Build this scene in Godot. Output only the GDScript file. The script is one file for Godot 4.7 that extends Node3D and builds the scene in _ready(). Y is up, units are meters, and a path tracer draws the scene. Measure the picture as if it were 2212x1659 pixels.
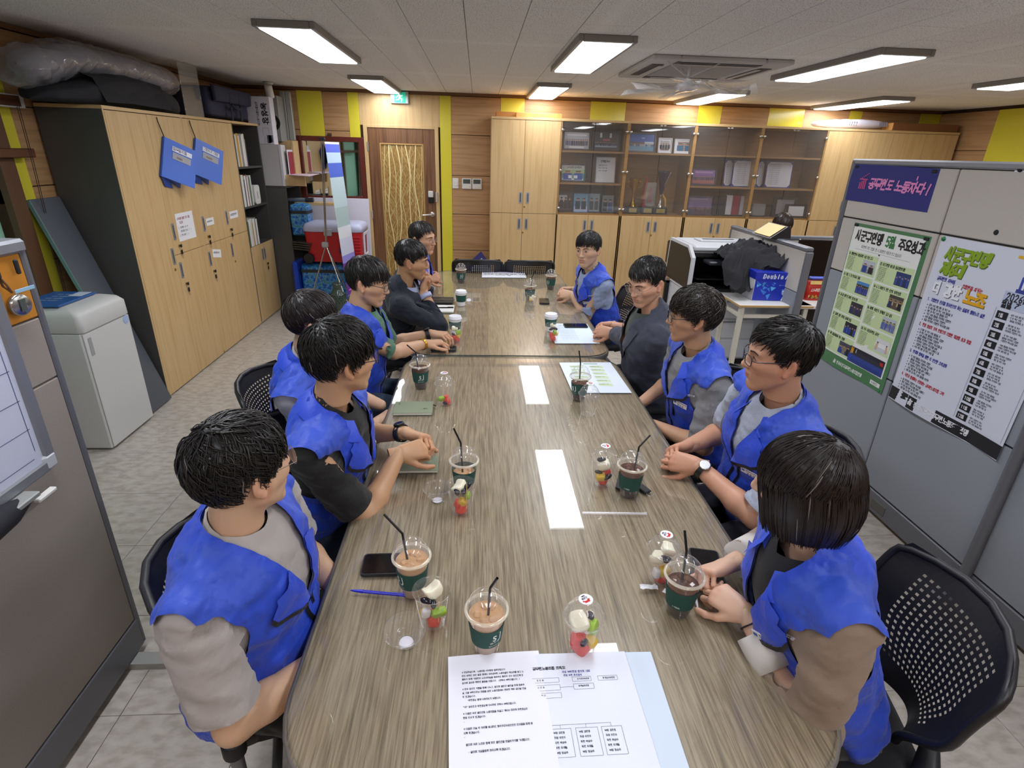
extends Node3D
class MB:
	var v:=PackedVector3Array()
	var n:=PackedVector3Array()
	var c:=PackedColorArray()
	var uv:=PackedVector2Array()
	var ix:=PackedInt32Array()
	var col:=Color(1,1,1)
	func tri(a:Vector3,b:Vector3,d:Vector3)->void:
		var m:=(b - a).cross(d - a).normalized()
		var k:=v.size()
		for p in [a,b,d]:
			v.append(p); n.append(m); c.append(col); uv.append(Vector2(p.x,p.z))
		ix.append(k); ix.append(k+2); ix.append(k+1)
	func quad(a:Vector3,b:Vector3,d:Vector3,e:Vector3)->void:
		var m:=(d - a).cross(e - b).normalized()
		var k:=v.size()
		v.append(a); v.append(b); v.append(d); v.append(e)
		for i in 4:
			n.append(m); c.append(col)
		uv.append(Vector2(0,1)); uv.append(Vector2(1,1)); uv.append(Vector2(1,0)); uv.append(Vector2(0,0))
		ix.append(k); ix.append(k+2); ix.append(k+1); ix.append(k); ix.append(k+3); ix.append(k+2)
	func grid(rows:Array,closed:=false)->void:
		var nr:=rows.size()
		var nc:int=rows[0].size()
		var k:=v.size()
		for i in nr:
			var r:PackedVector3Array=rows[i]
			var up:PackedVector3Array=rows[mini(i+1,nr - 1)]
			var dn:PackedVector3Array=rows[maxi(i - 1,0)]
			for j in nc:
				var j1:=(j+1) % nc if closed else mini(j+1,nc - 1)
				var j0:=(j - 1+nc) % nc if closed else maxi(j - 1,0)
				var du:=r[j1] - r[j0]
				if du.length_squared()<1e-12:
					du=up[j1] - up[j0]+dn[j1] - dn[j0]
				var m:=du.cross(up[j] - dn[j])
				v.append(r[j]); n.append(m.normalized() if m.length_squared()>1e-20 else Vector3.UP); c.append(col)
				uv.append(Vector2(float(j)/maxi(nc - 1,1),float(i)/maxi(nr - 1,1)))
		for i in nr - 1:
			for j in (nc if closed else nc - 1):
				var j1:=(j+1) % nc
				var a:=k+i*nc+j
				var b:=k+i*nc+j1
				var d:=k+(i+1)*nc+j1
				var e:=k+(i+1)*nc+j
				ix.append(a); ix.append(d); ix.append(b); ix.append(a); ix.append(e); ix.append(d)
	func lathe(prof:Array,segs:=24,xf:=Transform3D())->void:
		var rows:=[]
		var part:=[]
		for i in prof.size():
			part.append(prof[i])
			if i==prof.size() - 1 or (prof[i] as Vector2).is_equal_approx(prof[i+1]):
				if part.size()>1:
					rows=[]
					for q:Vector2 in part:
						var r:=PackedVector3Array()
						for s in segs:
							var t:=TAU*s/segs
							r.append(xf*Vector3(q.x*cos(t),q.y,q.x*sin(t)))
						rows.append(r)
					grid(rows,true)
				part=[]
	func tube(pts:Array,rad,sides:=8,cap:=true)->void:
		var np:=pts.size()
		var rows:=[]
		var side:=Vector3()
		for i in np:
			var t:Vector3=(pts[mini(i+1,np - 1)] - pts[maxi(i - 1,0)]).normalized()
			if i==0:
				side=t.cross(Vector3.UP if absf(t.y)<.9 else Vector3.RIGHT).normalized()
			else:
				side=(side - t*side.dot(t)).normalized()
			var b:=t.cross(side)
			var r:float=rad[i] if rad is Array or rad is PackedFloat32Array else rad
			var row:=PackedVector3Array()
			for s in sides:
				var a:=TAU*s/sides
				row.append(pts[i]+(side*cos(a)+b*sin(a))*r)
			rows.append(row)
		grid(rows,true)
		if cap:
			for e in [0,np - 1]:
				var row:PackedVector3Array=rows[e]
				var m:Vector3=pts[e]
				for s in sides:
					var s1:=(s+1) % sides
					if e==0:
						tri(m,row[s1],row[s])
					else:
						tri(m,row[s],row[s1])
	func box(ce:Vector3,sz:Vector3,bev:=.0,xf:=Transform3D())->void:
		var h:=sz*.5
		var b:=minf(bev,minf(h.x,minf(h.y,h.z))*.9)
		var P:=func(x:float,y:float,z:float,ax:int)->Vector3:
			var q:=Vector3(x*(h.x - (.0 if ax==0 else b)),y*(h.y - (.0 if ax==1 else b)),z*(h.z - (.0 if ax==2 else b)))
			return xf*(ce+q)
		for s in [-1.0,1.0]:
			var f:=[[P.call(s,-1,-1,0),P.call(s,1,-1,0),P.call(s,1,1,0),P.call(s,-1,1,0)],[P.call(-1,s,-1,1),P.call(-1,s,1,1),P.call(1,s,1,1),P.call(1,s,-1,1)],[P.call(-1,-1,s,2),P.call(1,-1,s,2),P.call(1,1,s,2),P.call(-1,1,s,2)]]
			for q in f:
				if s>0:quad(q[0],q[1],q[2],q[3])
				else:quad(q[3],q[2],q[1],q[0])
		if b>.0:
			for s in [-1.0,1.0]:
				for t in [-1.0,1.0]:
					var q1:=[P.call(-1,s,t,1),P.call(1,s,t,1),P.call(1,s,t,2),P.call(-1,s,t,2)]
					var q2:=[P.call(s,-1,t,0),P.call(s,1,t,0),P.call(s,1,t,2),P.call(s,-1,t,2)]
					var q3:=[P.call(s,t,-1,0),P.call(s,t,1,0),P.call(s,t,1,1),P.call(s,t,-1,1)]
					for w in [[q1,xf.basis*Vector3(0,s,t)],[q2,xf.basis*Vector3(s,0,t)],[q3,xf.basis*Vector3(s,t,0)]]:
						var q:Array=w[0]
						if (q[2] - q[0]).cross(q[3] - q[1]).dot(w[1])>0:quad(q[0],q[1],q[2],q[3])
						else:quad(q[3],q[2],q[1],q[0])
					for r in [-1.0,1.0]:
						var a:Vector3=P.call(s,t,r,0)
						var d:Vector3=P.call(s,t,r,1)
						var e:Vector3=P.call(s,t,r,2)
						if (d - a).cross(e - a).dot(xf.basis*Vector3(s,t,r))>0:tri(a,d,e)
						else:tri(a,e,d)
	func prism(poly:PackedVector2Array,z0:float,z1:float,xf:=Transform3D(),smooth:=false)->void:
		var t:=Geometry2D.triangulate_polygon(poly)
		for i in range(0,t.size(),3):
			var a:=poly[t[i]]; var b:=poly[t[i+1]]; var d:=poly[t[i+2]]
			if (b - a).cross(d - a)<0:
				var w:=b; b=d; d=w
			tri(xf*Vector3(a.x,a.y,z1),xf*Vector3(b.x,b.y,z1),xf*Vector3(d.x,d.y,z1))
			tri(xf*Vector3(a.x,a.y,z0),xf*Vector3(d.x,d.y,z0),xf*Vector3(b.x,b.y,z0))
		var ccw:=not Geometry2D.is_polygon_clockwise(poly)
		for i in poly.size():
			var a:=poly[i]; var b:=poly[(i+1) % poly.size()]
			if not ccw:
				var w:=a; a=b; b=w
			quad(xf*Vector3(a.x,a.y,z0),xf*Vector3(b.x,b.y,z0),xf*Vector3(b.x,b.y,z1),xf*Vector3(a.x,a.y,z1))
	func ball(ce:Vector3,r:Vector3,nu:=14,nv:=8,xf:=Transform3D())->void:
		var rows:=[]
		for i in nv+1:
			var f:=PI*i/nv
			var row:=PackedVector3Array()
			for j in nu:
				var t:=TAU*j/nu
				row.append(xf*(ce+Vector3(r.x*sin(f)*cos(t),r.y*cos(f),r.z*sin(f)*sin(t))))
			rows.append(row)
		grid(rows,true)
	func add(o:MB,xf:=Transform3D())->void:
		var k:=v.size()
		for i in o.v.size():
			v.append(xf*o.v[i]); n.append((xf.basis*o.n[i]).normalized())
		c.append_array(o.c); uv.append_array(o.uv)
		for i in o.ix:
			ix.append(i+k)
	func clip(f:PackedFloat32Array)->void:
		var cut:={}
		var out:=PackedInt32Array()
		for t in range(0,ix.size(),3):
			var ids:=[ix[t],ix[t+1],ix[t+2]]
			var poly:=[]
			for i in 3:
				var a:int=ids[i]
				var b:int=ids[(i+1) % 3]
				if f[a]>.0:
					poly.append(a)
				if (f[a]>.0)!=(f[b]>.0):
					var key:=mini(a,b)*1000003+maxi(a,b)
					if not cut.has(key):
						var w:=f[a]/(f[a] - f[b])
						cut[key]=v.size()
						v.append(v[a].lerp(v[b],w)); n.append(n[a].lerp(n[b],w).normalized()); c.append(c[a].lerp(c[b],w)); uv.append(uv[a].lerp(uv[b],w))
					poly.append(cut[key])
			for i in range(1,poly.size() - 1):
				out.append(poly[0]); out.append(poly[i]); out.append(poly[i+1])
		ix=out
	func mesh()->ArrayMesh:
		var m:=ArrayMesh.new()
		if ix.is_empty():
			return m
		var a:=[]
		a.resize(Mesh.ARRAY_MAX)
		a[Mesh.ARRAY_VERTEX]=v; a[Mesh.ARRAY_NORMAL]=n; a[Mesh.ARRAY_COLOR]=c; a[Mesh.ARRAY_TEX_UV]=uv; a[Mesh.ARRAY_INDEX]=ix
		m.add_surface_from_arrays(Mesh.PRIMITIVE_TRIANGLES,a)
		return m
var M:={}
var TX:={}
func hx(s:String)->Color:
	return Color.html(s)
func ln(s:String)->Color:
	return Color.html(s).srgb_to_linear()
func mat(key:String,color,rough:=.6,metal:=.0,opt:={})->StandardMaterial3D:
	if M.has(key):
		return M[key]
	var m:=StandardMaterial3D.new()
	m.resource_name=key
	m.albedo_color=Color.html(color) if color is String else color
	m.roughness=rough
	m.metallic=metal
	for k in opt:
		m.set(k,opt[k])
	M[key]=m
	return m
func vmat(key:String,rough:=.6,metal:=.0,opt:={})->StandardMaterial3D:
	var m:=mat(key,"ffffff",rough,metal,opt)
	m.vertex_color_use_as_albedo=true
	return m
func glassy(key:String,color:String,alpha:=.04,rough:=.02)->StandardMaterial3D:
	var m:=mat(key,color,rough)
	m.transparency=BaseMaterial3D.TRANSPARENCY_ALPHA
	m.albedo_color.a=alpha
	return m
func noise_tex(key:String,freq:float,octaves:int,stops:Array,size:=512,kind:=FastNoiseLite.TYPE_SIMPLEX_SMOOTH,as_normal:=false,seedv:=1,bump:=4.0)->NoiseTexture2D:
	if TX.has(key):
		return TX[key]
	var nz:=FastNoiseLite.new()
	nz.seed=seedv
	nz.noise_type=kind
	nz.frequency=freq
	nz.fractal_octaves=octaves
	nz.fractal_type=FastNoiseLite.FRACTAL_FBM
	var t:=NoiseTexture2D.new()
	t.width=size; t.height=size
	t.seamless=true
	t.seamless_blend_skirt=.15
	t.noise=nz
	if as_normal:
		t.as_normal_map=true
		t.bump_strength=bump
	elif stops.size():
		var g:=Gradient.new()
		var off:=PackedFloat32Array(); var cs:=PackedColorArray()
		for s in stops:
			off.append(s[0]); cs.append(Color.html(s[1]))
		g.offsets=off; g.colors=cs
		t.color_ramp=g
	TX[key]=t
	return t
func tri_mat(key:String,tex:Texture2D,scale:Vector3,rough:=.5,opt:={})->StandardMaterial3D:
	var m:=mat(key,"ffffff",rough,.0,opt)
	m.albedo_texture=tex
	m.uv1_triplanar=true
	m.uv1_world_triplanar=true
	m.uv1_triplanar_sharpness=4.0
	m.uv1_scale=scale
	return m
var taken:={}
func numbered(called:String)->String:
	var k:int=taken.get(called,0)
	taken[called]=k+1
	return called if k==0 else "%s_%03d" % [called,k]
func thing(called:String,label:String,category:String,at:=Vector3.ZERO,turn:=.0,group:="")->Node3D:
	var o:=Node3D.new()
	o.name=numbered(called)
	add_child(o)
	o.position=at
	o.rotation.y=turn
	return tag(o,label,category,group)
func tag(o:Node3D,label:String,category:String,group:="")->Node3D:
	o.set_meta("label",label)
	o.set_meta("category",category)
	if group!="":
		o.set_meta("group",group)
	return o
func obj(called:String,mb:MB,material:Material,parent:Node=null,label:="")->MeshInstance3D:
	var o:=MeshInstance3D.new()
	o.mesh=mb.mesh()
	o.material_override=material
	if parent==null:
		o.name=numbered(called)
		add_child(o)
	else:
		o.name=called
		parent.add_child(o,true)
	if label!="":
		o.set_meta("label",label)
	return o
func inst(called:String,mesh:Mesh,material:Material,parent:Node,xf:=Transform3D())->MeshInstance3D:
	var o:=MeshInstance3D.new()
	o.mesh=mesh
	o.material_override=material
	o.name=called
	o.transform=xf
	parent.add_child(o,true)
	return o
func struct(called:String,mb:MB,material:Material,parent:Node=null)->MeshInstance3D:
	var o:=obj(called,mb,material,parent)
	if parent==null:
		o.set_meta("kind","structure")
	return o
func bx(ce:Vector3,sz:Vector3,bev:=.002)->MB:
	var b:=MB.new()
	b.box(ce,sz,bev)
	return b
func span(x0:float,x1:float,y0:float,y1:float,z0:float,z1:float,bev:=.002)->MB:
	return bx(Vector3(x0+x1,y0+y1,z0+z1)*.5,Vector3(absf(x1 - x0),absf(y1 - y0),absf(z1 - z0)),bev)
func dup(root:Node3D,label:String,xf:Transform3D,called:="")->Node3D:
	var r:=root.duplicate() as Node3D
	r.name=numbered(called if called!="" else String(root.name).rstrip("0123456789").rstrip("_"))
	add_child(r)
	r.transform=xf
	r.set_meta("label",label)
	return r
func place(turn:float,at:Vector3)->Transform3D:
	return Transform3D(Basis(Vector3.UP,turn),at)
func rrect(w:float,h:float,r:float,k:=6)->PackedVector2Array:
	var p:=PackedVector2Array()
	for q in [[w/2 - r,h/2 - r,.0],[-w/2+r,h/2 - r,PI/2],[-w/2+r,-h/2+r,PI],[w/2 - r,-h/2+r,PI*1.5]]:
		for i in k+1:
			var a:float=q[2]+PI/2*i/k
			p.append(Vector2(q[0]+r*cos(a),q[1]+r*sin(a)))
	return p
func lay(poly:PackedVector2Array,y0:float,y1:float,at:=Vector3.ZERO)->MB:
	var b:=MB.new()
	b.prism(poly,y0,y1,Transform3D(Basis(Vector3.RIGHT,-PI/2),at))
	return b
const CHO:="ㄱㄲㄴㄷㄸㄹㅁㅂㅃㅅㅆㅇㅈㅉㅊㅋㅌㅍㅎ"
const JUNG:="ㅏㅐㅑㅒㅓㅔㅕㅖㅗㅘㅙㅚㅛㅜㅝㅞㅟㅠㅡㅢㅣ"
const JONG:=["","ㄱ","ㄲ","ㄱㅅ","ㄴ","ㄴㅈ","ㄴㅎ","ㄷ","ㄹ","ㄹㄱ","ㄹㅁ","ㄹㅂ","ㄹㅅ","ㄹㅌ","ㄹㅍ","ㄹㅎ","ㅁ","ㅂ","ㅂㅅ","ㅅ","ㅆ","ㅇ","ㅈ","ㅊ","ㅋ","ㅌ","ㅍ","ㅎ"]
const STROKE:={
	"ㄱ":"0,1 10,1 9,10","ㄴ":"1,0 1,9 10,9","ㄷ":"10,1 1,1 1,9 10,9","ㄹ":"0,0 10,0 10,5 0,5 0,10 10,10","ㅁ":"0,0 10,0 10,10 0,10 0,0","ㅂ":"0,0 0,10 10,10 10,0|0,5 10,5",
	"ㅅ":"5,0 4,4 0,10|5,2 6,5 10,10","ㅇ":"5,0 8,1 10,5 8,9 5,10 2,9 0,5 2,1 5,0","ㅈ":"0,1 10,1|5,1 4,5 0,10|5,4 10,10","ㅊ":"5,-2 5,0|0,1 10,1|5,1 4,5 0,10|5,4 10,10","ㅋ":"0,1 10,1 9,10|0,5 9,5",
	"ㅌ":"10,0 0,0 0,10 10,10|0,5 10,5","ㅍ":"0,0 10,0|0,10 10,10|3,0 3,10|7,0 7,10","ㅎ":"5,-2 5,0|0,1 10,1|5,3 8,4 9,6 8,9 5,10 2,9 1,6 2,4 5,3",
	"0":"3,0 7,0 9,3 9,7 7,10 3,10 1,7 1,3 3,0","1":"2,2 5,0 5,10","2":"1,2 3,0 7,0 9,3 1,10 9,10","3":"1,1 4,0 8,1 8,4 4,5 9,6 9,9 5,10 1,9","4":"7,10 7,0 1,7 10,7","5":"9,0 2,0 1,5 6,4 9,6 9,8 6,10 1,9",
	"6":"8,0 3,3 1,7 4,10 8,9 9,7 7,5 2,6","7":"1,0 9,0 4,10","8":"5,5 1,3 3,0 7,0 9,3 5,5 1,8 3,10 7,10 9,8 5,5","9":"8,4 3,5 1,3 3,0 7,0 9,3 8,7 4,10","!":"6,0 5,7|5,9 5,10",".":"2,9 2,10",",":"3,9 2,11","-":"2,5 8,5","(":"6,0 4,3 4,7 6,10",
	")":"4,0 6,3 6,7 4,10","○":"5,1 8,2 9,5 8,8 5,9 2,8 1,5 2,2 5,1","\"":"3,0 3,3|6,0 6,3",":":"4,3 4,4|4,8 4,9","s":"8,2 5,1 2,2 3,5 7,6 8,8 5,10 2,9","j":"6,2 6,10 4,12 2,12|6,-1 6,0","~":"1,6 4,4 6,6 9,4","N":"1,10 1,0 9,10 9,0","o":"5,3 8,5 8,8 5,10 2,8 2,5 5,3","a":"2,4 6,3 8,5 8,10|8,7 3,7 2,9 4,10 8,9","A":"0,10 5,0 10,10|2,6 8,6",
	"u":"2,3 2,8 4,10 8,9|8,3 8,10","b":"2,0 2,10 7,10 9,7 7,4 2,5","l":"5,0 5,10","e":"2,6 9,6 7,3 4,3 2,6 3,9 6,10 9,9","D":"1,0 1,10 6,10 9,7 9,3 6,0 1,0"}
var pieces:={}
func strokes(key:String)->Array:
	if not pieces.has(key):
		var out:=[]
		for line in (STROKE[key] as String).split("|"):
			var pl:=PackedVector2Array()
			for q in line.split(" "):
				var xy:=q.split(",")
				pl.append(Vector2(float(xy[0]),float(xy[1]))*.1)
			out.append(pl)
		pieces[key]=out
	return pieces[key]
func glyph(ch:String)->Array:
	if pieces.has("g"+ch):
		return pieces["g"+ch]
	var out:=[]
	var put:=func(key:String,r:Rect2):
		for pl in strokes(key):
			var q:=PackedVector2Array()
			for p in pl:
				q.append(r.position+p*r.size)
			out.append(q)
	var code:=ch.unicode_at(0)
	if code>=0xAC00 and code<=0xD7A3:
		var s:=code - 0xAC00
		var l:=CHO[s/588]
		var v:=(s % 588)/28
		var t:String=JONG[s % 28]
		var hh:=.55 if t!="" else .92
		var hor:=[8,12,13,17,18].has(v)
		var mix:=[9,10,11,14,15,16,19].has(v)
		var body:=Rect2(.1,.06,.8,hh*.5) if hor else Rect2(.06,.06,.46,hh*.48) if mix else Rect2(.06,.08,.46,hh*.82)
		var dbl:="ㄲㄸㅃㅆㅉ".find(l)
		if dbl>=0:
			var one:="ㄱㄷㅂㅅㅈ"[dbl]
			put.call(one,Rect2(body.position,body.size*Vector2(.44,1)))
			put.call(one,Rect2(body.position+Vector2(body.size.x*.56,0),body.size*Vector2(.44,1)))
		else:
			put.call(l,body)
		var seg:=func(a:float,b:float,d:float,e:float):out.append(PackedVector2Array([Vector2(a,b),Vector2(d,e)]))
		if hor or mix:
			var y:=.06+hh*(.86 if v!=13 and v!=17 and v!=14 and v!=15 and v!=16 else .66)
			var x1:=.97 if hor else .6
			var mid:=(.03+x1)*.5
			seg.call(.03,y,x1,y)
			match v:
				8,9,10,11:seg.call(mid,y,mid,y - hh*.24)
				12:
					seg.call(mid - .15,y,mid - .15,y - hh*.24); seg.call(mid+.15,y,mid+.15,y - hh*.24)
				13,14,15,16:seg.call(mid,y,mid,y+hh*.28)
				17:
					seg.call(mid - .15,y,mid - .15,y+hh*.28); seg.call(mid+.15,y,mid+.15,y+hh*.28)
		if not hor:
			var y1:=.02+hh
			var xa:=.72
			var e2:=[1,3,5,7,10,15].has(v)
			seg.call(xa,.0,xa,y1)
			if e2:
				seg.call(.94,.0,.94,y1)
			var m:=hh*.5
			match v:
				0,9:seg.call(xa,m,.98,m)
				1,10:seg.call(xa,m,.94,m)
				2,3:
					seg.call(xa,m - .12,.96,m - .12); seg.call(xa,m+.12,.96,m+.12)
				4,5,14,15:seg.call(xa - .16,m,xa,m)
				6,7:
					seg.call(xa - .16,m - .1,xa,m - .1); seg.call(xa - .16,m+.1,xa,m+.1)
		if t!="":
			if t.length()==2 or t=="ㄲ" or t=="ㅆ":
				var a1:=t[0] if t.length()==2 else ("ㄱ" if t=="ㄲ" else "ㅅ")
				var b1:=t[1] if t.length()==2 else a1
				put.call(a1,Rect2(.1,.68,.36,.3))
				put.call(b1,Rect2(.56,.68,.36,.3))
			else:
				put.call(t,Rect2(.14,.68,.7,.3))
	elif STROKE.has(ch):
		put.call(ch,Rect2(.12,.1,.56,.85))
	pieces["g"+ch]=out
	return out
func write(mb:MB,text:String,x:float,y:float,size:float,weight:float,color:Color,at:Callable,slant:=.0,squeeze:=.9,vertical:=false)->float:
	mb.col=color
	var w:=size*weight*.5
	for ch in text:
		if ch==" ":
			if vertical:y+=size*.45
			else:x+=size*.4
			continue
		for pl:PackedVector2Array in glyph(ch):
			for i in pl.size() - 1:
				var a:=pl[i]*Vector2(size*squeeze,size)
				var b:=pl[i+1]*Vector2(size*squeeze,size)
				var d:=(b - a).normalized()
				if d==Vector2.ZERO:
					continue
				var s:=Vector2(-d.y,d.x)*w
				a-=d*w*.9; b+=d*w*.9
				var q:=[]
				for p:Vector2 in [a - s,a+s,b+s,b - s]:
					q.append(at.call(x+p.x+slant*(size - p.y),y+p.y))
				mb.quad(q[0],q[1],q[2],q[3])
		if vertical:y+=size*1.08
		else:x+=size*(1.06*squeeze if ch.unicode_at(0)>0x3000 else .76*squeeze)
	return x
func patch(mb:MB,x0:float,y0:float,x1:float,y1:float,color:Color,at:Callable,k:=1)->void:
	mb.col=color
	for i in k:
		for j in k:
			var xa:=lerpf(x0,x1,float(i)/k); var xb:=lerpf(x0,x1,float(i+1)/k)
			var ya:=lerpf(y0,y1,float(j)/k); var yb:=lerpf(y0,y1,float(j+1)/k)
			mb.quad(at.call(xa,yb),at.call(xb,yb),at.call(xb,ya),at.call(xa,ya))
const EYE:=Vector3(0,1.81,0)
const WALL_Z:=-7.17
const WALL_L:=-2.77
const WALL_R:=5.66
const TOP:=2.42
const FRONT:=1.6
func view_and_light()->void:
	var cam:=Camera3D.new()
	cam.name="camera"
	add_child(cam)
	cam.transform=Transform3D(Basis(Vector3(.9979837,.0289582,.0564805),Vector3(-.0046356,.920734,-.3901632),Vector3(-.0633019,.3891147,.9190118)).orthonormalized(),EYE)
	cam.fov=69.92175
	cam.near=.05
	cam.current=true
	var e:=Environment.new()
	e.background_mode=Environment.BG_SKY
	var sky:=Sky.new()
	var sm:=ProceduralSkyMaterial.new()
	sm.sky_top_color=hx("b8d4ea"); sm.sky_horizon_color=hx("e6f0f2")
	sm.ground_bottom_color=hx("8d9288"); sm.ground_horizon_color=hx("c4ccc6")
	sm.sky_energy_multiplier=.9
	sky.sky_material=sm
	e.sky=sky
	e.tonemap_mode=Environment.TONE_MAPPER_LINEAR
	e.tonemap_exposure=1.0
	e.sdfgi_enabled=true; e.ssao_enabled=true; e.ssil_enabled=true
	var we:=WorldEnvironment.new()
	we.name="world"
	we.environment=e
	add_child(we)
func ceiling_lights()->void:
	var frame_m:=mat("lamp_frame","8f8c88",.5)
	var glow:=mat("lamp_diffuser","ffffff",.5)
	glow.emission_enabled=true; glow.emission=hx("fbfdff"); glow.emission_energy_multiplier=3.5
	var frame:=MB.new()
	var w:=.165; var l:=.645
	for s in [-1.0,1.0]:
		frame.box(Vector3(s*(w - .014),-.018,0),Vector3(.028,.036,l*2),.004)
		frame.box(Vector3(0,-.018,s*(l - .014)),Vector3(w*2 - .056,.036,.028),.004)
	var fm:=frame.mesh()
	var dm:=bx(Vector3(0,-.03,0),Vector3(w*2 - .056,.026,l*2 - .056),.004).mesh()
	var cols:=[["leftmost column",-1.04],["column over the table",.715],["column above the desk partition",2.45],["rightmost column",4.12]]
	var rows:=[["nearest the back wall",-6.47],["second from the back wall",-4.14],["third from the back wall",-1.8],["at the camera end",.5]]
	for ci in 4:
		for ri in 4:
			var t:=thing("ceiling_lamp","flat ceiling panel lamp, %s, %s" % [cols[ci][0],rows[ri][0]],"ceiling lamp",Vector3(cols[ci][1],TOP,rows[ri][1]),0,"flat ceiling panel lamps")
			inst("frame",fm,frame_m,t)
			inst("diffuser",dm,glow,t)
			var a:=AreaLight3D.new()
			a.name="light"
			a.area_size=Vector2(w*2 - .06,l*2 - .06)
			a.area_normalize_energy=true
			a.light_energy=LAMP
			a.light_color=hx("f1f5ff")
			a.shadow_enabled=true
			a.area_range=14.0
			a.area_attenuation=2.0
			a.rotation.x=-PI/2
			a.position.y=-.046
			t.add_child(a)
func floor_and_ceiling()->void:
	var base:=struct("floor",span(WALL_L - .2,WALL_R+.2,-.12,-.006,WALL_Z - .2,FRONT+.2,0),mat("grout","85807a",.9))
	var fl:=[]
	for k in 4:
		var t:=noise_tex("marble%d" % k,.02,6,[[.0,"a29a8f"],[.3,"ada59a"],[.5,"b7b0a6"],[.7,"bdb6ac"],[1.0,"c6c0b6"]],512,FastNoiseLite.TYPE_SIMPLEX,false,11+k)
		var m:=tri_mat("floor_tile%d" % k,t,Vector3(.9,.9,1.7),.34,{"heightmap_enabled":true,"heightmap_scale":.04})
		m.heightmap_texture=noise_tex("pores",.05,4,[[0,"000000"],[.35,"c0c0c0"],[1,"ffffff"]],512)
		fl.append(m)
	var tile:=bx(Vector3(0,-.004,0),Vector3(.4365,.008,.4422),.0012).mesh()
	var rng:=RandomNumberGenerator.new()
	rng.seed=4
	var far:=MB.new()
	for i in range(-3,17):
		for j in range(-17,10):
			var x:=-1.65+.4385*(i+.5)
			var z:=-2.245+.444*(j+.5)
			if x<WALL_L - .2 or x>WALL_R+.2 or z<WALL_Z - .2 or z>FRONT+.2:
				continue
			var seen:=z<-.75 and absf(x - .19)>.1 and x<3.6 and x>-2.9
			if seen:
				inst("tile",tile,fl[rng.randi() % 4],base,Transform3D(Basis(Vector3.UP,PI*(rng.randi() % 2)),Vector3(x,0,z)))
			else:
				far.box(Vector3(x,-.004,z),Vector3(.4365,.008,.4422))
	var f:=obj("tile_field",far,fl[0],base)
	f.set_meta("kind","stuff")
	var slab:=struct("ceiling",span(WALL_L - .2,WALL_R+.2,TOP+.012,TOP+.15,WALL_Z - .2,FRONT+.2,0),mat("ceiling_back","8d8b88",.9))
	var cm:=tri_mat("ceiling_board",noise_tex("fissure",.12,2,[[.0,"57534f"],[.17,"8f8b86"],[.215,"eceae6"],[.6,"efedea"],[1.0,"e9e6e2"]],1024,FastNoiseLite.TYPE_SIMPLEX,false,5),Vector3(.9,.9,.62),.95)
	var board:=bx(Vector3(0,.006,0),Vector3(.2965,.012,.5965),.0008).mesh()
	var rest:=MB.new()
	for i in 29:
		for j in 16:
			var x:=-2.77+.3*(i+.5)
			var z:=-7.17+.6*(j+.5) - (.3 if i % 2 else .0)
			if z<WALL_Z - .1:
				z+=.0
			if x - .15>WALL_R:
				continue
			if z<-2.6 and z>WALL_Z - .4 and x<5.8 and x>-2.9:
				inst("board",board,cm,slab,Transform3D(Basis(),Vector3(x,TOP,z)))
			else:
				rest.box(Vector3(x,TOP+.006,z),Vector3(.2965,.012,.5965))
	var g:=obj("board_field",rest,cm,slab)
	g.set_meta("kind","stuff")
func wood_mats()->void:
	var wall:=noise_tex("oak",.02,5,[[.0,"9c774f"],[.35,"a98258"],[.55,"b28b60"],[.75,"b58f65"],[1.0,"a57f56"]],1024,FastNoiseLite.TYPE_SIMPLEX,false,21)
	tri_mat("wall_wood",wall,Vector3(.05,1.1,.05),.45)
	tri_mat("wall_wood_side",wall,Vector3(.05,1.1,.05),.45)
	var beech:=noise_tex("beech",.016,5,[[.0,"bb9a68"],[.4,"c8a876"],[.6,"cdae7d"],[1.0,"c3a270"]],1024,FastNoiseLite.TYPE_SIMPLEX,false,22)
	tri_mat("beech_front",beech,Vector3(1.0,.05,1.0),.42)
	tri_mat("beech_flat",beech,Vector3(.05,1.0,.05),.42)
	tri_mat("walnut",noise_tex("walnut",.02,5,[[.0,"4a2f1d"],[.4,"684529"],[.6,"7a5535"],[1.0,"60402a"]],512,FastNoiseLite.TYPE_SIMPLEX,false,23),Vector3(1.6,.06,1.6),.4)
	mat("yellow_panel","d6cb3e",.16,.0)
	mat("seam","3f2c1c",.9)
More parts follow.
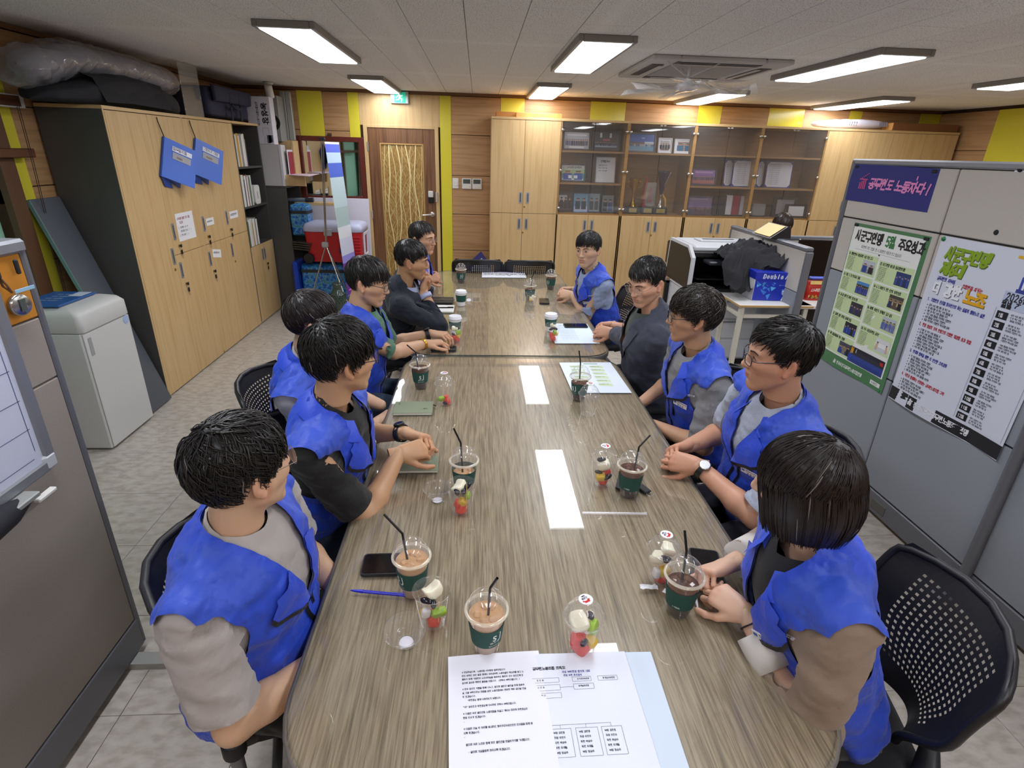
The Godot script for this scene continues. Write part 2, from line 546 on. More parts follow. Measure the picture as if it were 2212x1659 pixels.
func walls()->void:
	var dark:=mat("seam","3f2c1c",.9)
	var wood:Material=M["wall_wood"]
	var yel:Material=M["yellow_panel"]
	var back:=struct("wall_back",span(WALL_L - .2,WALL_R+.2,-.05,TOP+.05,WALL_Z - .2,WALL_Z - .014,0),dark)
	var ys:=[.0,.181,.633,1.074,1.525,1.977,2.386]
	var row:=func(parent:Node,a:float,b:float,side:int,x:float,lows:Array):
		for i in lows.size() - 1:
			var m:=MB.new()
			if side==0:m=span(a+.001,b - .001,lows[i]+.003,lows[i+1] - .003,WALL_Z - .015,WALL_Z,.0025)
			else:m=span(x,x - .015*side,lows[i]+.003,lows[i+1] - .003,a+.001,b - .001,.0025)
			obj("panel",m,wood,parent)
	var strips:=[[-2.07,-1.79],[-1.5,-1.38],[-.45,-.32],[.26,.54],[1.32,1.74],[2.62,2.905],[3.49,3.93],[4.5,4.655],[5.4,5.66]]
	var x:=WALL_L
	for i in strips.size():
		var s:Array=strips[i]
		if i!=2:
			row.call(back,x,s[0],0,.0,ys)
		obj("yellow_strip",span(s[0],s[1],.0,2.385,WALL_Z - .015,WALL_Z+.002,.001),yel,back)
		x=s[1]
	obj("door_surround",span(-1.379,-.451,2.05,2.386,WALL_Z - .015,WALL_Z,.002),M["beech_front"],back)
	struct("trim_1",span(WALL_L,WALL_R,2.388,TOP,WALL_Z - .014,WALL_Z+.012,.002),mat("dark_trim","6d4a2c",.5))
	var left:=struct("wall_left",MB.new(),dark)
	var lm:=MB.new()
	lm.add(span(WALL_L - .2,WALL_L - .014,-.05,TOP+.05,WALL_Z - .2,-3.56,0))
	lm.add(span(WALL_L - .2,WALL_L - .014,-.05,.75,-3.56,-.4,0))
	lm.add(span(WALL_L - .2,WALL_L - .014,2.1,TOP+.05,-3.56,-.4,0))
	lm.add(span(WALL_L - .2,WALL_L - .014,-.05,TOP+.05,-.4,FRONT+.2,0))
	left.mesh=lm.mesh()
	row.call(left,WALL_Z,-5.2,1,WALL_L,ys)
	row.call(left,-5.2,-3.79,1,WALL_L,ys)
	obj("yellow_strip",span(WALL_L - .015,WALL_L+.002,.0,2.385,-3.79,-3.675,.001),yel,left)
	row.call(left,-.3,FRONT,1,WALL_L,ys)
	struct("trim_2",span(WALL_L - .014,WALL_L+.012,2.388,TOP,WALL_Z,FRONT,.002),M["dark_trim"])
	var win:=struct("window_1",MB.new(),mat("window_frame","5b3d25",.5))
	var wm:=MB.new()
	for q in [[-3.675,-3.56,.72,2.16],[-.4,-.29,.72,2.16],[-2.03,-1.93,.75,2.1]]:
		wm.add(span(WALL_L - .12,WALL_L+.03,q[2],q[3],q[0],q[1],.004))
	wm.add(span(WALL_L - .12,WALL_L+.035,.68,.76,-3.675,-.29,.004))
	wm.add(span(WALL_L - .12,WALL_L+.03,2.08,2.16,-3.675,-.29,.004))
	win.mesh=wm.mesh()
	var film:=mat("window_film","cfe8dc",.5)
	film.backlight_enabled=true
	film.backlight=Color(.72,.96,.86)
	for q in [[-3.56,-2.03],[-1.93,-.4]]:
		obj("pane",span(WALL_L - .08,WALL_L - .074,.76,2.08,q[0],q[1],0),film,win)
	var bl:=thing("wooden_blind","dark brown wooden slatted blind drawn up over the left window","blind",Vector3(WALL_L,0,-2.2))
	var slat_m:=tri_mat("slat_wood",noise_tex("walnut",.02,5,[]),Vector3(.05,1.6,.05),.45)
	slat_m.albedo_color=hx("c9b0a0")
	obj("valance",span(.01,.075,1.965,2.035,-1.62,1.55,.003),mat("valance_white","c9c6c0",.5),bl)
	obj("valance_face",span(.0755,.077,1.972,2.028,-1.585,1.52,0),M["slat_wood"],bl)
	for i in 12:
		var y:=1.95 - .017*i
		var s:=MB.new()
		s.box(Vector3(.055,y,0),Vector3(.055,.004,3.15),.001,Transform3D(Basis(Vector3.BACK,.16),Vector3(.0,0,0)))
		obj("slat",s,slat_m,bl)
	obj("bottom_rail",span(.03,.085,1.695,1.745,-1.58,1.57,.004),slat_m,bl)
	var cord:=MB.new()
	for z in [-1.53,-1.545]:
		cord.tube([Vector3(.09,1.97,z),Vector3(.085,1.7,z),Vector3(.06,1.3,z - .01),Vector3(.05,.85,z)],.002,5)
	obj("cord",cord,mat("cord_dark","33291f",.8),bl)
	var right:=struct("wall_right",span(WALL_R+.014,WALL_R+.2,-.05,TOP+.05,WALL_Z - .2,FRONT+.2,0),dark)
	row.call(right,WALL_Z,-6.35,-1,WALL_R,ys)
	obj("yellow_strip",span(WALL_R - .002,WALL_R+.014,.0,2.385,-6.35,-5.8,.001),yel,right)
	row.call(right,-5.8,-4.0,-1,WALL_R,[.0,.633,1.074,1.525,1.95,2.386])
	row.call(right,-4.0,FRONT,-1,WALL_R,[.0,.633,1.074,1.525,1.95,2.386])
	var fr:=struct("wall_front",span(WALL_L - .2,WALL_R+.2,-.05,TOP+.05,FRONT+.014,FRONT+.2,0),dark)
	obj("panel",span(WALL_L,WALL_R,0,2.386,FRONT,FRONT+.015,.002),wood,fr)
func door()->void:
	var d:=struct("door_1",MB.new(),M["beech_front"])
	var fm:=MB.new()
	fm.add(span(-1.345,-1.3,.0,2.06,WALL_Z - .012,WALL_Z+.02,.003))
	fm.add(span(-.515,-.47,.0,2.06,WALL_Z - .012,WALL_Z+.02,.003))
	fm.add(span(-1.3,-.515,2.025,2.06,WALL_Z - .012,WALL_Z+.02,.003))
	d.mesh=fm.mesh()
	var leaf:=MB.new()
	var z0:=WALL_Z - .014; var z1:=WALL_Z+.014
	leaf.add(span(-1.297,-1.165,.01,2.022,z0,z1,.003))
	leaf.add(span(-.65,-.518,.01,2.022,z0,z1,.003))
	leaf.add(span(-1.165,-.65,1.865,2.022,z0,z1,.003))
	leaf.add(span(-1.165,-.65,.01,.16,z0,z1,.003))
	obj("leaf",leaf,M["walnut"],d)
	obj("glazing_bead",_ring(-1.165,-.65,.16,1.865,.016,z1 - .002,z1+.004),mat("bead","b08a52",.4),d)
	obj("ornament_panel",span(-1.15,-.665,.175,1.85,z0,z1 - .012,0),tri_mat("bark_paper",noise_tex("bark",.03,4,[[0,"7a5a26"],[.5,"9a763a"],[1,"b08d4e"]],512),Vector3(2.0,1.2,2.0),.5),d)
	var br:=MB.new()
	var thin:=MB.new()
	var rng:=RandomNumberGenerator.new()
	rng.seed=77
	for i in 9:
		var pts:=[]; var rs:=[]
		var px:=-1.13+.055*i+rng.randf_range(-.012,.012)
		var ph:=rng.randf()*6.0
		for k in 16:
			var y:=1.85 - 1.67*k/15.0
			var xx:=clampf(px+.024*sin(y*3.6+ph)+.012*sin(y*9.0+ph*2),-1.142,-.672)
			pts.append(Vector3(xx,y,z1 - .009)); rs.append((.0085 if i % 2 else .004)*(1.0 - .3*k/15.0))
		br.tube(pts,rs,6)
	for i in 150:
		var x0:=rng.randf_range(-1.14,-.675); var y0:=rng.randf_range(.2,1.82)
		var s:=1.0 if rng.randf()<.5 else -1.0
		var l:=rng.randf_range(.08,.26)
		var pts:=[]
		for k in 5:
			var q:=k/4.0
			pts.append(Vector3(clampf(x0+s*l*.5*q*(.6+.4*q),-1.147,-.668),minf(y0+l*q,1.845),z1 - .011))
		thin.tube(pts,rng.randf_range(.0015,.0032),4,false)
	obj("branch_relief",br,mat("branch","e6d6a0",.4),d)
	obj("twig_relief",thin,mat("twig","c9b272",.45),d)
	var lock:=MB.new()
	lock.box(Vector3(-.577,1.305,z1+.018),Vector3(.062,.075,.03),.008)
	obj("lock_cover",lock,mat("lock_white","c8c8c4",.35),d)
	obj("lock_body",bx(Vector3(-.575,1.235,z1+.016),Vector3(.066,.066,.028),.006),mat("lock_black","151516",.3),d)
	obj("strike_box",bx(Vector3(-.506,1.27,z1+.014),Vector3(.024,.12,.022),.004),mat("strike","aaa9a5",.4),d)
	var h:=MB.new()
	h.lathe([Vector2(.0,.012),Vector2(.024,.012),Vector2(.03,.004),Vector2(.03,0)],20,Transform3D(Basis(Vector3.RIGHT,PI/2),Vector3(-.565,1.066,z1)))
	h.tube([Vector3(-.565,1.066,z1),Vector3(-.565,1.066,z1+.04),Vector3(-.58,1.066,z1+.055),Vector3(-.68,1.058,z1+.055)],[.01,.01,.011,.009],10)
	obj("door_handle",h,mat("brushed","cfccc4",.3,.9),d)
	var hg:=MB.new()
	for y in [1.82,1.05,.3]:
		hg.box(Vector3(-1.302,y,WALL_Z+.022),Vector3(.02,.1,.008),.002)
	obj("hinge",hg,M["brushed"],d)
	var ex:=thing("exit_sign","green and white emergency exit sign above the wooden door","exit sign",Vector3(-.905,2.347,WALL_Z))
	obj("housing",bx(Vector3(0,0,.02),Vector3(.205,.125,.038),.006),mat("exit_case","b9c4c4",.4),ex)
	var face:=mat("exit_green","17a886",.4)
	face.emission_enabled=true; face.emission=hx("19b592"); face.emission_energy_multiplier=.55
	obj("face",bx(Vector3(.006,0,.0395),Vector3(.128,.108,.003),.001),face,ex)
	var man:=MB.new()
	var fat:=func(a:Vector2,b:Vector2,w:float):
		var dd:=(b - a).normalized()*w; var s:=Vector2(-dd.y,dd.x)
		a-=dd*.6; b+=dd*.6
		man.quad(Vector3(a.x+s.x,a.y+s.y,.0415),Vector3(a.x - s.x,a.y - s.y,.0415),Vector3(b.x - s.x,b.y - s.y,.0415),Vector3(b.x+s.x,b.y+s.y,.0415))
	man.col=ln("dff4ea")
	for q in [[-.002,.03,.006,-.005,.009],[.006,-.005,.03,-.018,.006],[.03,-.018,.022,-.042,.005],[.006,-.005,-.012,-.022,.006],[-.012,-.022,-.036,-.026,.005],[.0,.024,-.024,.012,.005],[-.024,.012,-.034,-.004,.004],[.002,.024,.026,.014,.005],[.026,.014,.036,.024,.004]]:
		fat.call(Vector2(q[0],q[1]),Vector2(q[2],q[3]),q[4])
	man.ball(Vector3(-.008,.043,.0415),Vector3(.011,.011,.001),12,6)
	var mm:=vmat("exit_figure",.5)
	mm.emission_enabled=true; mm.emission=hx("dff4ea"); mm.emission_energy_multiplier=.5
	obj("running_figure",man,mm,ex)
	var sw:=thing("light_switch","small white light switch plate beside the yellow strip","light switch",Vector3(-.275,1.436,WALL_Z))
	obj("plate",bx(Vector3(0,0,.006),Vector3(.075,.12,.012),.004),mat("plastic_white","d8d6d0",.4),sw)
	obj("rocker",bx(Vector3(.004,0,.014),Vector3(.04,.06,.006),.002),M["plastic_white"],sw)
	for i in 2:
		var th:=thing("thermostat",["left white boiler controller with dark display on the wall","right white boiler controller, the one nearer the tall cupboard"][i],"thermostat",Vector3(-.137+.124*i,1.436,WALL_Z),0,"pair of wall controllers")
		obj("case",bx(Vector3(0,0,.01),Vector3(.116,.122,.02),.005),M["plastic_white"],th)
		obj("display",bx(Vector3(-.002,.026,.0205),Vector3(.088,.05,.003),.001),mat("lcd","4d5450",.25),th)
		obj("button",bx(Vector3(.03,-.03,.0215),Vector3(.022,.012,.005),.002),mat("button_amber","e8dcb0",.4),th)
	var ac:=thing("air_conditioner","white ceiling cassette air conditioner with dark louvre slots","air conditioner",Vector3(1.6,TOP,-4.52))
	var am:=mat("ac_white","bab8b6",.5)
	var shell:=MB.new()
	shell.add(_ring3(-.475,.475,-.49,.49,.19,-.03,.0))
	obj("fascia",shell,am,ac)
	obj("intake_back",span(-.29,.29,-.006,.0,-.305,.305,0),mat("ac_dark","6b6a70",.7),ac)
	for i in 24:
		obj("grille_slat",span(-.28,.28,-.03,-.012,-.295+.0255*i,-.287+.0255*i,.001),am,ac)
	for i in 4:
		var lv:=MB.new()
		lv.add(bx(Vector3(0,-.0315,.38),Vector3(.58,.004,.085),.002))
		var o:=obj("louvre_slot",lv,mat("slot_dark","2a2c36",.4),ac)
		o.rotation.y=PI/2*i
		var fl:=MB.new()
		fl.box(Vector3(0,-.036,.345),Vector3(.5,.005,.035),.002)
		var o2:=obj("louvre_flap",fl,am,ac)
		o2.rotation.y=PI/2*i
	var fan:=thing("deflector_fan","clear plastic bladed fan hanging below the ceiling air conditioner","fan",Vector3(1.43,2.25,-4.2))
	var clear:=glassy("clear_blade","f4f6fa",.16,.03)
	var hub:=MB.new()
	hub.lathe([Vector2(0,.05),Vector2(.03,.05),Vector2(.035,.03),Vector2(.035,.03),Vector2(.075,.02),Vector2(.075,-.005),Vector2(.03,-.02),Vector2(0,-.022)],20)
	hub.tube([Vector3(0,.14,0),Vector3(0,.04,0)],.008,8)
	for a in [.6,2.7,4.8]:
		hub.tube([Vector3(0,.06,0),Vector3(.2*cos(a),.14,.2*sin(a))],.004,6)
	obj("hub",hub,glassy("hub_clear","dfe2e8",.45,.1),fan)
	for i in 6:
		var rows:=[]
		for r in 7:
			var q:=r/6.0
			var rad:=.06+.4*q
			var wd:=.05+.11*sin(minf(q*1.25,1.0)*PI*.62)
			var rowp:=PackedVector3Array()
			for s in 5:
				var u:=(s - 2)/2.0
				rowp.append(Vector3(rad,.03*u - .012*q+.014*(1 - u*u),u*wd*(1.0 - .5*pow(q,6.0))))
			rows.append(rowp)
		var b:=MB.new()
		b.grid(rows)
		var o:=obj("blade",b,clear,fan)
		o.rotation.y=TAU*i/6.0+.35
	var cctv:=thing("ceiling_sensor","small white tubular camera hanging from the ceiling by the left corner","camera",Vector3(-2.23,TOP,-6.75))
	var cb:=MB.new()
	cb.lathe([Vector2(0,0),Vector2(.05,0),Vector2(.05,-.02),Vector2(.03,-.035),Vector2(0,-.035)],18)
	obj("mount",cb,M["plastic_white"],cctv)
	var cc:=MB.new()
	cc.lathe([Vector2(0,.05),Vector2(.036,.05),Vector2(.04,.04),Vector2(.04,-.07),Vector2(.034,-.075),Vector2(0,-.07)],18,Transform3D(Basis(Vector3.RIGHT,.35),Vector3(.01,-.08,.03)))
	obj("barrel",cc,M["plastic_white"],cctv)
func _ring(x0:float,x1:float,y0:float,y1:float,w:float,z0:float,z1:float,bev:=.001)->MB:
	var b:=MB.new()
	b.add(span(x0,x0+w,y0,y1,z0,z1,bev)); b.add(span(x1 - w,x1,y0,y1,z0,z1,bev))
	b.add(span(x0+w,x1 - w,y0,y0+w,z0,z1,bev)); b.add(span(x0+w,x1 - w,y1 - w,y1,z0,z1,bev))
	return b
func _ring3(x0:float,x1:float,z0:float,z1:float,w:float,y0:float,y1:float)->MB:
	var b:=MB.new()
	b.add(span(x0,x0+w,y0,y1,z0,z1,.008)); b.add(span(x1 - w,x1,y0,y1,z0,z1,.008))
	b.add(span(x0+w,x1 - w,y0,y1,z0,z0+w,.008)); b.add(span(x0+w,x1 - w,y0,y1,z1 - w,z1,.008))
	return b
func _pull(parent:Node,at:Vector3,basis:Basis,key:="")->void:
	if not TX.has("pull"):
		var b:=MB.new()
		b.prism(rrect(.036,.125,.006,3),.0,.004)
		TX["pull"]=b.mesh()
		var s:=MB.new()
		s.prism(rrect(.017,.1,.007,4),.0038,.0046)
		TX["pull_slot"]=s.mesh()
	var h:=inst("handle",TX["pull"],mat("pull_metal","a9adb3",.35,.6),parent,Transform3D(basis,at))
	if parent.get_parent()==self:
		pass
	inst("handle_slot",TX["pull_slot"],mat("pull_slot","5a5d66",.5,.3),parent,Transform3D(basis,at))
func _lock(parent:Node,at:Vector3,basis:Basis,keys:bool)->void:
	var b:=MB.new()
	b.lathe([Vector2(0,.006),Vector2(.008,.006),Vector2(.01,.004),Vector2(.01,0)],12,Transform3D(basis*Basis(Vector3.RIGHT,PI/2),at))
	inst("lock",b.mesh(),mat("brass","9a7b3c",.35,.8),parent)
	if keys:
		var k:=MB.new()
		k.box(Vector3(0,0,.016),Vector3(.022,.026,.008),.004,Transform3D(basis,at))
		k.box(Vector3(.012,-.05,.008),Vector3(.02,.036,.006),.004,Transform3D(basis,at))
		inst("key",k.mesh(),mat("key_black","17171a",.4),parent)
		var s:=MB.new()
		s.box(Vector3(.014,-.083,.008),Vector3(.006,.03,.002),.0,Transform3D(basis,at))
		s.tube([at+basis*Vector3(0,-.012,.016),at+basis*Vector3(.006,-.024,.014),at+basis*Vector3(.012,-.034,.008)],.0014,5)
		inst("key_blade",s.mesh(),M["brushed"],parent)
func left_cabinets()->void:
	var beech:Material=M["beech_front"]
	var dark:=mat("carcass_dark","454341",.5)
	var side:=mat("carcass_side","4b4a48",.42)
	var FX:=Basis(Vector3(0,0,-1),Vector3.UP,Vector3(1,0,0))
	var xf:=-2.35; var xb:=-2.757
	var units:=[[-3.972,-4.962,"tall beech cupboard nearest the camera with a full height first door"],[-4.962,-5.925,"tall beech cupboard between the near cupboard and the open shelf unit"]]
	for u in 2:
		var z0:float=units[u][0]; var z1:float=units[u][1]; var zm:=(z0+z1)*.5 if u==1 else -4.468
		var t:=thing("storage_cupboard",units[u][2],"cupboard",Vector3((xf+xb)/2,0,(z0+z1)/2),0,"beech cupboards on the left wall")
		var sh:=-t.position
		var put:=func(called:String,b:MB,m:Material)->MeshInstance3D:
			var o:=obj(called,b,m,t)
			o.position=sh
			return o
		put.call("side_panel",span(xb,xf - .004,.03,1.984,z0 - .018,z0,.002),side)
		put.call("side_panel",span(xb,xf - .004,.03,1.984,z1,z1+.018,.002),side)
		put.call("back_panel",span(xb,xb+.02,.03,1.98,z1+.02,z0 - .02,0),dark)
		put.call("plinth",span(xb,xf - .02,.0,.03,z1+.005,z0 - .005,0),dark)
		put.call("edge_strip",span(xf - .0045,xf+.0,.03,1.984,z0 - .014,z0,.001),beech)
		put.call("top_panel",span(xb,xf,1.984,2.006,z1,z0,.002),M["beech_flat"])
		put.call("inner_shelf",span(xb+.02,xf - .03,.985,1.0,z1+.02,z0 - .02,0),dark)
		for k in 2:
			var a:float=[z0 - .016,zm][k]; var b:float=[zm,z1][k]
			var lows:=[[.012,1.98]] if u==0 and k==0 else [[.012,.989],[.993,1.98]]
			for q in lows:
				var d:MeshInstance3D=put.call("door",span(xf - .018,xf,q[0],q[1],b+.0015,a - .0015,.0015),beech)
				if u==0 and k==0:
					_pull(d,Vector3(xf,.99,zm+.035),FX)
					_lock(d,Vector3(xf,.89,zm+.045),FX,false)
				else:
					var hz:=a - .045 if not (u==1 and k==0) else a - .04
					if q[0]<.5:
						_pull(d,Vector3(xf,.868,hz),FX)
						_lock(d,Vector3(xf,.755,hz - .03),FX,not (u==1 and k==1))
					else:
						_pull(d,Vector3(xf,1.165,hz),FX)
						_lock(d,Vector3(xf,1.053,hz - .04),FX,true)
	var z0:=-5.925; var z1:=-6.605
	var t:=thing("shelf_unit","dark open shelf unit with beech lower doors at the far end of the cupboards","shelf unit",Vector3(-2.55,0,-6.265))
	var sh:=-t.position
	var put:=func(called:String,b:MB,m:Material)->MeshInstance3D:
		var o:=obj(called,b,m,t)
		o.position=sh
		return o
	put.call("side_panel",span(xb,xf,.03,1.984,z0 - .018,z0,.002),dark)
	put.call("side_panel",span(xb,xf,.03,1.984,z1,z1+.018,.002),dark)
	put.call("back_panel",span(xb,xb+.015,.03,1.984,z1+.018,z0 - .018,0),dark)
	put.call("top_panel",span(xb,xf+.004,1.984,2.006,z1 - .01,z0,.002),M["beech_flat"])
	for y in [1.595,1.215,.815]:
		put.call("shelf",span(xb+.015,xf - .002,y - .02,y,z1+.018,z0 - .018,.001),dark)
	put.call("plinth",span(xb,xf - .02,0,.03,z1+.005,z0 - .005,0),dark)
	for k in 2:
		var a:float=[z0 - .016,-6.265][k]; var b:float=[-6.265,z1+.016][k]
		var d:MeshInstance3D=put.call("door",span(xf - .018,xf,.012,.812,b+.0015,a - .0015,.0015),beech)
		_pull(d,Vector3(xf,.7,-6.265+(.03 if k==0 else -.03)),FX)
		if k==1:
			_lock(d,Vector3(xf,.585,-6.32),FX,true)
	var cols:=["c9c6be","b98f2d","d7d6d2","8d8578","e0dfdc","d5cfc2","5b5f6a","dedcd6","8a5a4a","cfcdd4","6d7b58","d9d9da"]
	var names:=["mustard spine","white spine","grey spine","pale spine"]
	for row in 3:
		var y:float=[1.595,1.215,.815][row]
		var z:=-5.97
		for i in 7:
			var w:float=[.03,.045,.022,.05,.028,.036,.02][(i+row*3) % 7]
			var h:float=[.3,.31,.28,.31,.26,.3,.29][(i*3+row) % 7]*(.98 if row<2 else .9)
			var bk:=thing("file_book","%s, %s, on the %s open shelf" % [["thick grey file","mustard yellow file","slim white book","taupe file","white binder","cream book","slim slate booklet"][(i+row) % 7],["first","second","third","fourth","fifth","sixth","seventh"][i]+" from the camera",["top","middle","lowest"][row]],"file",Vector3(-2.46,y,z - w/2),0,"files on the open shelf unit")
			var cm:=mat("file_%s" % cols[(i+row*5) % 12],cols[(i+row*5) % 12],.55)
			obj("cover",_ring_book(w,h,.21),cm,bk)
			obj("pages",span(-.1,.098,.004,h - .006,-w/2+.003,w/2 - .003,0),mat("pages","dcd8cc",.9),bk)
			z-=w+.003
	var pr:=thing("label_printer","small rounded white device with a dark slot on the middle open shelf","device",Vector3(-2.42,1.215,-6.36))
	var pb:=MB.new()
	pb.prism(rrect(.15,.19,.035,6),-.06,.06,Transform3D(FX,Vector3(0,.096,0)))
	obj("body",pb,M["plastic_white"],pr)
	obj("slot",bx(Vector3(.0605,.09,0),Vector3(.003,.07,.006),.0),mat("slot_dark","2a2c36",.4),pr)
	var notices:=[["printed white notice with red and black lines taped to the second door",-4.575,-4.852,1.29,1.08,6],["small white label strip beside the third upper door handle",-5.07,-5.215,1.2,1.14,1],["small white label strip beside the fourth upper door handle",-5.56,-5.75,1.21,1.145,1],["small white label tilted beside the lower third door handle",-5.085,-5.245,.925,.855,2]]
	for i in 4:
		var q:Array=notices[i]
		var n:=thing("paper_notice",q[0],"notice",Vector3(xf+.001,(q[3]+q[4])/2,(q[1]+q[2])/2))
		var w:float=absf(q[2] - q[1]); var h:float=q[3] - q[4]
		obj("sheet",bx(Vector3.ZERO,Vector3(.001,h,w),0),mat("paper","e4e4e6",.7),n)
		var ink:=MB.new()
		var at:=func(x:float,y:float)->Vector3:return Vector3(.0009,h/2 - y,w/2 - x)
		if i==0:
			write(ink,"사무용품 물품 관리 대장",.02,.03,.019,.12,ln("b0243a"),at)
			write(ink,"점검표",.05,.06,.019,.12,ln("b0243a"),at)
			write(ink,"1. 전자문서 10-19",.02,.1,.016,.12,ln("26262c"),at)
			write(ink,"관리대장 2018. 7. 1.",.045,.128,.016,.12,ln("2a2f66"),at)
			write(ink,"2. 문서 보관 7. 1.",.02,.158,.016,.12,ln("26262c"),at)
		else:
			write(ink,"노동조합관련서류",.012,.02,(w - .03)/8.4,.13,ln("45454c"),at)
		obj("print",ink,vmat("ink",.8),n)
		if i==3:
			n.rotation.x=-.18
	for i in 2:
		var zz:float=[-4.62,-5.115][i]
		var f:=thing("hanging_folder",["blue folder hanging on the door seam nearest the camera","blue folder hanging over the second pair of doors, farther from the camera"][i],"folder",Vector3(xf+.004,1.84,zz),0,"blue folders hung on the cupboards")
		var fm:=mat("folder_blue","3d6ccf",.4)
		var fd:=mat("folder_inner","2c4a9a",.5)
		var sp:=Vector3(0,-.27,.15)
		var out:=Vector3(.1,-.1,-.255)
		var th:=Vector3(.0,-.004,-.003)
		var cover:=MB.new()
		for o in [Vector3.ZERO,Vector3(.003,0,0)]:
			var a:Vector3=Vector3(.012,0,0)+o
			cover.quad(a,a+sp,a+sp+out,a+out)
		var c2:=MB.new()
		c2.prism(PackedVector2Array([Vector2(0,0),Vector2(.25,-.1),Vector2(.11,-.37),Vector2(-.15,-.27)]),.0,.004,Transform3D(FX,Vector3(.001,0,0)))
		obj("back_cover",c2,fd,f)
		obj("front_cover",cover,fm,f)
		var tab:=MB.new()
		tab.box(Vector3.ZERO,Vector3(.012,.31,.008),.001,Transform3D(Basis(Vector3.RIGHT,-.507),Vector3(.006,-.135,.075)))
		tab.quad(Vector3(.012,-.27,.15),Vector3(.004,-.345,.11),Vector3(.004,-.365,.0),Vector3(.03,-.285,.07))
		obj("spine",tab,fd,f)
		var lab:=MB.new()
		var nn:=sp.cross(out).normalized()
		var at:=func(x:float,y:float)->Vector3:return Vector3(.016,0,0)+out*x+sp*y+nn*.0015
		patch(lab,.24,.14,.84,.26,ln("e6e8f0"),at)
		patch(lab,.26,.29,.82,.46,ln("a7a7ac"),at)
		patch(lab,.38,.36,.6,.42,ln("d8c9b8"),at)
		var at2:=func(x:float,y:float)->Vector3:return at.call(x/.29,y/.31)
		write(lab,"업무일지철" if i==0 else "고충처리 대장",.075,.046,.026,.14,ln("30303a"),at2)
		obj("label_window",lab,vmat("ink",.8),f)
		var cd:=MB.new()
		cd.tube([Vector3(.012,0,.0),Vector3(.004,.1,.03),Vector3(.006,.128,.04)],.0035,6)
		obj("string",cd,mat("cord_dark","33291f",.8),f)
	_on_top()
	_alcove()
func _ring_book(w:float,h:float,d:float)->MB:
	var b:=MB.new()
	b.add(span(.1,.105,0,h,-w/2,w/2,.001))
	b.add(span(-.105,.1,0,h,-w/2,-w/2+.0025,0))
	b.add(span(-.105,.1,0,h,w/2 - .0025,w/2,0))
	return b
func blob(rings:Array,segs:int,nz:FastNoiseLite,amp:float,scl:float)->MB:
	var rows:=[]
	for r in rings:
		var row:=PackedVector3Array()
		for s in segs:
			var a:=TAU*s/segs
			var ca:=cos(a); var sa:=sin(a)
			var e:float=r[3] if r.size()>3 else 1.0
			var p:Vector3=r[0]+r[1]*(signf(ca)*pow(absf(ca),e))+r[2]*(signf(sa)*pow(absf(sa),e))
			var o:Vector3=(p - r[0])
			var ol:=maxf(o.length(),1e-5)
			p+=o/ol*nz.get_noise_3d(p.x*scl,p.y*scl,p.z*scl)*amp*minf(1.0,ol*30.0)
			row.append(p)
		rows.append(row)
	var b:=MB.new()
	b.grid(rows,true)
	return b
func fnoise(seedv:int,octaves:=3,ridged:=false)->FastNoiseLite:
	var nz:=FastNoiseLite.new()
	nz.seed=seedv
	nz.noise_type=FastNoiseLite.TYPE_SIMPLEX_SMOOTH
	nz.frequency=1.0
	nz.fractal_octaves=octaves
	nz.fractal_type=FastNoiseLite.FRACTAL_RIDGED if ridged else FastNoiseLite.FRACTAL_FBM
	return nz
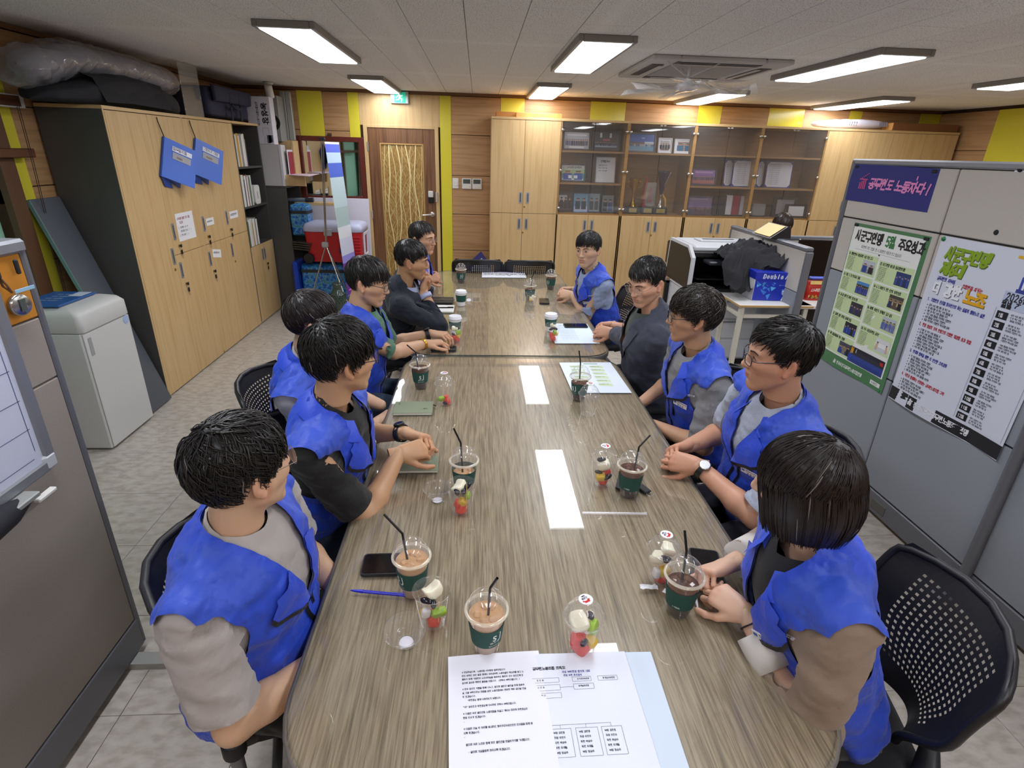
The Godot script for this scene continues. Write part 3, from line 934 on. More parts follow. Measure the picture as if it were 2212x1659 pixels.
func _on_top()->void:
	var nz:=fnoise(3,3)
	var bag:=thing("black_bag","long black fabric bag lying on top of the left cupboards under the roll","bag",Vector3(-2.55,2.006,-4.35))
	var rings:=[]
	for i in 26:
		var q:=i/25.0
		var z:=.74 - 1.6*q
		var e:=pow(sin(PI*clampf(q*.96+.02,0,1)),.35) if i>0 and i<25 else .02
		var hh:=(.06+.045*smoothstep(.1,.45,q))*e
		rings.append([Vector3(.03,hh,z),Vector3(.165*e,0,0),Vector3(0,hh,0),.6])
	obj("bag_body",blob(rings,26,nz,.012,7.0),mat("black_cloth","15161d",.8),bag)
	var fl:=MB.new()
	fl.grid([PackedVector3Array([Vector3(.197,.02,.3),Vector3(.201,.03,.0),Vector3(.2,.02,-.5)]),PackedVector3Array([Vector3(.17,.15,.35),Vector3(.18,.18,.05),Vector3(.17,.18,-.45)]),PackedVector3Array([Vector3(.03,.2,.3),Vector3(.03,.215,.0),Vector3(.03,.215,-.5)])])
	obj("flap",fl,M["black_cloth"],bag)
	var roll:=thing("wrapped_roll","thick grey roll wrapped in crinkled clear plastic lying over the black bag","roll",Vector3(-2.57,2.165,-4.4))
	rings=[]
	for i in 40:
		var q:=i/39.0
		var z:=.74 - 1.6*q
		var e:=sqrt(clampf(1.0 - pow(absf(q*2 - 1),14.0),0,1))
		var r:=.085*maxf(e,.05)
		rings.append([Vector3(.0,.02+.085*smoothstep(.0,.35,q) - .02*smoothstep(.6,1.0,q),z),Vector3(r*1.3,0,0),Vector3(0,r,0)])
	obj("core",blob(rings,30,fnoise(8,2),.008,4.0),mat("roll_grey","75727c",.5),roll)
	rings=[]
	for i in 110:
		var q:=i/109.0
		var z:=.82 - 1.74*q
		var e:=sqrt(clampf(1.0 - pow(absf(q*2 - 1),16.0),0,1))
		var r:=.1*maxf(e,.04)*(1.0+.12*exp(-pow((q - .03)*16,2.0)))
		rings.append([Vector3(.0,.0+.1*smoothstep(.0,.33,q) - .02*smoothstep(.6,1.0,q),z),Vector3(r*1.3,0,0),Vector3(0,r,0)])
	var film:=glassy("plastic_film","e9ebf0",.16,.08)
	obj("plastic_wrap",blob(rings,64,fnoise(9,4,true),.022,6.0),film,roll)
	var ac:=thing("acrylic_stand","tall clear acrylic sheet standing on the cupboards between the bags","acrylic sheet",Vector3(-2.44,2.006,-5.42))
	obj("sheet",bx(Vector3(0,.2,0),Vector3(.006,.4,.33),.001),glassy("acrylic","dfe4de",.12,.03),ac)
	obj("foot",bx(Vector3(-.05,.003,0),Vector3(.12,.006,.33),.001),M["acrylic"],ac)
	var nb:=thing("cooler_bag","dark navy insulated bag with straps on the far end of the cupboards","bag",Vector3(-2.55,2.006,-6.09))
	var navy:=mat("navy_cloth","20223a",.75)
	rings=[]
	for i in 14:
		var q:=i/13.0
		var y:=.29*q
		var e:=.02 if i==0 or i==13 else 1.0 - .08*pow(absf(q*2 - 1),6.0)
		rings.append([Vector3(0,.29 - y,0),Vector3(.16*e,0,0),Vector3(0,0,.46*e),.22])
	obj("body",blob(rings,48,nz,.006,9.0),navy,nb)
	var fp:=MB.new()
	fp.add(blob([[Vector3(.16,.285,0),Vector3(.01,0,0),Vector3(0,0,.4),.3],[Vector3(.19,.27,0),Vector3(.02,0,0),Vector3(0,0,.44),.3],[Vector3(.186,.16,0),Vector3(.02,0,0),Vector3(0,0,.42),.3],[Vector3(.17,.15,0),Vector3(.005,0,0),Vector3(0,0,.4),.3]],32,nz,.004,12.0))
	obj("flap",fp,navy,nb)
	var sb:=MB.new()
	for z in [-.1,.12]:
		sb.box(Vector3(.205,.13,z),Vector3(.008,.26,.03),.002)
	sb.tube([Vector3(.21,.14,-.1),Vector3(.225,.11,-.04),Vector3(.225,.11,.06),Vector3(.21,.14,.12)],.012,8)
	obj("strap",sb,mat("strap_dark","1a1b26",.8),nb)
func _alcove()->void:
	var dark:Material=M["carcass_dark"]
	var t:=thing("low_shelf","dark low shelf unit in the corner with its plain end panel showing","shelf unit",Vector3(-2.45,0,-6.89))
	var xb:=-.31; var xf:=.31
	for z in [.26,-.26]:
		obj("end_panel",span(xb,xf,.0,1.362,z - .01,z+.01,.002),mat("carcass_side","4b4a48",.42),t)
	obj("top_panel",span(xb,xf,1.362,1.385,-.27,.27,.002),dark,t)
	obj("back_panel",span(xb,xb+.015,.02,1.36,-.25,.25,0),dark,t)
	for y in [.03,.5,.95]:
		obj("shelf",span(xb+.015,xf - .01,y - .02,y,-.25,.25,.001),dark,t)
	var white:=mat("carton_white","d2d0d8",.6)
	var b1:=thing("white_carton","flat white carton standing end up with vertical brush lettering and a fist drawing","carton",Vector3(-2.3,1.81,-6.68))
	obj("carton_body",span(-.145,.1,0,.46,-.07,.06,.003),white,b1)
	var ink:=MB.new()
	var at:=func(x:float,y:float)->Vector3:return Vector3(-.145+x,.46 - y,.0609)
	var rot:=func(x:float,y:float)->Vector3:return at.call(.215 - y,.06+x)
	write(ink,"농성장",.0,.0,.062,.16,ln("1a1a1e"),rot,.0,1.05)
	var rot2:=func(x:float,y:float)->Vector3:return at.call(.12 - y,.05+x)
	write(ink,"김포출자출연노동조합",.0,.0,.024,.12,ln("3a3a44"),rot2)
	for q in [[.14,.3,.2,.3],[.2,.3,.205,.37],[.14,.3,.15,.38],[.15,.38,.165,.45],[.205,.37,.235,.44],[.175,.37,.21,.45],[.19,.37,.22,.445],[.16,.4,.2,.41],[.165,.43,.21,.43]]:
		patch(ink,q[0],q[1],q[0]+.0022 if absf(q[2] - q[0])<.02 else q[2],q[3] if absf(q[3] - q[1])>.03 else q[1]+.0022,ln("5a5a70"),at)
	obj("print",ink,vmat("ink",.8),b1)
	var b2:=thing("plain_carton","plain grey-white carton under the lettered carton","carton",Vector3(-2.25,1.386,-6.68))
	obj("carton_body",span(-.12,.11,0,.422,-.09,.06,.003),mat("carton_grey","bdbbba",.6),b2)
	obj("flap_edge",span(.085,.112,0,.424,.0605,.064,.001),white,b2)
	var sp:=thing("speaker","grey loudspeaker with a black round cone behind the white carton","speaker",Vector3(-2.25,1.84,-6.92))
	obj("cabinet",span(-.13,.07,0,.46,-.09,.09,.006),mat("speaker_grey","8d8c88",.5),sp)
	var cone:=MB.new()
	cone.lathe([Vector2(0,-.02),Vector2(.05,.0),Vector2(.075,.004),Vector2(.082,.0)],28,Transform3D(Basis(Vector3.RIGHT,PI/2),Vector3(-.01,.19,.092)))
	obj("cone",cone,mat("cone_black","17171a",.6),sp)
	var st:=thing("storage_box","light wooden box standing on the dark low shelf beside the mirror","box",Vector3(-2.2,1.386,-7.0))
	obj("box_body",span(-.11,.11,0,.47,-.1,.1,.003),M["beech_front"],st)
	obj("box_edge",span(.085,.111,.01,.46,.1005,.104,.001),M["beech_flat"],st)
	var ch:=thing("metal_channel","pair of grey aluminium channels standing on the wooden box by the ceiling","metal channel",Vector3(-2.16,1.858,-7.05))
	for i in 2:
		obj("channel",span(-.06+.062*i,-.002+.062*i,0,.5,-.03,.02,.004),mat("alu","a3a4a0",.45,.4),ch)
	var rb:=thing("framed_certificate","white folder with a red face wedged between carton and wooden box","folder",Vector3(-2.105,1.4,-6.8))
	obj("cover",span(-.004,.0,0,.36,-.12,.1,.001),white,rb)
	obj("red_face",span(.0005,.0025,.06,.34,-.1,.075,.001),mat("red_card","8e1f33",.5),rb)
	var pk:=thing("pink_board","pale pink board lying on top of the low shelf and sticking out","board",Vector3(-2.03,1.5,-6.72))
	obj("board",lay(PackedVector2Array([Vector2(-.2,.12),Vector2(.14,.4),Vector2(.2,-.26),Vector2(-.02,-.12)]),0,.006),mat("pink_card","dcc6d4",.5),pk)
	obj("prop",span(-.19,.1,-.113,.0,.02,.06,.002),M["beech_front"],pk)
	var mi:=thing("wall_mirror","wall mirror in a dark red wooden frame left of the door","mirror",Vector3(-1.735,1.25,WALL_Z+.003))
	obj("frame",_ring(-.385,.385,-.05,.665,.055,.0,.03,.004),mat("mahogany","5c231b",.35),mi)
	obj("glass",span(-.335,.335,.0,.615,.003,.008,0),mat("mirror","d9dedb",.03,1.0),mi)
	obj("hook",bx(Vector3(.0,.685,.01),Vector3(.05,.03,.012),.004),mat("brass_dark","4d3b22",.5),mi)
	var wb:=thing("white_foam_board","large white board leaning on the wall behind the red cooler","board",Vector3(-1.68,.0,-7.06))
	var o:=obj("panel",span(-.37,.35,.0,1.235,-.012,.012,.003),mat("foam_white","d6d4e0",.6),wb)
	o.rotation.x=-.06
	var cl:=thing("glass_tube","grey cylinder with a black cap lying on the board by the mirror","tube",Vector3(-2.05,1.225,-6.82))
	var tm:=MB.new()
	tm.tube([Vector3(-.14,0,0),Vector3(.06,.004,0)],.022,14)
	obj("tube",tm,mat("tube_grey","6e7d88",.3),cl)
	var tc:=MB.new()
	tc.tube([Vector3(.055,.004,0),Vector3(.145,.006,0)],.026,14)
	obj("cap",tc,mat("slot_dark","2a2c36",.4),cl)
	var pl:=thing("wooden_ledge","narrow light wooden plank above the white board","plank",Vector3(-1.87,1.2,-6.9))
	obj("plank",span(-.25,.28,-.03,.0,-.09,.1,.002),M["beech_flat"],pl)
	var pat:=noise_tex("starry",.012,3,[[.0,"123a80"],[.3,"1c5db0"],[.45,"2f86c8"],[.55,"7fb0a8"],[.62,"1f6ab8"],[.8,"4f8f76"],[1.0,"174a96"]],512,FastNoiseLite.TYPE_CELLULAR,false,31)
	tri_mat("blue_print",pat,Vector3(3.2,3.2,3.2),.3)
	var nzb:=fnoise(12,3)
	var bl:=[["tall blue patterned cooler bag standing behind the white board",Vector3(-2.03,.83,-6.72),.2,.38,.2],["wide blue patterned cooler bag under the red cooler",Vector3(-1.8,.0,-6.72),.52,.56,.4]]
	for i in 2:
		var q:Array=bl[i]
		var g:=thing("picnic_bag",q[0],"bag",q[1])
		var rings:=[]
		for k in 16:
			var s:=k/15.0
			var e:=.02 if k==0 or k==15 else 1.0 - .05*pow(absf(s*2 - 1),8.0)
			rings.append([Vector3(0,q[3]*(1 - s),0),Vector3(q[2]/2*e,0,0),Vector3(0,0,q[4]/2*e),.2])
		obj("body",blob(rings,48,nzb,.006,10.0),M["blue_print"],g)
		obj("belt",_ring4(q[2]/2+.005,q[4]/2+.005,q[3]*(.69 if i==0 else .8),.035),mat("belt_dark","23282c",.6),g)
	var plain:=thing("blue_crate","plain deep blue bag edge beside the patterned cooler bag","bag",Vector3(-2.1,.0,-6.6))
	obj("body",span(-.03,.03,0,.58,-.15,.15,.02),mat("deep_blue","1a3fae",.5),plain)
	var fc:=thing("folding_chairs","stack of folded dark metal stands lying beside the red cooler","folded stand",Vector3(-2.02,.71,-6.58))
	for i in 4:
		var b:=MB.new()
		b.tube([Vector3(-.1,.025*i,.0),Vector3(.1+.01*i,.025*i - .006,.08)],.009,6)
		b.box(Vector3(.0,.025*i,-.03),Vector3(.2,.012,.1),.003)
		obj("bar",b,mat("stand_metal","5b564e",.4,.5),fc)
	var co:=thing("red_cooler","red hard plastic cooler with a pale lid beside the tripod banner","cooler",Vector3(-1.645,.575,-6.7))
	var red:=mat("cooler_red","b31a22",.35)
	var rings:=[]
	for k in 9:
		var s:=k/8.0
		rings.append([Vector3(0,.335 - .335*s,0),Vector3(.325 - .025*s,0,0),Vector3(0,0,.195 - .02*s),.16])
	var cb:=blob(rings,60,nzb,.0,1.0)
	cb.add(bx(Vector3(0,.004,0),Vector3(.58,.008,.33),.002))
	obj("tub",cb,red,co)
	for k in 8:
		var rib:=MB.new()
		rib.add(bx(Vector3(.238,.04+.035*k,.183+.002*k),Vector3(.13,.018,.014),.005))
		obj("rib",rib,red,co)
	var lid:=blob([[Vector3(0,.435,0),Vector3(.01,0,0),Vector3(0,0,.01),.2],[Vector3(0,.435,0),Vector3(.27,0,0),Vector3(0,0,.15),.2],[Vector3(0,.42,0),Vector3(.315,0,0),Vector3(0,0,.19),.2],[Vector3(0,.385,0),Vector3(.335,0,0),Vector3(0,0,.205),.2],[Vector3(0,.34,0),Vector3(.335,0,0),Vector3(0,0,.205),.2],[Vector3(0,.335,0),Vector3(.3,0,0),Vector3(0,0,.18),.2]],60,nzb,.0,1.0)
	obj("lid",lid,mat("lid_pale","b9bcd6",.4),co)
	obj("latch",bx(Vector3(-.05,.335,.212),Vector3(.09,.075,.018),.006),mat("latch_pale","b3b3bb",.4),co)
	obj("side_handle",_ring(-.11,.11,.05,.33,.035,.0,.02,.004),mat("handle_pale","cfcedd",.4),co)
	var sh:MeshInstance3D=co.get_node("side_handle")
	sh.transform=Transform3D(Basis(Vector3.UP,PI/2),Vector3(.318,0,0))
	obj("badge",bx(Vector3(.13,.13,.193),Vector3(.14,.06,.004),.002),mat("badge_navy","1d2360",.4),co)
	var wl:=MB.new()
	wl.lathe([Vector2(0,.02),Vector2(.05,.02),Vector2(.058,.014),Vector2(.058,-.014),Vector2(.05,-.02),Vector2(0,-.02)],22,Transform3D(Basis(Vector3.RIGHT,PI/2),Vector3(-.29,.04,.2)))
	obj("wheel",wl,mat("wheel_black","161616",.6),co)
	var tp:=thing("tripod_stand","thin metal tripod stand holding the narrow banner by the mirror","stand",Vector3(-1.65,0,-6.2))
	var tm2:=MB.new()
	tm2.tube([Vector3(.06,1.87,0),Vector3(.03,1.4,0),Vector3(.0,.82,0)],.007,8)
	tm2.tube([Vector3(.085,1.86,.02),Vector3(.05,1.4,.02),Vector3(.01,.82,.01)],.005,8)
	obj("pole",tm2,mat("chrome","b9b7b2",.2,.9),tp)
	for q in [[-.28,.12],[.27,.16],[.22,-.25]]:
		var lm:=MB.new()
		lm.tube([Vector3(0,.82,0),Vector3(q[0],.0,q[1])],.008,8)
		obj("leg",lm,M["chrome"],tp)
	obj("collar",bx(Vector3(-.01,.82,0),Vector3(.07,.06,.05),.012),mat("collar_grey","9a9994",.4),tp)
	obj("clip",bx(Vector3(.07,1.875,.01),Vector3(.06,.03,.03),.006),M["slot_dark"],tp)
	var ba:=thing("banner_stand","tall narrow printed banner in blue and purple seen edge on at the tripod","banner",Vector3(-1.56,0,-6.17))
	var bm:=MB.new()
	var atb:=func(x:float,y:float)->Vector3:return Vector3(.02+.06*x+.11*y/1.8,1.85 - y,.05 - .35*x)
	var yy:=.0
	for q in [[.02,"e8eaf2"],[.08,"5b6fd8"],[.1,"b9d3ea"],[.14,"4a6ad0"],[.3,"bcd4dc"],[.2,"a9c2c4"],[.12,"d9dee4"],[.18,"c8cfe6"],[.08,"8d8ad8"],[.35,"6a2f9a"],[.1,"9a86d6"],[.13,"c9cdea"]]:
		patch(bm,.0,yy,1.0,yy+q[0],ln(q[1]),atb)
		yy+=q[0]
	for k in 9:
		patch(bm,.15+.1*(k % 2),1.24+.034*k,.8,1.256+.034*k,ln(["e8d44a","f0f0fa","d884c0"][k % 3]),func(x,y):return atb.call(x,y)+Vector3(.0008,0,.0003))
	obj("printed_sheet",bm,vmat("banner_print",.35),ba)
	var va:=thing("celadon_vase","dark green pierced celadon vase standing by the tripod legs","vase",Vector3(-1.53,.0,-6.02))
	var vm:=MB.new()
	vm.lathe([Vector2(.0,.425),Vector2(.038,.43),Vector2(.05,.44),Vector2(.047,.42),Vector2(.04,.385),Vector2(.05,.36),Vector2(.075,.33),Vector2(.088,.28),Vector2(.08,.21),Vector2(.06,.14),Vector2(.05,.08),Vector2(.055,.03),Vector2(.066,.0)],32)
	obj("body",vm,mat("celadon","3c4a42",.18),va)
	var ho:=MB.new()
	for r in 4:
		for k in 16:
			var a:=TAU*(k+.5*(r % 2))/16
			ho.ball(Vector3(.084*cos(a),.24+.025*r,.084*sin(a)),Vector3(.007,.008,.007),6,4)
	obj("piercing",ho,mat("pierced_dark","161c19",.6),va)
func _ring4(hx_:float,hz:float,y:float,h:float)->MB:
	var b:=MB.new()
	var p:=rrect(hx_*2,hz*2,.03,5)
	var rows:=[]
	for yy in [y+h,y]:
		var r:=PackedVector3Array()
		for q in p:
			r.append(Vector3(q.x,yy,q.y))
		rows.append(r)
	b.grid(rows,true)
	return b
func back_cabinets()->void:
	var beech:Material=M["beech_front"]
	var inner:=tri_mat("beech_inner",TX["beech"],Vector3(.05,1.0,.05),.5)
	inner.albedo_color=hx("c8b7a0")
	var zf:=-6.75; var zb:=-7.15
	var FZ:=Basis()
	var edges:=[.145,.926,1.7,2.477,3.26,4.042,4.83,5.62]
	var names:=["tall plain beech cupboard left of the glass cabinets","leftmost glass front cabinet, full of framed photographs","glass front cabinet holding the trophies","glass front cabinet with the purple pictures and open certificates","rightmost glass front cabinet with plaques, behind the desk partition","tall plain beech cupboard right of the glass cabinets","last tall beech cupboard, in the right corner"]
	var glass:=glassy("cabinet_glass","8f8c88",.12,.015)
	var knob:=MB.new()
	knob.ball(Vector3(0,0,.012),Vector3(.017,.017,.012),14,8)
	var knob_m:=knob.mesh()
	for u in 7:
		var x0:float=edges[u]; var x1:float=edges[u+1]; var xm:=(x0+x1)/2
		if u==0:xm=.524
		var show:=u>=1 and u<=4
		var t:=thing("glass_cabinet" if show else "tall_cupboard",names[u],"cabinet" if show else "cupboard",Vector3(xm,0,-6.95),0,"beech cabinets on the back wall")
		var sh:=-t.position
		var put:=func(called:String,b:MB,m:Material)->MeshInstance3D:
			var o:=obj(called,b,m,t)
			o.position=sh
			return o
		var sm:Material=inner if show else beech
		put.call("side_panel",span(x0,x0+.018,.03,2.145,zb,zf - (.0 if show else .02),.001),sm)
		put.call("side_panel",span(x1 - .018,x1,.03,2.145,zb,zf - (.0 if show else .02),.001),sm)
		put.call("back_panel",span(x0+.018,x1 - .018,.03,2.14,zb,zb+.012,0),inner)
		put.call("top_panel",span(x0,x1,2.143,2.168,zb,zf+.004,.002),M["beech_flat"])
		put.call("plinth",span(x0,x1,0,.04,zb,zf - .03,0),M["carcass_dark"])
		put.call("middle_board",span(x0+.018,x1 - .018,1.14,1.162,zb+.012,zf - (.012 if show else .025),.001),inner)
		for k in 2:
			var a:float=[x0,xm][k]; var b:float=[xm,x1][k]
			var hx1:float=xm+[-.036,.05][k]
			var d:MeshInstance3D=put.call("door",span(a+.0015,b - .0015,.045,1.142,zf - .018,zf,.0015),beech)
			_pull(d,Vector3(hx1,1.025,zf),FZ)
			if k==1 and u!=1:
				_lock(d,Vector3(xm+.012,.925,zf),FZ,false)
			if not show:
				d=put.call("door",span(a+.0015,b - .0015,1.147,2.14,zf - .018,zf,.0015),beech)
				_pull(d,Vector3(hx1+.006,1.32,zf),FZ)
				if k==1:
					_lock(d,Vector3(xm+.02,1.22,zf),FZ,false)
			else:
				d=put.call("glass_door",span(a+.003,b - .003,1.166,2.138,zf - .007,zf - .002,0),glass)
				for y in [2.055,1.63,1.215]:
					inst("glass_hinge",knob_m,M["chrome"],d,Transform3D(Basis(),Vector3(a+.022 if k==0 else b - .022,y,zf - .002)))
				inst("catch",bx(Vector3(xm+(.02 if k else -.02),2.132,zf),Vector3(.03,.014,.008),.002).mesh(),M["chrome"],d)
		if show:
			put.call("shelf",span(x0+.018,x1 - .018,1.826,1.846,zb+.012,zf - .02,.001),inner)
			if u!=2:
				put.call("shelf",span(x0+.018,x1 - .018,1.48,1.5,zb+.012,zf - .02,.001),inner)
	_displays()
	var bm:=[[.2,.78,.06,"b5793c","flat brown carton lying on the tall cupboard by the door"],[.42,.94,.05,"c9934f","flat orange-brown carton lying in front on the same cupboard"]]
	for i in 2:
		var q:Array=bm[i]
		var c:=thing("flat_carton",q[4],"carton",Vector3((q[0]+q[1])/2,2.169,-7.0+.13*i))
		obj("carton_body",bx(Vector3(0,q[2]/2,0),Vector3(q[1] - q[0],q[2],.1),.003),mat("carton_%d" % i,q[3],.7),c)
		obj("lid_seam",bx(Vector3(0,q[2]+.0006,0),Vector3(q[1] - q[0] - .01,.001,.02),0),mat("carton_tape","b98a50",.4),c)
	var c3:=thing("long_carton","long brown carton lying on the cupboard in the right corner","carton",Vector3(5.2,2.169,-6.86))
	obj("carton_body",bx(Vector3(.0,.04,0),Vector3(.8,.08,.18),.004),mat("carton_2","7d512f",.7),c3)
	obj("end_flap",bx(Vector3(-.401,.04,0),Vector3(.003,.076,.176),0),mat("carton_1","c9934f",.7),c3)
	var sk:=thing("white_roll","long white wrapped roll with grey print lying on top of the glass cabinets","roll",Vector3(4.3,2.169,-6.9))
	var rings:=[]
	for k in 24:
		var s:=k/23.0
		var e:=.02 if k==0 or k==23 else pow(sin(PI*clampf(s,.03,.97)),.3)
		rings.append([Vector3(-.42+.9*s,.045+.02*s,0),Vector3(0,(.045+.012*s)*e,0),Vector3(0,0,.075*e)])
	obj("sheet_roll",blob(rings,24,fnoise(40,3),.006,12.0),mat("roll_white","d3d0de",.5),sk)
	var rp:=MB.new()
	for k in 10:
		rp.ball(Vector3(-.02+.028*k if k<5 else .26+.022*k,.06,.0715),Vector3(.012,.025 if k<5 else .03,.004),8,5)
	obj("grey_print",rp,mat("print_grey","8a8898",.6),sk)
func _photo(key:String,x0:float,x1:float,y0:float,y1:float,z:float,frame:String,art:Array,label:String,fw:=.018,lean:=.12)->void:
	var t:=thing("framed_photo",label,"framed picture",Vector3((x0+x1)/2,y0,z))
	var w:=x1 - x0; var h:=y1 - y0
	var tilt:=Transform3D(Basis(Vector3.RIGHT,-lean),Vector3.ZERO)
	var f:=_ring(-w/2,w/2,0,h,fw,.0,.016,.002)
	var fo:=obj("frame",f,mat("frame_"+frame,frame,.35),t)
	fo.transform=tilt
	var bo:=obj("back_board",span(-w/2+.004,w/2 - .004,.004,h - .004,.0,.006,0),mat("frame_"+frame,frame,.35),t)
	bo.transform=tilt
	var so:=obj("easel_foot",bx(Vector3(0,h*.32,-.03),Vector3(.04,h*.62,.004),0),mat("frame_"+frame,frame,.35),t)
	var p:=MB.new()
	var iw:=w - 2*fw; var ih:=h - 2*fw
	var at:=func(x:float,y:float)->Vector3:return Vector3(-iw/2+iw*x,fw+ih*(1 - y),.0068)
	for a in art:
		if str(a[0])=="crowd":
			var rng:=RandomNumberGenerator.new()
			rng.seed=hash(key)
			var k:int=a[3]
			for i in k:
				var px:=(i+.5)/k*.9+.05+rng.randf_range(-.01,.01)
				var bw:=.36/k
				var up:=func(x:float,y:float)->Vector3:return at.call(x,y)+Vector3(0,0,.0004)
				patch(p,px - bw,a[1],px+bw,a[2],ln(a[4+rng.randi() % (a.size() - 4)]),up)
				patch(p,px - bw*.55,a[1] - (a[2] - a[1])*.28,px+bw*.55,a[1],ln("b98c72"),up)
				patch(p,px - bw*.6,a[1] - (a[2] - a[1])*.36,px+bw*.6,a[1] - (a[2] - a[1])*.22,ln("1d1a1c"),up)
		elif str(a[0])=="text":
			var up2:=func(x:float,y:float)->Vector3:return Vector3(-iw/2+x,fw+ih - y,.0074)
			write(p,a[1],a[2],a[3],a[4],.14,ln(a[5]),up2)
		else:
			patch(p,a[0],a[1],a[2],a[3],ln(a[4]),func(x,y):return at.call(x,y)+Vector3(0,0,.0002*(a[5] if a.size()>5 else 0)))
	var po:=obj("print",p,vmat("photo_print",.25),t)
	po.transform=tilt
func _displays()->void:
	var za:=-6.9
	_photo("A",.975,1.3,1.846,2.06,za,"23232a",[[0,0,1,.5,"b9bcc4"],[0,.5,1,1,"a8a9b0"],[.1,.12,.9,.22,"e0e2e8",1],[.2,.85,.8,.95,"d9dade",1],["crowd",.52,.8,13,"20376e","1d2a50","2c2c34","34508a"]],"framed group photograph in a pale room, first on the top shelf")
	_photo("B",1.315,1.655,1.846,2.072,za,"1c2026",[[0,0,1,.55,"3c434c"],[0,.55,1,1,"2c3846"],[.25,.06,.33,.32,"c8d2d8",1],[.62,.06,.7,.32,"c8d2d8",1],[.36,.4,.64,.5,"a8586a",1],[.08,.72,.92,.86,"8fa2b4",1],["crowd",.62,.78,15,"22407e","1d2a50","30343c"]],"dark framed photograph of a meeting hall, second on the top shelf")
	_photo("C",1.735,2.07,1.846,2.062,za,"5a5550",[[0,0,1,.45,"2f62b8"],[0,.45,1,.7,"55606a"],[0,.7,1,1,"5e95b4"],[.5,.2,.62,.27,"9ab8e4",1],[.62,.44,.98,.6,"c9d6e2",1],["crowd",.6,.74,12,"35618c","6b6f74","9aa6b0"]],"framed outdoor photograph with a bright blue sky on the top shelf")
	_photo("D",2.1,2.265,1.846,2.012,za,"d9d9dc",[[0,0,1,1,"e4e4e6"],[.12,.14,.88,.86,"b6b4b0",1],[.14,.74,.86,.86,"7a2a2a",1],["crowd",.45,.75,4,"1b1f2c","202a3a"]],"small white framed photograph of standing people, the narrower of two",.012)
	_photo("E",2.285,2.52,1.846,2.005,za+.03,"d9d9dc",[[0,0,1,1,"e4e4e6"],[.14,.12,.86,.88,"9f8a80",1],["crowd",.42,.86,2,"23698e","1f5f86"]],"white framed photograph of two people in teal jackets, the wider of two",.012)
	_photo("F",.965,1.275,1.5,1.705,za,"3a3a3a",[[0,0,1,.3,"c8c9c4"],[0,.3,1,.55,"a7c08a"],[0,.55,1,1,"5f8f98"],[.04,.86,.96,.98,"c9d4d6",1],["text","노사상생 업무협약",.06,.012,.022,"3e6a3c"],["crowd",.52,.95,2,"1d1f28","2a52a8"],[.3,.66,.46,.86,"e8e8ea",3],[.54,.66,.7,.86,"e8e8ea",3]],"framed photograph of two people holding documents on the middle shelf")
	_photo("K0",.95,1.15,1.162,1.39,za+.02,"22242a",[[0,0,1,1,"40444c"],[.0,.1,.6,.5,"c9ccd2",1],["crowd",.4,.9,3,"15171c","1c1f28"]],"dark framed photograph first on the lowest display shelf")
	_photo("K1",1.14,1.32,1.162,1.38,za+.05,"6a8aa6",[[0,0,1,1,"6e9ab4"],[0,.7,1,1,"b9c2da",1],["crowd",.4,.86,2,"1e4e9e","2a2c36"]],"pale blue photograph second on the lowest display shelf",.008)
	_photo("K2",1.325,1.475,1.162,1.385,za,"46484e",[[0,0,1,1,"8aa0a8"],["crowd",.42,.9,2,"23252e","3a3034"]],"photograph of two people third on the lowest display shelf",.008)
	_photo("K3",1.485,1.645,1.162,1.372,za+.02,"2d2f33",[[0,0,1,1,"77807c"],["crowd",.42,.95,2,"20232b","1f3f7a"]],"dark photograph last on the lowest display shelf",.01)
	_photo("G",1.385,1.625,1.5,1.79,za,"8d8c88",[[0,0,1,1,"d6d6d8"],["text","단체협약서",.05,.03,.024,"3a3a44"],["text","제일조 목적과 원칙",.03,.08,.012,"6a6a74"],["text","제이조 교섭의 대상",.03,.11,.012,"6a6a74"],["text","제삼조 조합의 활동",.03,.14,.012,"6a6a74"]],"white framed agreement sheet standing on the middle shelf",.008)
	_photo("H",2.55,2.86,1.5,1.698,za,"3a3444",[[0,0,1,.5,"8a5aa0"],[0,.5,1,1,"6a4a58"],[.1,.1,.9,.24,"b48ac4",1],[.0,.62,1,.94,"a0584e",1],["crowd",.5,.72,10,"2c2c3c","4a3a5a"]],"purple tinted group photograph on the middle shelf")
	_photo("P",2.55,2.88,1.162,1.382,za,"4c4456",[[0,0,1,.65,"94779e"],[0,.65,1,1,"6e4a56"],[.05,.06,.8,.14,"b8a2c0",1],["crowd",.72,.94,14,"2a2a3a","54384a","3a3f5a"]],"mauve group photograph on the lowest shelf beside the black plaques")
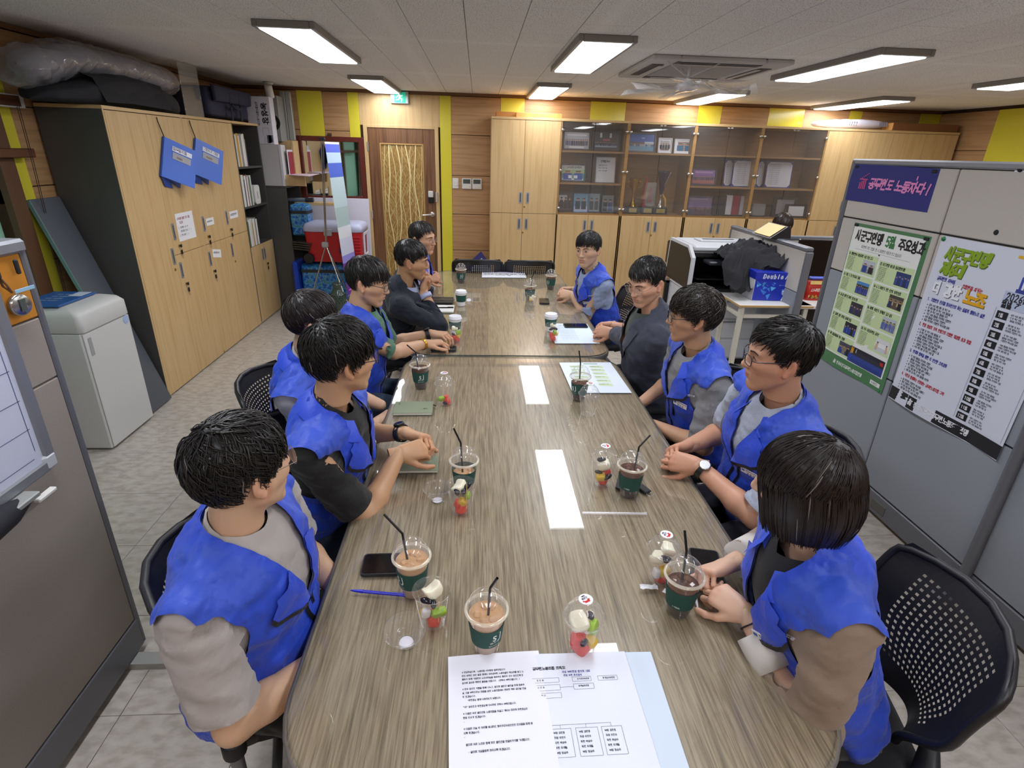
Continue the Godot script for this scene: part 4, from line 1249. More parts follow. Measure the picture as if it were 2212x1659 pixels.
	for i in 2:
		var x:float=[2.95,3.36][i]
		var t:=thing("open_certificate",["open blue certificate folder with two white pages, left of the pair","open blue certificate folder with two white pages, right of the pair"][i],"certificate",Vector3(x,1.5,za),0,"open certificate folders")
		for k in 2:
			var w:float=[.12,.3][k] if i==0 else [.1,.31][k]
			var m:=MB.new()
			m.prism(PackedVector2Array([Vector2(0,0),Vector2(w,0),Vector2(w,.3),Vector2(0,.3)]),0,.006)
			var c:=obj("cover",m,mat("cert_blue","2b3580",.4),t)
			var pm:=MB.new()
			var ch:=.03
			pm.prism(PackedVector2Array([Vector2(.008+ch,.01),Vector2(w - .008 - ch,.01),Vector2(w - .008,.01+ch),Vector2(w - .008,.29 - ch),Vector2(w - .008 - ch,.29),Vector2(.008+ch,.29),Vector2(.008,.29 - ch),Vector2(.008,.01+ch)]),.0062,.0075)
			var pg:=obj("page",pm,mat("cert_page","cfcfd6",.6),t)
			var ink:=MB.new()
			var at:=func(xx:float,yy:float)->Vector3:return Vector3(xx,.3 - yy,.0079)
			for r in 11:
				write(ink,"합의서내용과조항들"[r % 3]+"조합과군청은",.03,.03+.022*r,.012 if k else .008,.1,ln("7a7a84"),at,0,(w - .07)/.16)
			var ik:=obj("print",ink,vmat("ink",.8),t)
			var xf:=Transform3D(Basis(Vector3.UP,.25 if k==0 else -.08)*Basis(Vector3.RIGHT,-.1),Vector3(.0 if k==0 else .09,0,.0 if k==0 else .03))
			for n in [c,pg,ik]:
				n.transform=xf
	var pq:=[["clear glass plaque behind the right open certificate",3.71,1.5,.13,.165,"b9c0c2",.3],["black plaque with a grey plate on the lowest shelf",3.77,1.162,.3,.24,"26262c",1.0],["small black framed plaque with a white plate in front of the larger one",3.88,1.162,.27,.16,"1b1b20",1.0],["slim black award block, left of two",2.9,1.162,.075,.225,"202028",1.0],["slim black award block, right of two",2.99,1.162,.085,.235,"18181c",1.0],["white award booklet left of the red one",3.06,1.162,.085,.24,"d5d4d8",1.0],["red award booklet between two white ones",3.15,1.162,.09,.24,"9a2438",1.0],["white award booklet right of the red one",3.235,1.162,.06,.235,"c9c9ce",1.0],["clear crystal ornament on the lowest shelf of the rightmost cabinet",3.45,1.162,.16,.15,"c9cccb",.3]]
	for i in pq.size():
		var q:Array=pq[i]
		var t:=thing("award_plaque",q[0],"plaque",Vector3(q[1],q[2],-6.88+(.07 if i==2 else .0)))
		var m:StandardMaterial3D=mat("plaque_"+q[5],q[5],.25) if q[6]>.5 else glassy("plaque_clear",q[5],.35,.03)
		var b:=MB.new()
		b.box(Vector3(0,q[4]/2,0),Vector3(q[3],q[4],.03),.006,Transform3D(Basis(Vector3.RIGHT,-.08),Vector3.ZERO))
		obj("slab",b,m,t)
		if i in [1,2]:
			var pt:=MB.new()
			pt.box(Vector3(0,q[4]/2,.0165),Vector3(q[3]*.72,q[4]*.7,.003),.001,Transform3D(Basis(Vector3.RIGHT,-.08),Vector3.ZERO))
			obj("plate",pt,mat("plate_%d" % i,["","8d8f92","d4d4d8"][i],.4),t)
		obj("foot",bx(Vector3(0,.008,0),Vector3(q[3]*1.05,.016,.055),.003),mat("plaque_foot","17171a",.3),t)
	var gold:=mat("gold","c49a2c",.22,.9)
	var base:=mat("trophy_base","1a1614",.3)
	var plate:=mat("trophy_plate","b39c50",.4,.3)
	var mk:=func(label:String,x:float,bw:float)->Node3D:
		var t:=thing("trophy",label,"trophy",Vector3(x,1.162,-6.9))
		obj("base",bx(Vector3(0,.04,0),Vector3(bw,.08,bw*.7),.006),base,t)
		obj("name_plate",bx(Vector3(0,.04,bw*.35+.002),Vector3(bw*.62,.05,.003),.001),plate,t)
		return t
	var g:Node3D=mk.call("gold cup trophy on a dark base, left in its cabinet",1.87,.15)
	var cup:=MB.new()
	cup.lathe([Vector2(.0,.36),Vector2(.058,.4),Vector2(.062,.395),Vector2(.058,.35),Vector2(.04,.29),Vector2(.014,.26),Vector2(.02,.245),Vector2(.012,.23),Vector2(.016,.15),Vector2(.03,.1),Vector2(.045,.08)],26)
	for s in [-1.0,1.0]:
		cup.tube([Vector3(s*.05,.37,0),Vector3(s*.09,.36,0),Vector3(s*.092,.32,0),Vector3(s*.045,.29,0)],.005,6)
	obj("cup",cup,gold,g)
	var cr:Node3D=mk.call("crystal block trophy with a red figure and ribbon, middle in its cabinet",2.05,.16)
	obj("crystal",bx(Vector3(.02,.22,0),Vector3(.14,.28,.05),.012),glassy("crystal","c9c8c4",.3,.03),cr)
	var rf:=MB.new()
	rf.tube([Vector3(-.04,.08,0),Vector3(-.05,.25,0),Vector3(-.035,.36,0),Vector3(-.04,.43,0)],[.03,.016,.02,.006],12)
	rf.tube([Vector3(.03,.14,0),Vector3(.02,.2,0),Vector3(.03,.3,0)],[.03,.02,.01],10)
	obj("red_figure",rf,mat("trophy_red","9c2b28",.4),cr)
	var nv:Node3D=mk.call("tall navy and silver cone trophy with a yellow ribbon, right in its cabinet",2.21,.17)
	var cn:=MB.new()
	cn.lathe([Vector2(0,.485),Vector2(.068,.49),Vector2(.066,.47),Vector2(.02,.24),Vector2(.012,.22)],22)
	obj("cone",cn,mat("navy_gloss","23284a",.15,.5),nv)
	var st:=MB.new()
	for k in 30:
		var y:=.27+.007*k
		st.ball(Vector3(.006+.0024*k - .01,y,.02+.0014*k),Vector3(.006,.006,.004),6,4)
	obj("silver_fleck",st,M["chrome"],nv)
	var sg:=MB.new()
	sg.lathe([Vector2(.012,.22),Vector2(.016,.2),Vector2(.01,.18),Vector2(.02,.12),Vector2(.045,.08)],20)
	obj("stem",sg,mat("silver","c9c4b8",.2,.9),nv)
	var rb:=MB.new()
	rb.tube([Vector3(.01,.23,.02),Vector3(.05,.17,.025),Vector3(.06,.09,.03)],[.008,.014,.01],6)
	obj("ribbon",rb,mat("ribbon_yellow","d9a428",.5),nv)
func _tile(parent:Node,x:float,side:float,y0:float,y1:float,z0:float,z1:float,m:Material)->void:
	obj("panel",span(x - .006*side,x+.012*side,y0+.004,y1 - .004,minf(z0,z1)+.004,maxf(z0,z1) - .004,.004),m,parent)
func _tacks(t:Node3D,pts:Array,m:Material,flat:=true)->void:
	for q in pts:
		var b:=MB.new()
		if flat:b.box(Vector3(-.004,q[1],q[0]),Vector3(.008,.016,.034),.003,Transform3D())
		else:b.lathe([Vector2(0,.008),Vector2(.01,.008),Vector2(.013,.0)],14,Transform3D(Basis(Vector3.BACK,PI/2),Vector3(0,q[1],q[0])))
		obj("magnet",b,m,t)
func right_partition()->void:
	var cream:=tri_mat("cream_panel",noise_tex("felt",.2,3,[[0,"b5afa6"],[.5,"bdb7ae"],[1,"c4beb5"]],512),Vector3(2,2,2),.85)
	var gray:=tri_mat("grey_panel",noise_tex("felt_grey",.2,3,[[0,"888d94"],[.5,"8f949b"],[1,"969ba2"]],512),Vector3(2,2,2),.85)
	var post:=mat("post_grey","6d6f75",.4,.2)
	var rail:=mat("rail_grey","87898e",.35,.3)
	var seam:=mat("seam_black","1b1c1f",.8)
	var t:=thing("partition","tall grey and cream office partition carrying the posters on the right","partition",Vector3(2.2,0,-2.57))
	obj("core",span(.004,.05,.02,1.8,-.78,2.4,0),seam,t)
	var zs:=[-.752,.0,.73,1.5,2.36]
	var ys:=[.145,.745,1.2,1.51,1.8]
	for i in 4:
		for j in 4:
			if j==1 or j==0:_tile(t,.0,1.0,ys[j],ys[j+1],zs[i],zs[i+1] if i!=3 else 2.36,gray)
			else:_tile(t,.0,1.0,ys[j],ys[j+1],zs[i],zs[i+1],cream)
		obj("base_board",span(-.008,.03,.025,.141,zs[i]+.003,zs[i+1] - .003,.004),post,t)
	obj("top_rail",span(-.012,.056,1.8,1.832,-.79,2.4,.008),rail,t)
	obj("end_post",span(-.014,.058,.0,1.825,-.79,-.752,.01),post,t)
	obj("outlet",span(-.011,-.006,.05,.105,.13,.235,.002),mat("outlet_grey","5d5b56",.5),t)
	var ft:=MB.new()
	ft.tube([Vector3(-.02,.9,.76),Vector3(-.02,.12,.76),Vector3(-.03,.03,.76)],[.022,.024,.03],10)
	ft.box(Vector3(-.03,.015,.76),Vector3(.2,.03,.07),.01)
	obj("corner_post",ft,post,t)
	var navy:=mat("banner_navy","2a2c78",.75)
	var ba:=thing("slogan_banner","navy cloth banner with pink lettering pinned at the top of the partition","banner",Vector3(2.198,1.7,-3.005))
	var rows:=[]
	for r in 6:
		var row:=PackedVector3Array()
		for c in 13:
			var u:=c/12.0 - .5; var v:=r/5.0
			row.append(Vector3(-.004 - .01*sin(v*2.5)*(.5+.5*sin(u*9)),.1 - .2*v - .01*u,.645*u))
		row.reverse()
		rows.append(row)
	rows.reverse()
	var bm:=MB.new(); bm.grid(rows)
	obj("cloth",bm,navy,ba)
	var ink:=MB.new()
	var at:=func(x:float,y:float)->Vector3:
		var u:=x/.645 - .5; var v:=y/.2
		return Vector3(-.0065 - .01*sin(v*2.5)*(.5+.5*sin(u*9)),.1 - y - .01*u,.645*u)
	var pink:=ln("e08cc0")
	write(ink,"공무원도 노동자다!",.165,.068,.055,.17,pink,at,.18,.86)
	for k in 4:
		patch(ink,.09+.014*k,.095 - .006*k,.1+.014*k,.13,ln("c0508a"),at)
	patch(ink,.085,.075,.15,.082,ln("c0508a"),at)
	for k in 5:patch(ink,.1+.011*k,.068 - .006*k,.108+.011*k,.074 - .006*k,ln("c0508a"),at)
	patch(ink,.52,.04,.528,.06,pink,at)
	obj("print",ink,vmat("ink",.8),ba)
	_tacks(ba,[[-.3,.088],[.29,.082]],seam)
	_poster_green(seam)
	_poster_blue(seam)
	var p3:=thing("sky_poster","white and sky blue poster cut off by the right edge, about old age","poster",Vector3(2.198,1.675,-2.13))
	obj("sheet",span(-.002,0,-.14,.15,-.165,.3,0),mat("poster_white","dcdce2",.5),p3)
	ink=MB.new()
	var at3:=func(x:float,y:float)->Vector3:return Vector3(-.0026,.15 - y,-.165+x)
	for k in 6:patch(ink,.045,.012+.018*k,.45,.03+.018*k,ln("5d8ad6").lerp(ln("dcdce2"),k/6.0),at3)
	write(ink,"이제는 함께",.075,.115,.05,.15,ln("b0255c"),at3)
	write(ink,"국민의 노후를 지킵니다",.03,.215,.034,.15,ln("24242c"),at3)
	patch(ink,.1,.262,.125,.275,ln("b0255c"),at3)
	for k in 2:patch(ink,.022,.135+.02*k,.04,.152+.02*k,ln(["3f6b3c","c9c9c9"][k]),at3)
	obj("print",ink,vmat("ink",.8),p3)
	_tacks(p3,[[-.14,.13],[-.145,-.12]],seam,false)
	var bk:=thing("black_cover","tall black covered object standing past the right end of the partition","cover",Vector3(2.32,0,-1.2))
	obj("cover",blob([[Vector3(.2,.98,.0),Vector3(.02,0,0),Vector3(0,0,.02),.4],[Vector3(.2,.97,0),Vector3(.28,0,0),Vector3(0,0,.3),.3],[Vector3(.2,.5,0),Vector3(.3,0,0),Vector3(0,0,.34),.3],[Vector3(.2,.04,0),Vector3(.3,0,0),Vector3(0,0,.35),.3],[Vector3(.2,.0,0),Vector3(.28,0,0),Vector3(0,0,.33),.3]],36,fnoise(5),.012,6.0),mat("black_cloth","15161d",.8),bk)
	obj("base",bx(Vector3(.2,.01,0),Vector3(.5,.02,.6),.005),post,bk)
	var lp:=thing("low_partition","beige and orange office partition at the left edge, near the camera","partition",Vector3(-1.283,0,-1.648))
	var taupe:=tri_mat("taupe_panel",noise_tex("felt_taupe",.2,3,[[0,"8d857c"],[.5,"958d84"],[1,"9c948b"]],512),Vector3(2,2,2),.85)
	obj("core",span(-.05,-.004,.03,1.53,.002,2.3,0),seam,lp)
	obj("panel",span(-.01,.006,.156,1.138,.02,2.3,.003),taupe,lp)
	obj("panel",span(-.01,.006,1.142,1.325,.02,2.3,.003),taupe,lp)
	obj("pin_board",span(-.01,.006,1.329,1.51,.02,2.3,.003),mat("orange_felt","bf7d1f",.85),lp)
	obj("base_board",span(-.012,.01,.03,.152,.012,2.3,.003),post,lp)
	obj("end_post",span(-.052,.01,.03,1.535,-.004,.018,.006),post,lp)
	obj("top_rail",span(-.055,.014,1.51,1.548,-.006,2.3,.008),rail,lp)
	obj("foot",lay(PackedVector2Array([Vector2(-.14,-.11),Vector2(.19,-.11),Vector2(.205,-.095),Vector2(.205,-.07),Vector2(.185,-.055),Vector2(-.14,-.055)]),.0,.028),mat("alu","a3a4a0",.45,.4),lp)
	var wb:=thing("whiteboard","small white board with a grey frame and ruled schedule on the left partition","whiteboard",Vector3(-1.268,1.2,-1.51))
	obj("surface",span(-.01,.002,-.27,.3,.02,1.2,.001),mat("board_white","cdd2e2",.2),wb)
	obj("frame",span(-.012,.009,-.27,.3,.0,.04,.005),rail,wb)
	obj("frame",span(-.012,.009,-.3,-.265,.03,1.2,.005),rail,wb)
	obj("corner_cap",span(-.013,.012,-.3,-.245,-.002,.05,.012),mat("cap_clear","b9bcc2",.3),wb)
	obj("marker_tray",span(.0,.05,-.315,-.3,.14,1.2,.003),mat("alu","a3a4a0",.45,.4),wb)
	ink=MB.new()
	var atw:=func(x:float,y:float)->Vector3:return Vector3(.0026,.3 - y,.04+x)
	for k in 5:patch(ink,.012,.1+.088*k,1.1,.102+.088*k,ln("3c4478"),atw)
	patch(ink,.018,.02,.02,.52,ln("3c4478"),atw)
	patch(ink,.03,.54,1.1,.542,ln("3c4478"),atw)
	write(ink,"계획",.03,.215,.03,.1,ln("3a3fa8"),atw)
	obj("ruling",ink,vmat("ink",.8),wb)
	var er:=thing("board_eraser","black eraser with a white clip hanging below the white board","eraser",Vector3(-1.255,.87,-1.4))
	var em:=MB.new()
	em.tube([Vector3(0,.006,.03),Vector3(.01,.012,.12),Vector3(.01,.0,.3)],[.012,.034,.036],12)
	obj("pouch",em,mat("black_cloth","15161d",.8),er)
	obj("clip",bx(Vector3(.02,-.004,.0),Vector3(.02,.012,.07),.003),mat("plastic_white","d8d6d0",.4),er)
	var sw:=thing("stopwatch","silver stopwatch hanging by a cord on the orange board","stopwatch",Vector3(-1.276,1.45,-1.56))
	var cm:=MB.new()
	cm.tube([Vector3(.012,.03,.045),Vector3(.02,-.01,.03),Vector3(.018,-.03,.02)],.003,6)
	cm.tube([Vector3(.012,.03,.04),Vector3(.012,-.01,.035),Vector3(.018,-.03,.02)],.003,6)
	obj("cord",cm,mat("leather","6b4a2a",.6),sw)
	var wm:=MB.new()
	wm.lathe([Vector2(0,.011),Vector2(.024,.009),Vector2(.03,.003),Vector2(.03,-.004),Vector2(.02,-.009)],26,Transform3D(Basis(Vector3.BACK,-PI/2)*Basis(Vector3.RIGHT,.3),Vector3(.016,-.068,.006)))
	wm.v=wm.v
	obj("case",wm,M["chrome"],sw)
	obj("dial",bx(Vector3(.0275,-.068,.006),Vector3(.002,.036,.024),.001),mat("lcd","4d5450",.25),sw)
	obj("ribbon",bx(Vector3(.022,-.03,-.02),Vector3(.002,.01,.07),.0005),mat("ribbon_sky","8fb8d0",.6),sw)
	obj("magnet",bx(Vector3(.012,.035,.05),Vector3(.02,.05,.03),.006),seam,sw)
	obj("hook",bx(Vector3(.012,.03,-.03),Vector3(.01,.04,.012),.003),seam,sw)
	_shredder()
	_desks()
func _poster_sheet(t:Node3D,w:float,h:float,bulge:float,m:Material)->Callable:
	var at:=func(x:float,y:float)->Vector3:return Vector3(-.003 - bulge*pow(y/h,2.0)*(.45+.4*sin(x/w*5.0+.6))*(.5+x/w),-y,x)
	var rows:=[]
	for r in 9:
		var row:=PackedVector3Array()
		for c in 11:
			row.append(at.call(w*c/10.0,h*r/8.0))
		rows.append(row)
	rows.reverse()
	var b:=MB.new()
	for r in rows:(r as PackedVector3Array).reverse()
	b.grid(rows)
	obj("sheet",b,m,t)
	return func(x:float,y:float)->Vector3:return (at.call(x,y) as Vector3) - Vector3(.0009,0,0)
func _mini(ink:MB,at:Callable,x:float,y:float,w:float,h:float,bg:Array,folk:Array,seedv:int)->void:
	for i in bg.size():patch(ink,x,y+h*i/bg.size(),x+w,y+h*(i+1)/bg.size(),ln(bg[i]),at)
	var up:=func(a:float,b:float)->Vector3:return (at.call(a,b) as Vector3) - Vector3(.0003,0,0)
	var rng:=RandomNumberGenerator.new(); rng.seed=seedv
	for i in folk.size():
		var px:=x+w*(i+.5)/folk.size()
		var bw:=w*.36/folk.size()
		var y0:=y+h*rng.randf_range(.36,.5)
		patch(ink,px - bw,y0,px+bw,y+h*.95,ln(folk[i]),up)
		patch(ink,px - bw*.5,y0 - h*.13,px+bw*.5,y0,ln("b08a74"),up)
		patch(ink,px - bw*.55,y0 - h*.17,px+bw*.55,y0 - h*.1,ln("1d1a1c"),up)
func _logo(ink:MB,at:Callable,x:float,y:float,s:float,col:Color)->void:
	for k in 4:patch(ink,x+s*.2*k,y+s*(.55 - .08*k),x+s*(.2*k+.15),y+s,col,at)
	write(ink,"ㅅ",x,y,s,.2,col,at)
	patch(ink,x+s*.1,y+s*.2,x+s*.9,y+s*.32,col,at)
func _poster_green(seam:Material)->void:
	var t:=thing("news_poster","green bordered poster with nine numbered news items and small photographs","poster",Vector3(2.197,1.49,-3.195))
	var w:=.59; var h:=.835
	var at:=_poster_sheet(t,w,h,.018,mat("poster_green","4a7d52",.4))
	var ink:=MB.new()
	patch(ink,.006,.018,w - .03,h - .075,ln("e6e9e4"),at,4)
	var up:=func(x:float,y:float)->Vector3:return (at.call(x,y) as Vector3) - Vector3(.0004,0,0)
	var x:=write(ink,"시군구연맹 ",.04,.035,.058,.17,ln("1c1c20"),up,.0,.74)
	x=write(ink,"5월 ",x,.035,.058,.17,ln("3f7d4a"),up,.0,.74)
	write(ink,"주요성과",x,.035,.058,.17,ln("1c1c20"),up,.0,.74)
	write(ink,"여러분이 주신 조합비 중 4,000원은 이렇게 쓰고 있습니다",.11,.112,.017,.1,ln("7a7a80"),up,0,.62)
	patch(ink,.06,.138,w - .09,.1395,ln("9a9a9e"),up)
	patch(ink,w/2 - .03,.14,w/2 - .018,.148,ln("33333a"),up)
	var heads_:=["01 행정안전부 지방공무원 수당 인상 요구","02 시군구연맹 제15차 임시대의원대회","03 국립 5.18 민주묘지 참배","04 6.3 지방선거 관련 선관위 정책간담회","05 공노총 정책 연구용역 중간보고회","06 제9회 지방선거 정책질의 결과 발표","07 감사원 출신 시의장 감사패 전달","08 국가 지방공무원법 공포안 국무회의","09 기획 재경지방자치 혁신 간담회"]
	var skies:=[["b8bcc4","a9adb5","8a8d96"],["2a3c6e","33508e","2c3c74","22305c"],["4d86c4","3a4430","33448c","6a6a6e"],["4a4640","8a7a60","b8a680","5a5048"],["33343c","4a4858","3a3644"],["b9bec8","9aa68c","6f7aa0","8e94a8"],["2a2a30","3a3a44","33333a"],["d8dade","e8e8ea","c9ced8"],["4a4a58","8a8070","2f4aa0"]]
	for i in 9:
		var cx:=.014+(i % 2)*.276; var cy:=.155+(i/2)*.121+(i % 2)*.012
		patch(ink,cx,cy,cx+.262,cy+.112,ln("c8dca8"),up,2)
		var up2:=func(a:float,b:float)->Vector3:return (up.call(a,b) as Vector3) - Vector3(.0004,0,0)
		write(ink,heads_[i],cx+.008,cy+.007,.0165,.14,ln("26302a"),up2,0,.58)
		for k in 8:
			write(ink,"조합원의 권익을 위한 활동과 교섭을 이어가며 함께".substr(k,11+(k*5) % 5),cx+.01,cy+.03+.0095*k,.0072,.1,ln("6d7a68"),up2,0,.8)
		_mini(ink,up2,cx+.145,cy+.03,.105,.07,skies[i],[["2a4690","22222a"],["33508e","2a3c6e","33508e","22305c","2f4a94"],["3a4fa0","33448c","3a4fa0","2f3f80","33448c","3a4fa0"],["2a3460","5a4a40","26262e"],["2a3460","44404e","2a3460","33333c"],["5a6aa8","4f5e98","5a6aa8","6a74a4"],["2f4aa8","3353b4","2f4aa8","26262e","2f4aa8"],["d0b090","d0b090","d0b090"],["2f4aa0","8a7a60","26262e"]][i],i+3)
	_mini(ink,func(a,b):return (up.call(a,b) as Vector3) - Vector3(.0004,0,0),.26,.665,.29,.09,["2a2a34","33343e","2f4694","2a3f88"],["2f4aa8","3353b4","2f4aa8","2a3f88","2f4aa8","3353b4","2f4aa8","2a3f88","3353b4"],41)
	var up4:=func(a:float,b:float)->Vector3:return (up.call(a,b) as Vector3) - Vector3(.0012,0,0)
	patch(ink,.4,.678,.54,.696,ln("b8242c"),up4)
	write(ink,"N",.27,.668,.034,.2,ln("e0a020"),up4)
	write(ink,"○",.31,.668,.032,.2,ln("d8d8dc"),up4)
	_logo(ink,up,.15,h - .05,.026,ln("e2e8e0"))
	write(ink,"전국시군구공무원노동조합연맹",.182,h - .046,.021,.15,ln("e2e8e0"),up,0,.72)
	patch(ink,w - .11,h - .045,w - .03,h - .022,ln("e8eae8"),up)
	write(ink,"○ 시군구",w - .1,h - .041,.014,.13,ln("4a6a50"),up4,0,.8)
	obj("print",ink,vmat("poster_ink",.45),t)
	_tacks(t,[[.02,-.012],[w - .03,-.014]],seam)
	_tacks(t,[[.016,-h+.06],[w - .024,-h+.012]],mat("tack_green","1f7d4c",.25),false)
func _poster_blue(seam:Material)->void:
	var t:=thing("plan_poster","white union poster with a black foot and twelve month boxes","poster",Vector3(2.197,1.505,-2.545))
	var w:=.66; var h:=.835
	var at:=_poster_sheet(t,w,h,.035,mat("poster_pale","d5d9e6",.45))
	var ink:=MB.new()
	patch(ink,.0,h - .068,w,h - .004,ln("26262a"),at,4)
	var up:=func(x:float,y:float)->Vector3:return (at.call(x,y) as Vector3) - Vector3(.0004,0,0)
	var up2:=func(x:float,y:float)->Vector3:return (at.call(x,y) as Vector3) - Vector3(.0008,0,0)
	for q in [[.003,.004,"4a5a20"],[.0,.0,"86a81e"]]:
		write(ink,"시군구연맹",.05+q[0],.04+q[1],.058,.21,ln(q[2]),up if q[0]>0 else up2,.16,.78)
		write(ink,"제6대",.05+q[0],.108+q[1],.058,.21,ln(q[2]),up if q[0]>0 else up2,.16,.78)
	write(ink,"공무원의 자부심",.05,.18,.018,.16,ln("3a3f9a"),up,.1,.75)
	write(ink,"조합원을 지키는",.2,.187,.018,.16,ln("b83a40"),up,.1,.75)
	for q in [[.003,.003,"5a5a64","6a5010"],[.0,.0,"eceef2","e0a818"]]:
		var x:=write(ink,"더 강한 ",.045+q[0],.205+q[1],.056,.2,ln(q[2]),up if q[0]>0 else up2,.0,.8)
		write(ink,"노조",x,.205+q[1],.06,.22,ln(q[3]),up if q[0]>0 else up2,.0,.85)
	var y:=.285
	var hd:=["1. 조합원의 권리를 최우선으로 하는 실질적 행동노조 실현","2. 현장 중심의 조직 운영으로 조합원 체감형 성과 창출","3. 연대와 협력을 통한 더 단단한 조직강화","4. 국민과 함께하는 신뢰받는 공무원노동조합 구축"]
	var body:="공무 수당 제도개선 및 혁신 보장 활동을 추진하며 조합원의 목소리를 담아 소통하고 실천하는 강한 연맹을 위해"
	for i in 4:
		write(ink,hd[i],.035,y,.0165,.15,ln(["3a3f9a","b83a40","3a3f9a","b83a40"][i]),up,0,.66)
		y+=.028
		for k in [6,7,6,4][i]:
			write(ink,".",.042,y - .004,.014,.3,ln("2a2a30"),up)
			write(ink,body.substr((i*7+k*4) % 28,17+(k*3) % 6),.056,y,.0115,.12,ln("4a4a54"),up,0,.72)
			y+=.0148
		y+=.008
	for q in [[.46,.1,"2f4aa8"],[.53,.1,"3a3fa0"]]:
		patch(ink,q[0],q[1],q[0]+.035,q[1]+.05,ln(q[2]),up)
		patch(ink,q[0]+.012,q[1],q[0]+.022,q[1]+.05,ln("e8e8ee"),up2)
		patch(ink,q[0]+.009,q[1] - .022,q[0]+.026,q[1],ln("e0b898"),up)
		patch(ink,q[0]+.007,q[1] - .028,q[0]+.028,q[1] - .017,ln("1c1a1e"),up2)
		patch(ink,q[0] - .008,q[1]+.05,q[0]+.04,q[1]+.066,ln("33408e"),up)
	patch(ink,.41,.022,.435,.034,ln("e0b030"),up)
	patch(ink,.437,.02,.46,.034,ln("c9ccd4"),up)
	patch(ink,.41,.165,w,.235,ln("b8c4dc"),up)
	write(ink,"2026년",.42,.17,.032,.16,ln("22222a"),up2,0,.8)
	write(ink,"월별 주요업무",.415,.203,.031,.16,ln("22222a"),up2,0,.74)
	patch(ink,.397,.24,.3985,.755,ln("8d92a4"),up)
	patch(ink,.645,.24,.6465,.76,ln("8d92a4"),up)
	for i in 12:
		var yy:=.25+.0428*i
		patch(ink,.408,yy,.46,yy+.032,ln("1e1e22"),up)
		write(ink,"%d월" % (i+1),.417 if i<9 else .413,yy+.008,.0165,.16,ln("dcdce0"),up2,0,.8)
		for k in 3:
			write(ink,"-"+body.substr((i*5+k*9) % 30,9+(i+k) % 5),.468,yy+.0115*k,.0085,.12,ln("62626e"),up,0,.75)
	_logo(ink,up2,.14,h - .058,.034,ln("e2e2e6"))
	write(ink,"전국시군구공무원노동조합연맹",.182,h - .053,.029,.16,ln("e6e6ea"),up2,0,.72)
	obj("print",ink,vmat("poster_ink",.45),t)
	_tacks(t,[[.03,-h+.03],[w - .03,-h+.03]],seam)
	_tacks(t,[[.012,-.014]],mat("tack_green","1f7d4c",.25),false)
func _shredder()->void:
	var t:=thing("paper_shredder","large white paper shredder with a blue top label beside the cupboards","shredder",Vector3(-2.5,0,-3.4))
	var wh:=mat("shredder_white","c9c9c6",.45)
	obj("cabinet",span(-.21,.208,.012,.765,-.233,.232,.008),wh,t)
	obj("door",span(.2095,.216,.02,.76,-.228,.222,.003),wh,t)
	obj("plinth",span(-.18,.18,.0,.02,-.2,.2,0),mat("slot_dark","2a2c36",.4),t)
	var rows:=[]
	for q in [[.0,.895,.02],[.14,.894,.17],[.19,.884,.212],[.213,.86,.232],[.215,.77,.234],[.19,.766,.2]]:
		var r:=PackedVector3Array()
		for p in rrect(q[0]*2+.02,q[2]*2,.03 if q[0]>.1 else .005,5):
			r.append(Vector3(p.x,q[1]+.018*(1.0 - pow(p.x/.22,2.0))*(1.0 if q[1]>.85 else .0),p.y))
		rows.append(r)
	var lid:=MB.new(); lid.grid(rows,true)
	obj("lid",lid,wh,t)
	obj("blue_label",bx(Vector3(-.02,.918,.02),Vector3(.25,.012,.34),.004),mat("label_blue","25599a",.4),t)
	obj("feed_slot",bx(Vector3(-.155,.914,.0),Vector3(.02,.006,.36),.002),mat("slot_dark","2a2c36",.4),t)
	var ink:=MB.new()
	var at:=func(x:float,y:float)->Vector3:return Vector3(-.14+x,.9248,-.14+y)
	patch(ink,.15,.0,.23,.11,ln("b9c4d4"),at)
	patch(ink,.0,.24,.06,.31,ln("a8c0dc"),at)
	for k in 4:write(ink,"문서 파쇄기",.07,.06+.05*k,.02,.12,ln("a8c0dc"),at,0,.8)
	obj("label_print",ink,vmat("ink",.8),t)
	obj("handle",span(.2165,.2185,.62,.73,.165,.195,.001),mat("recess_grey","9a9a98",.6),t)
	obj("side_grip",span(-.13,-.03,.785,.82,.2335,.236,.001),mat("recess_grey","9a9a98",.6),t)
	obj("display",span(.216,.2195,.845,.857,-.06,.05,.001),mat("slot_dark","2a2c36",.4),t)
	var em:=MB.new()
	em.lathe([Vector2(0,.002),Vector2(.028,.002),Vector2(.028,0)],24,Transform3D(Basis(Vector3.BACK,-PI/2),Vector3(.2165,.735,-.19)))
	obj("emblem",em,mat("emblem_blue","9fb4d6",.4),t)
	var lb:=thing("leaning_board","dark grey board leaning on the wall beside the cupboard end","board",Vector3(-2.53,0,-3.815))
	var o:=obj("board",bx(Vector3(0,.75,0),Vector3(.03,1.5,.26),.003),mat("board_grey","50555b",.45),lb)
	o.transform=Transform3D(Basis(Vector3.BACK,.28),Vector3(.2,.012,0))
	var o2:=obj("edge_trim",bx(Vector3(0,.75,.132),Vector3(.024,1.49,.004),.001),mat("trim_teal","6a8f88",.4),lb)
	o2.transform=o.transform
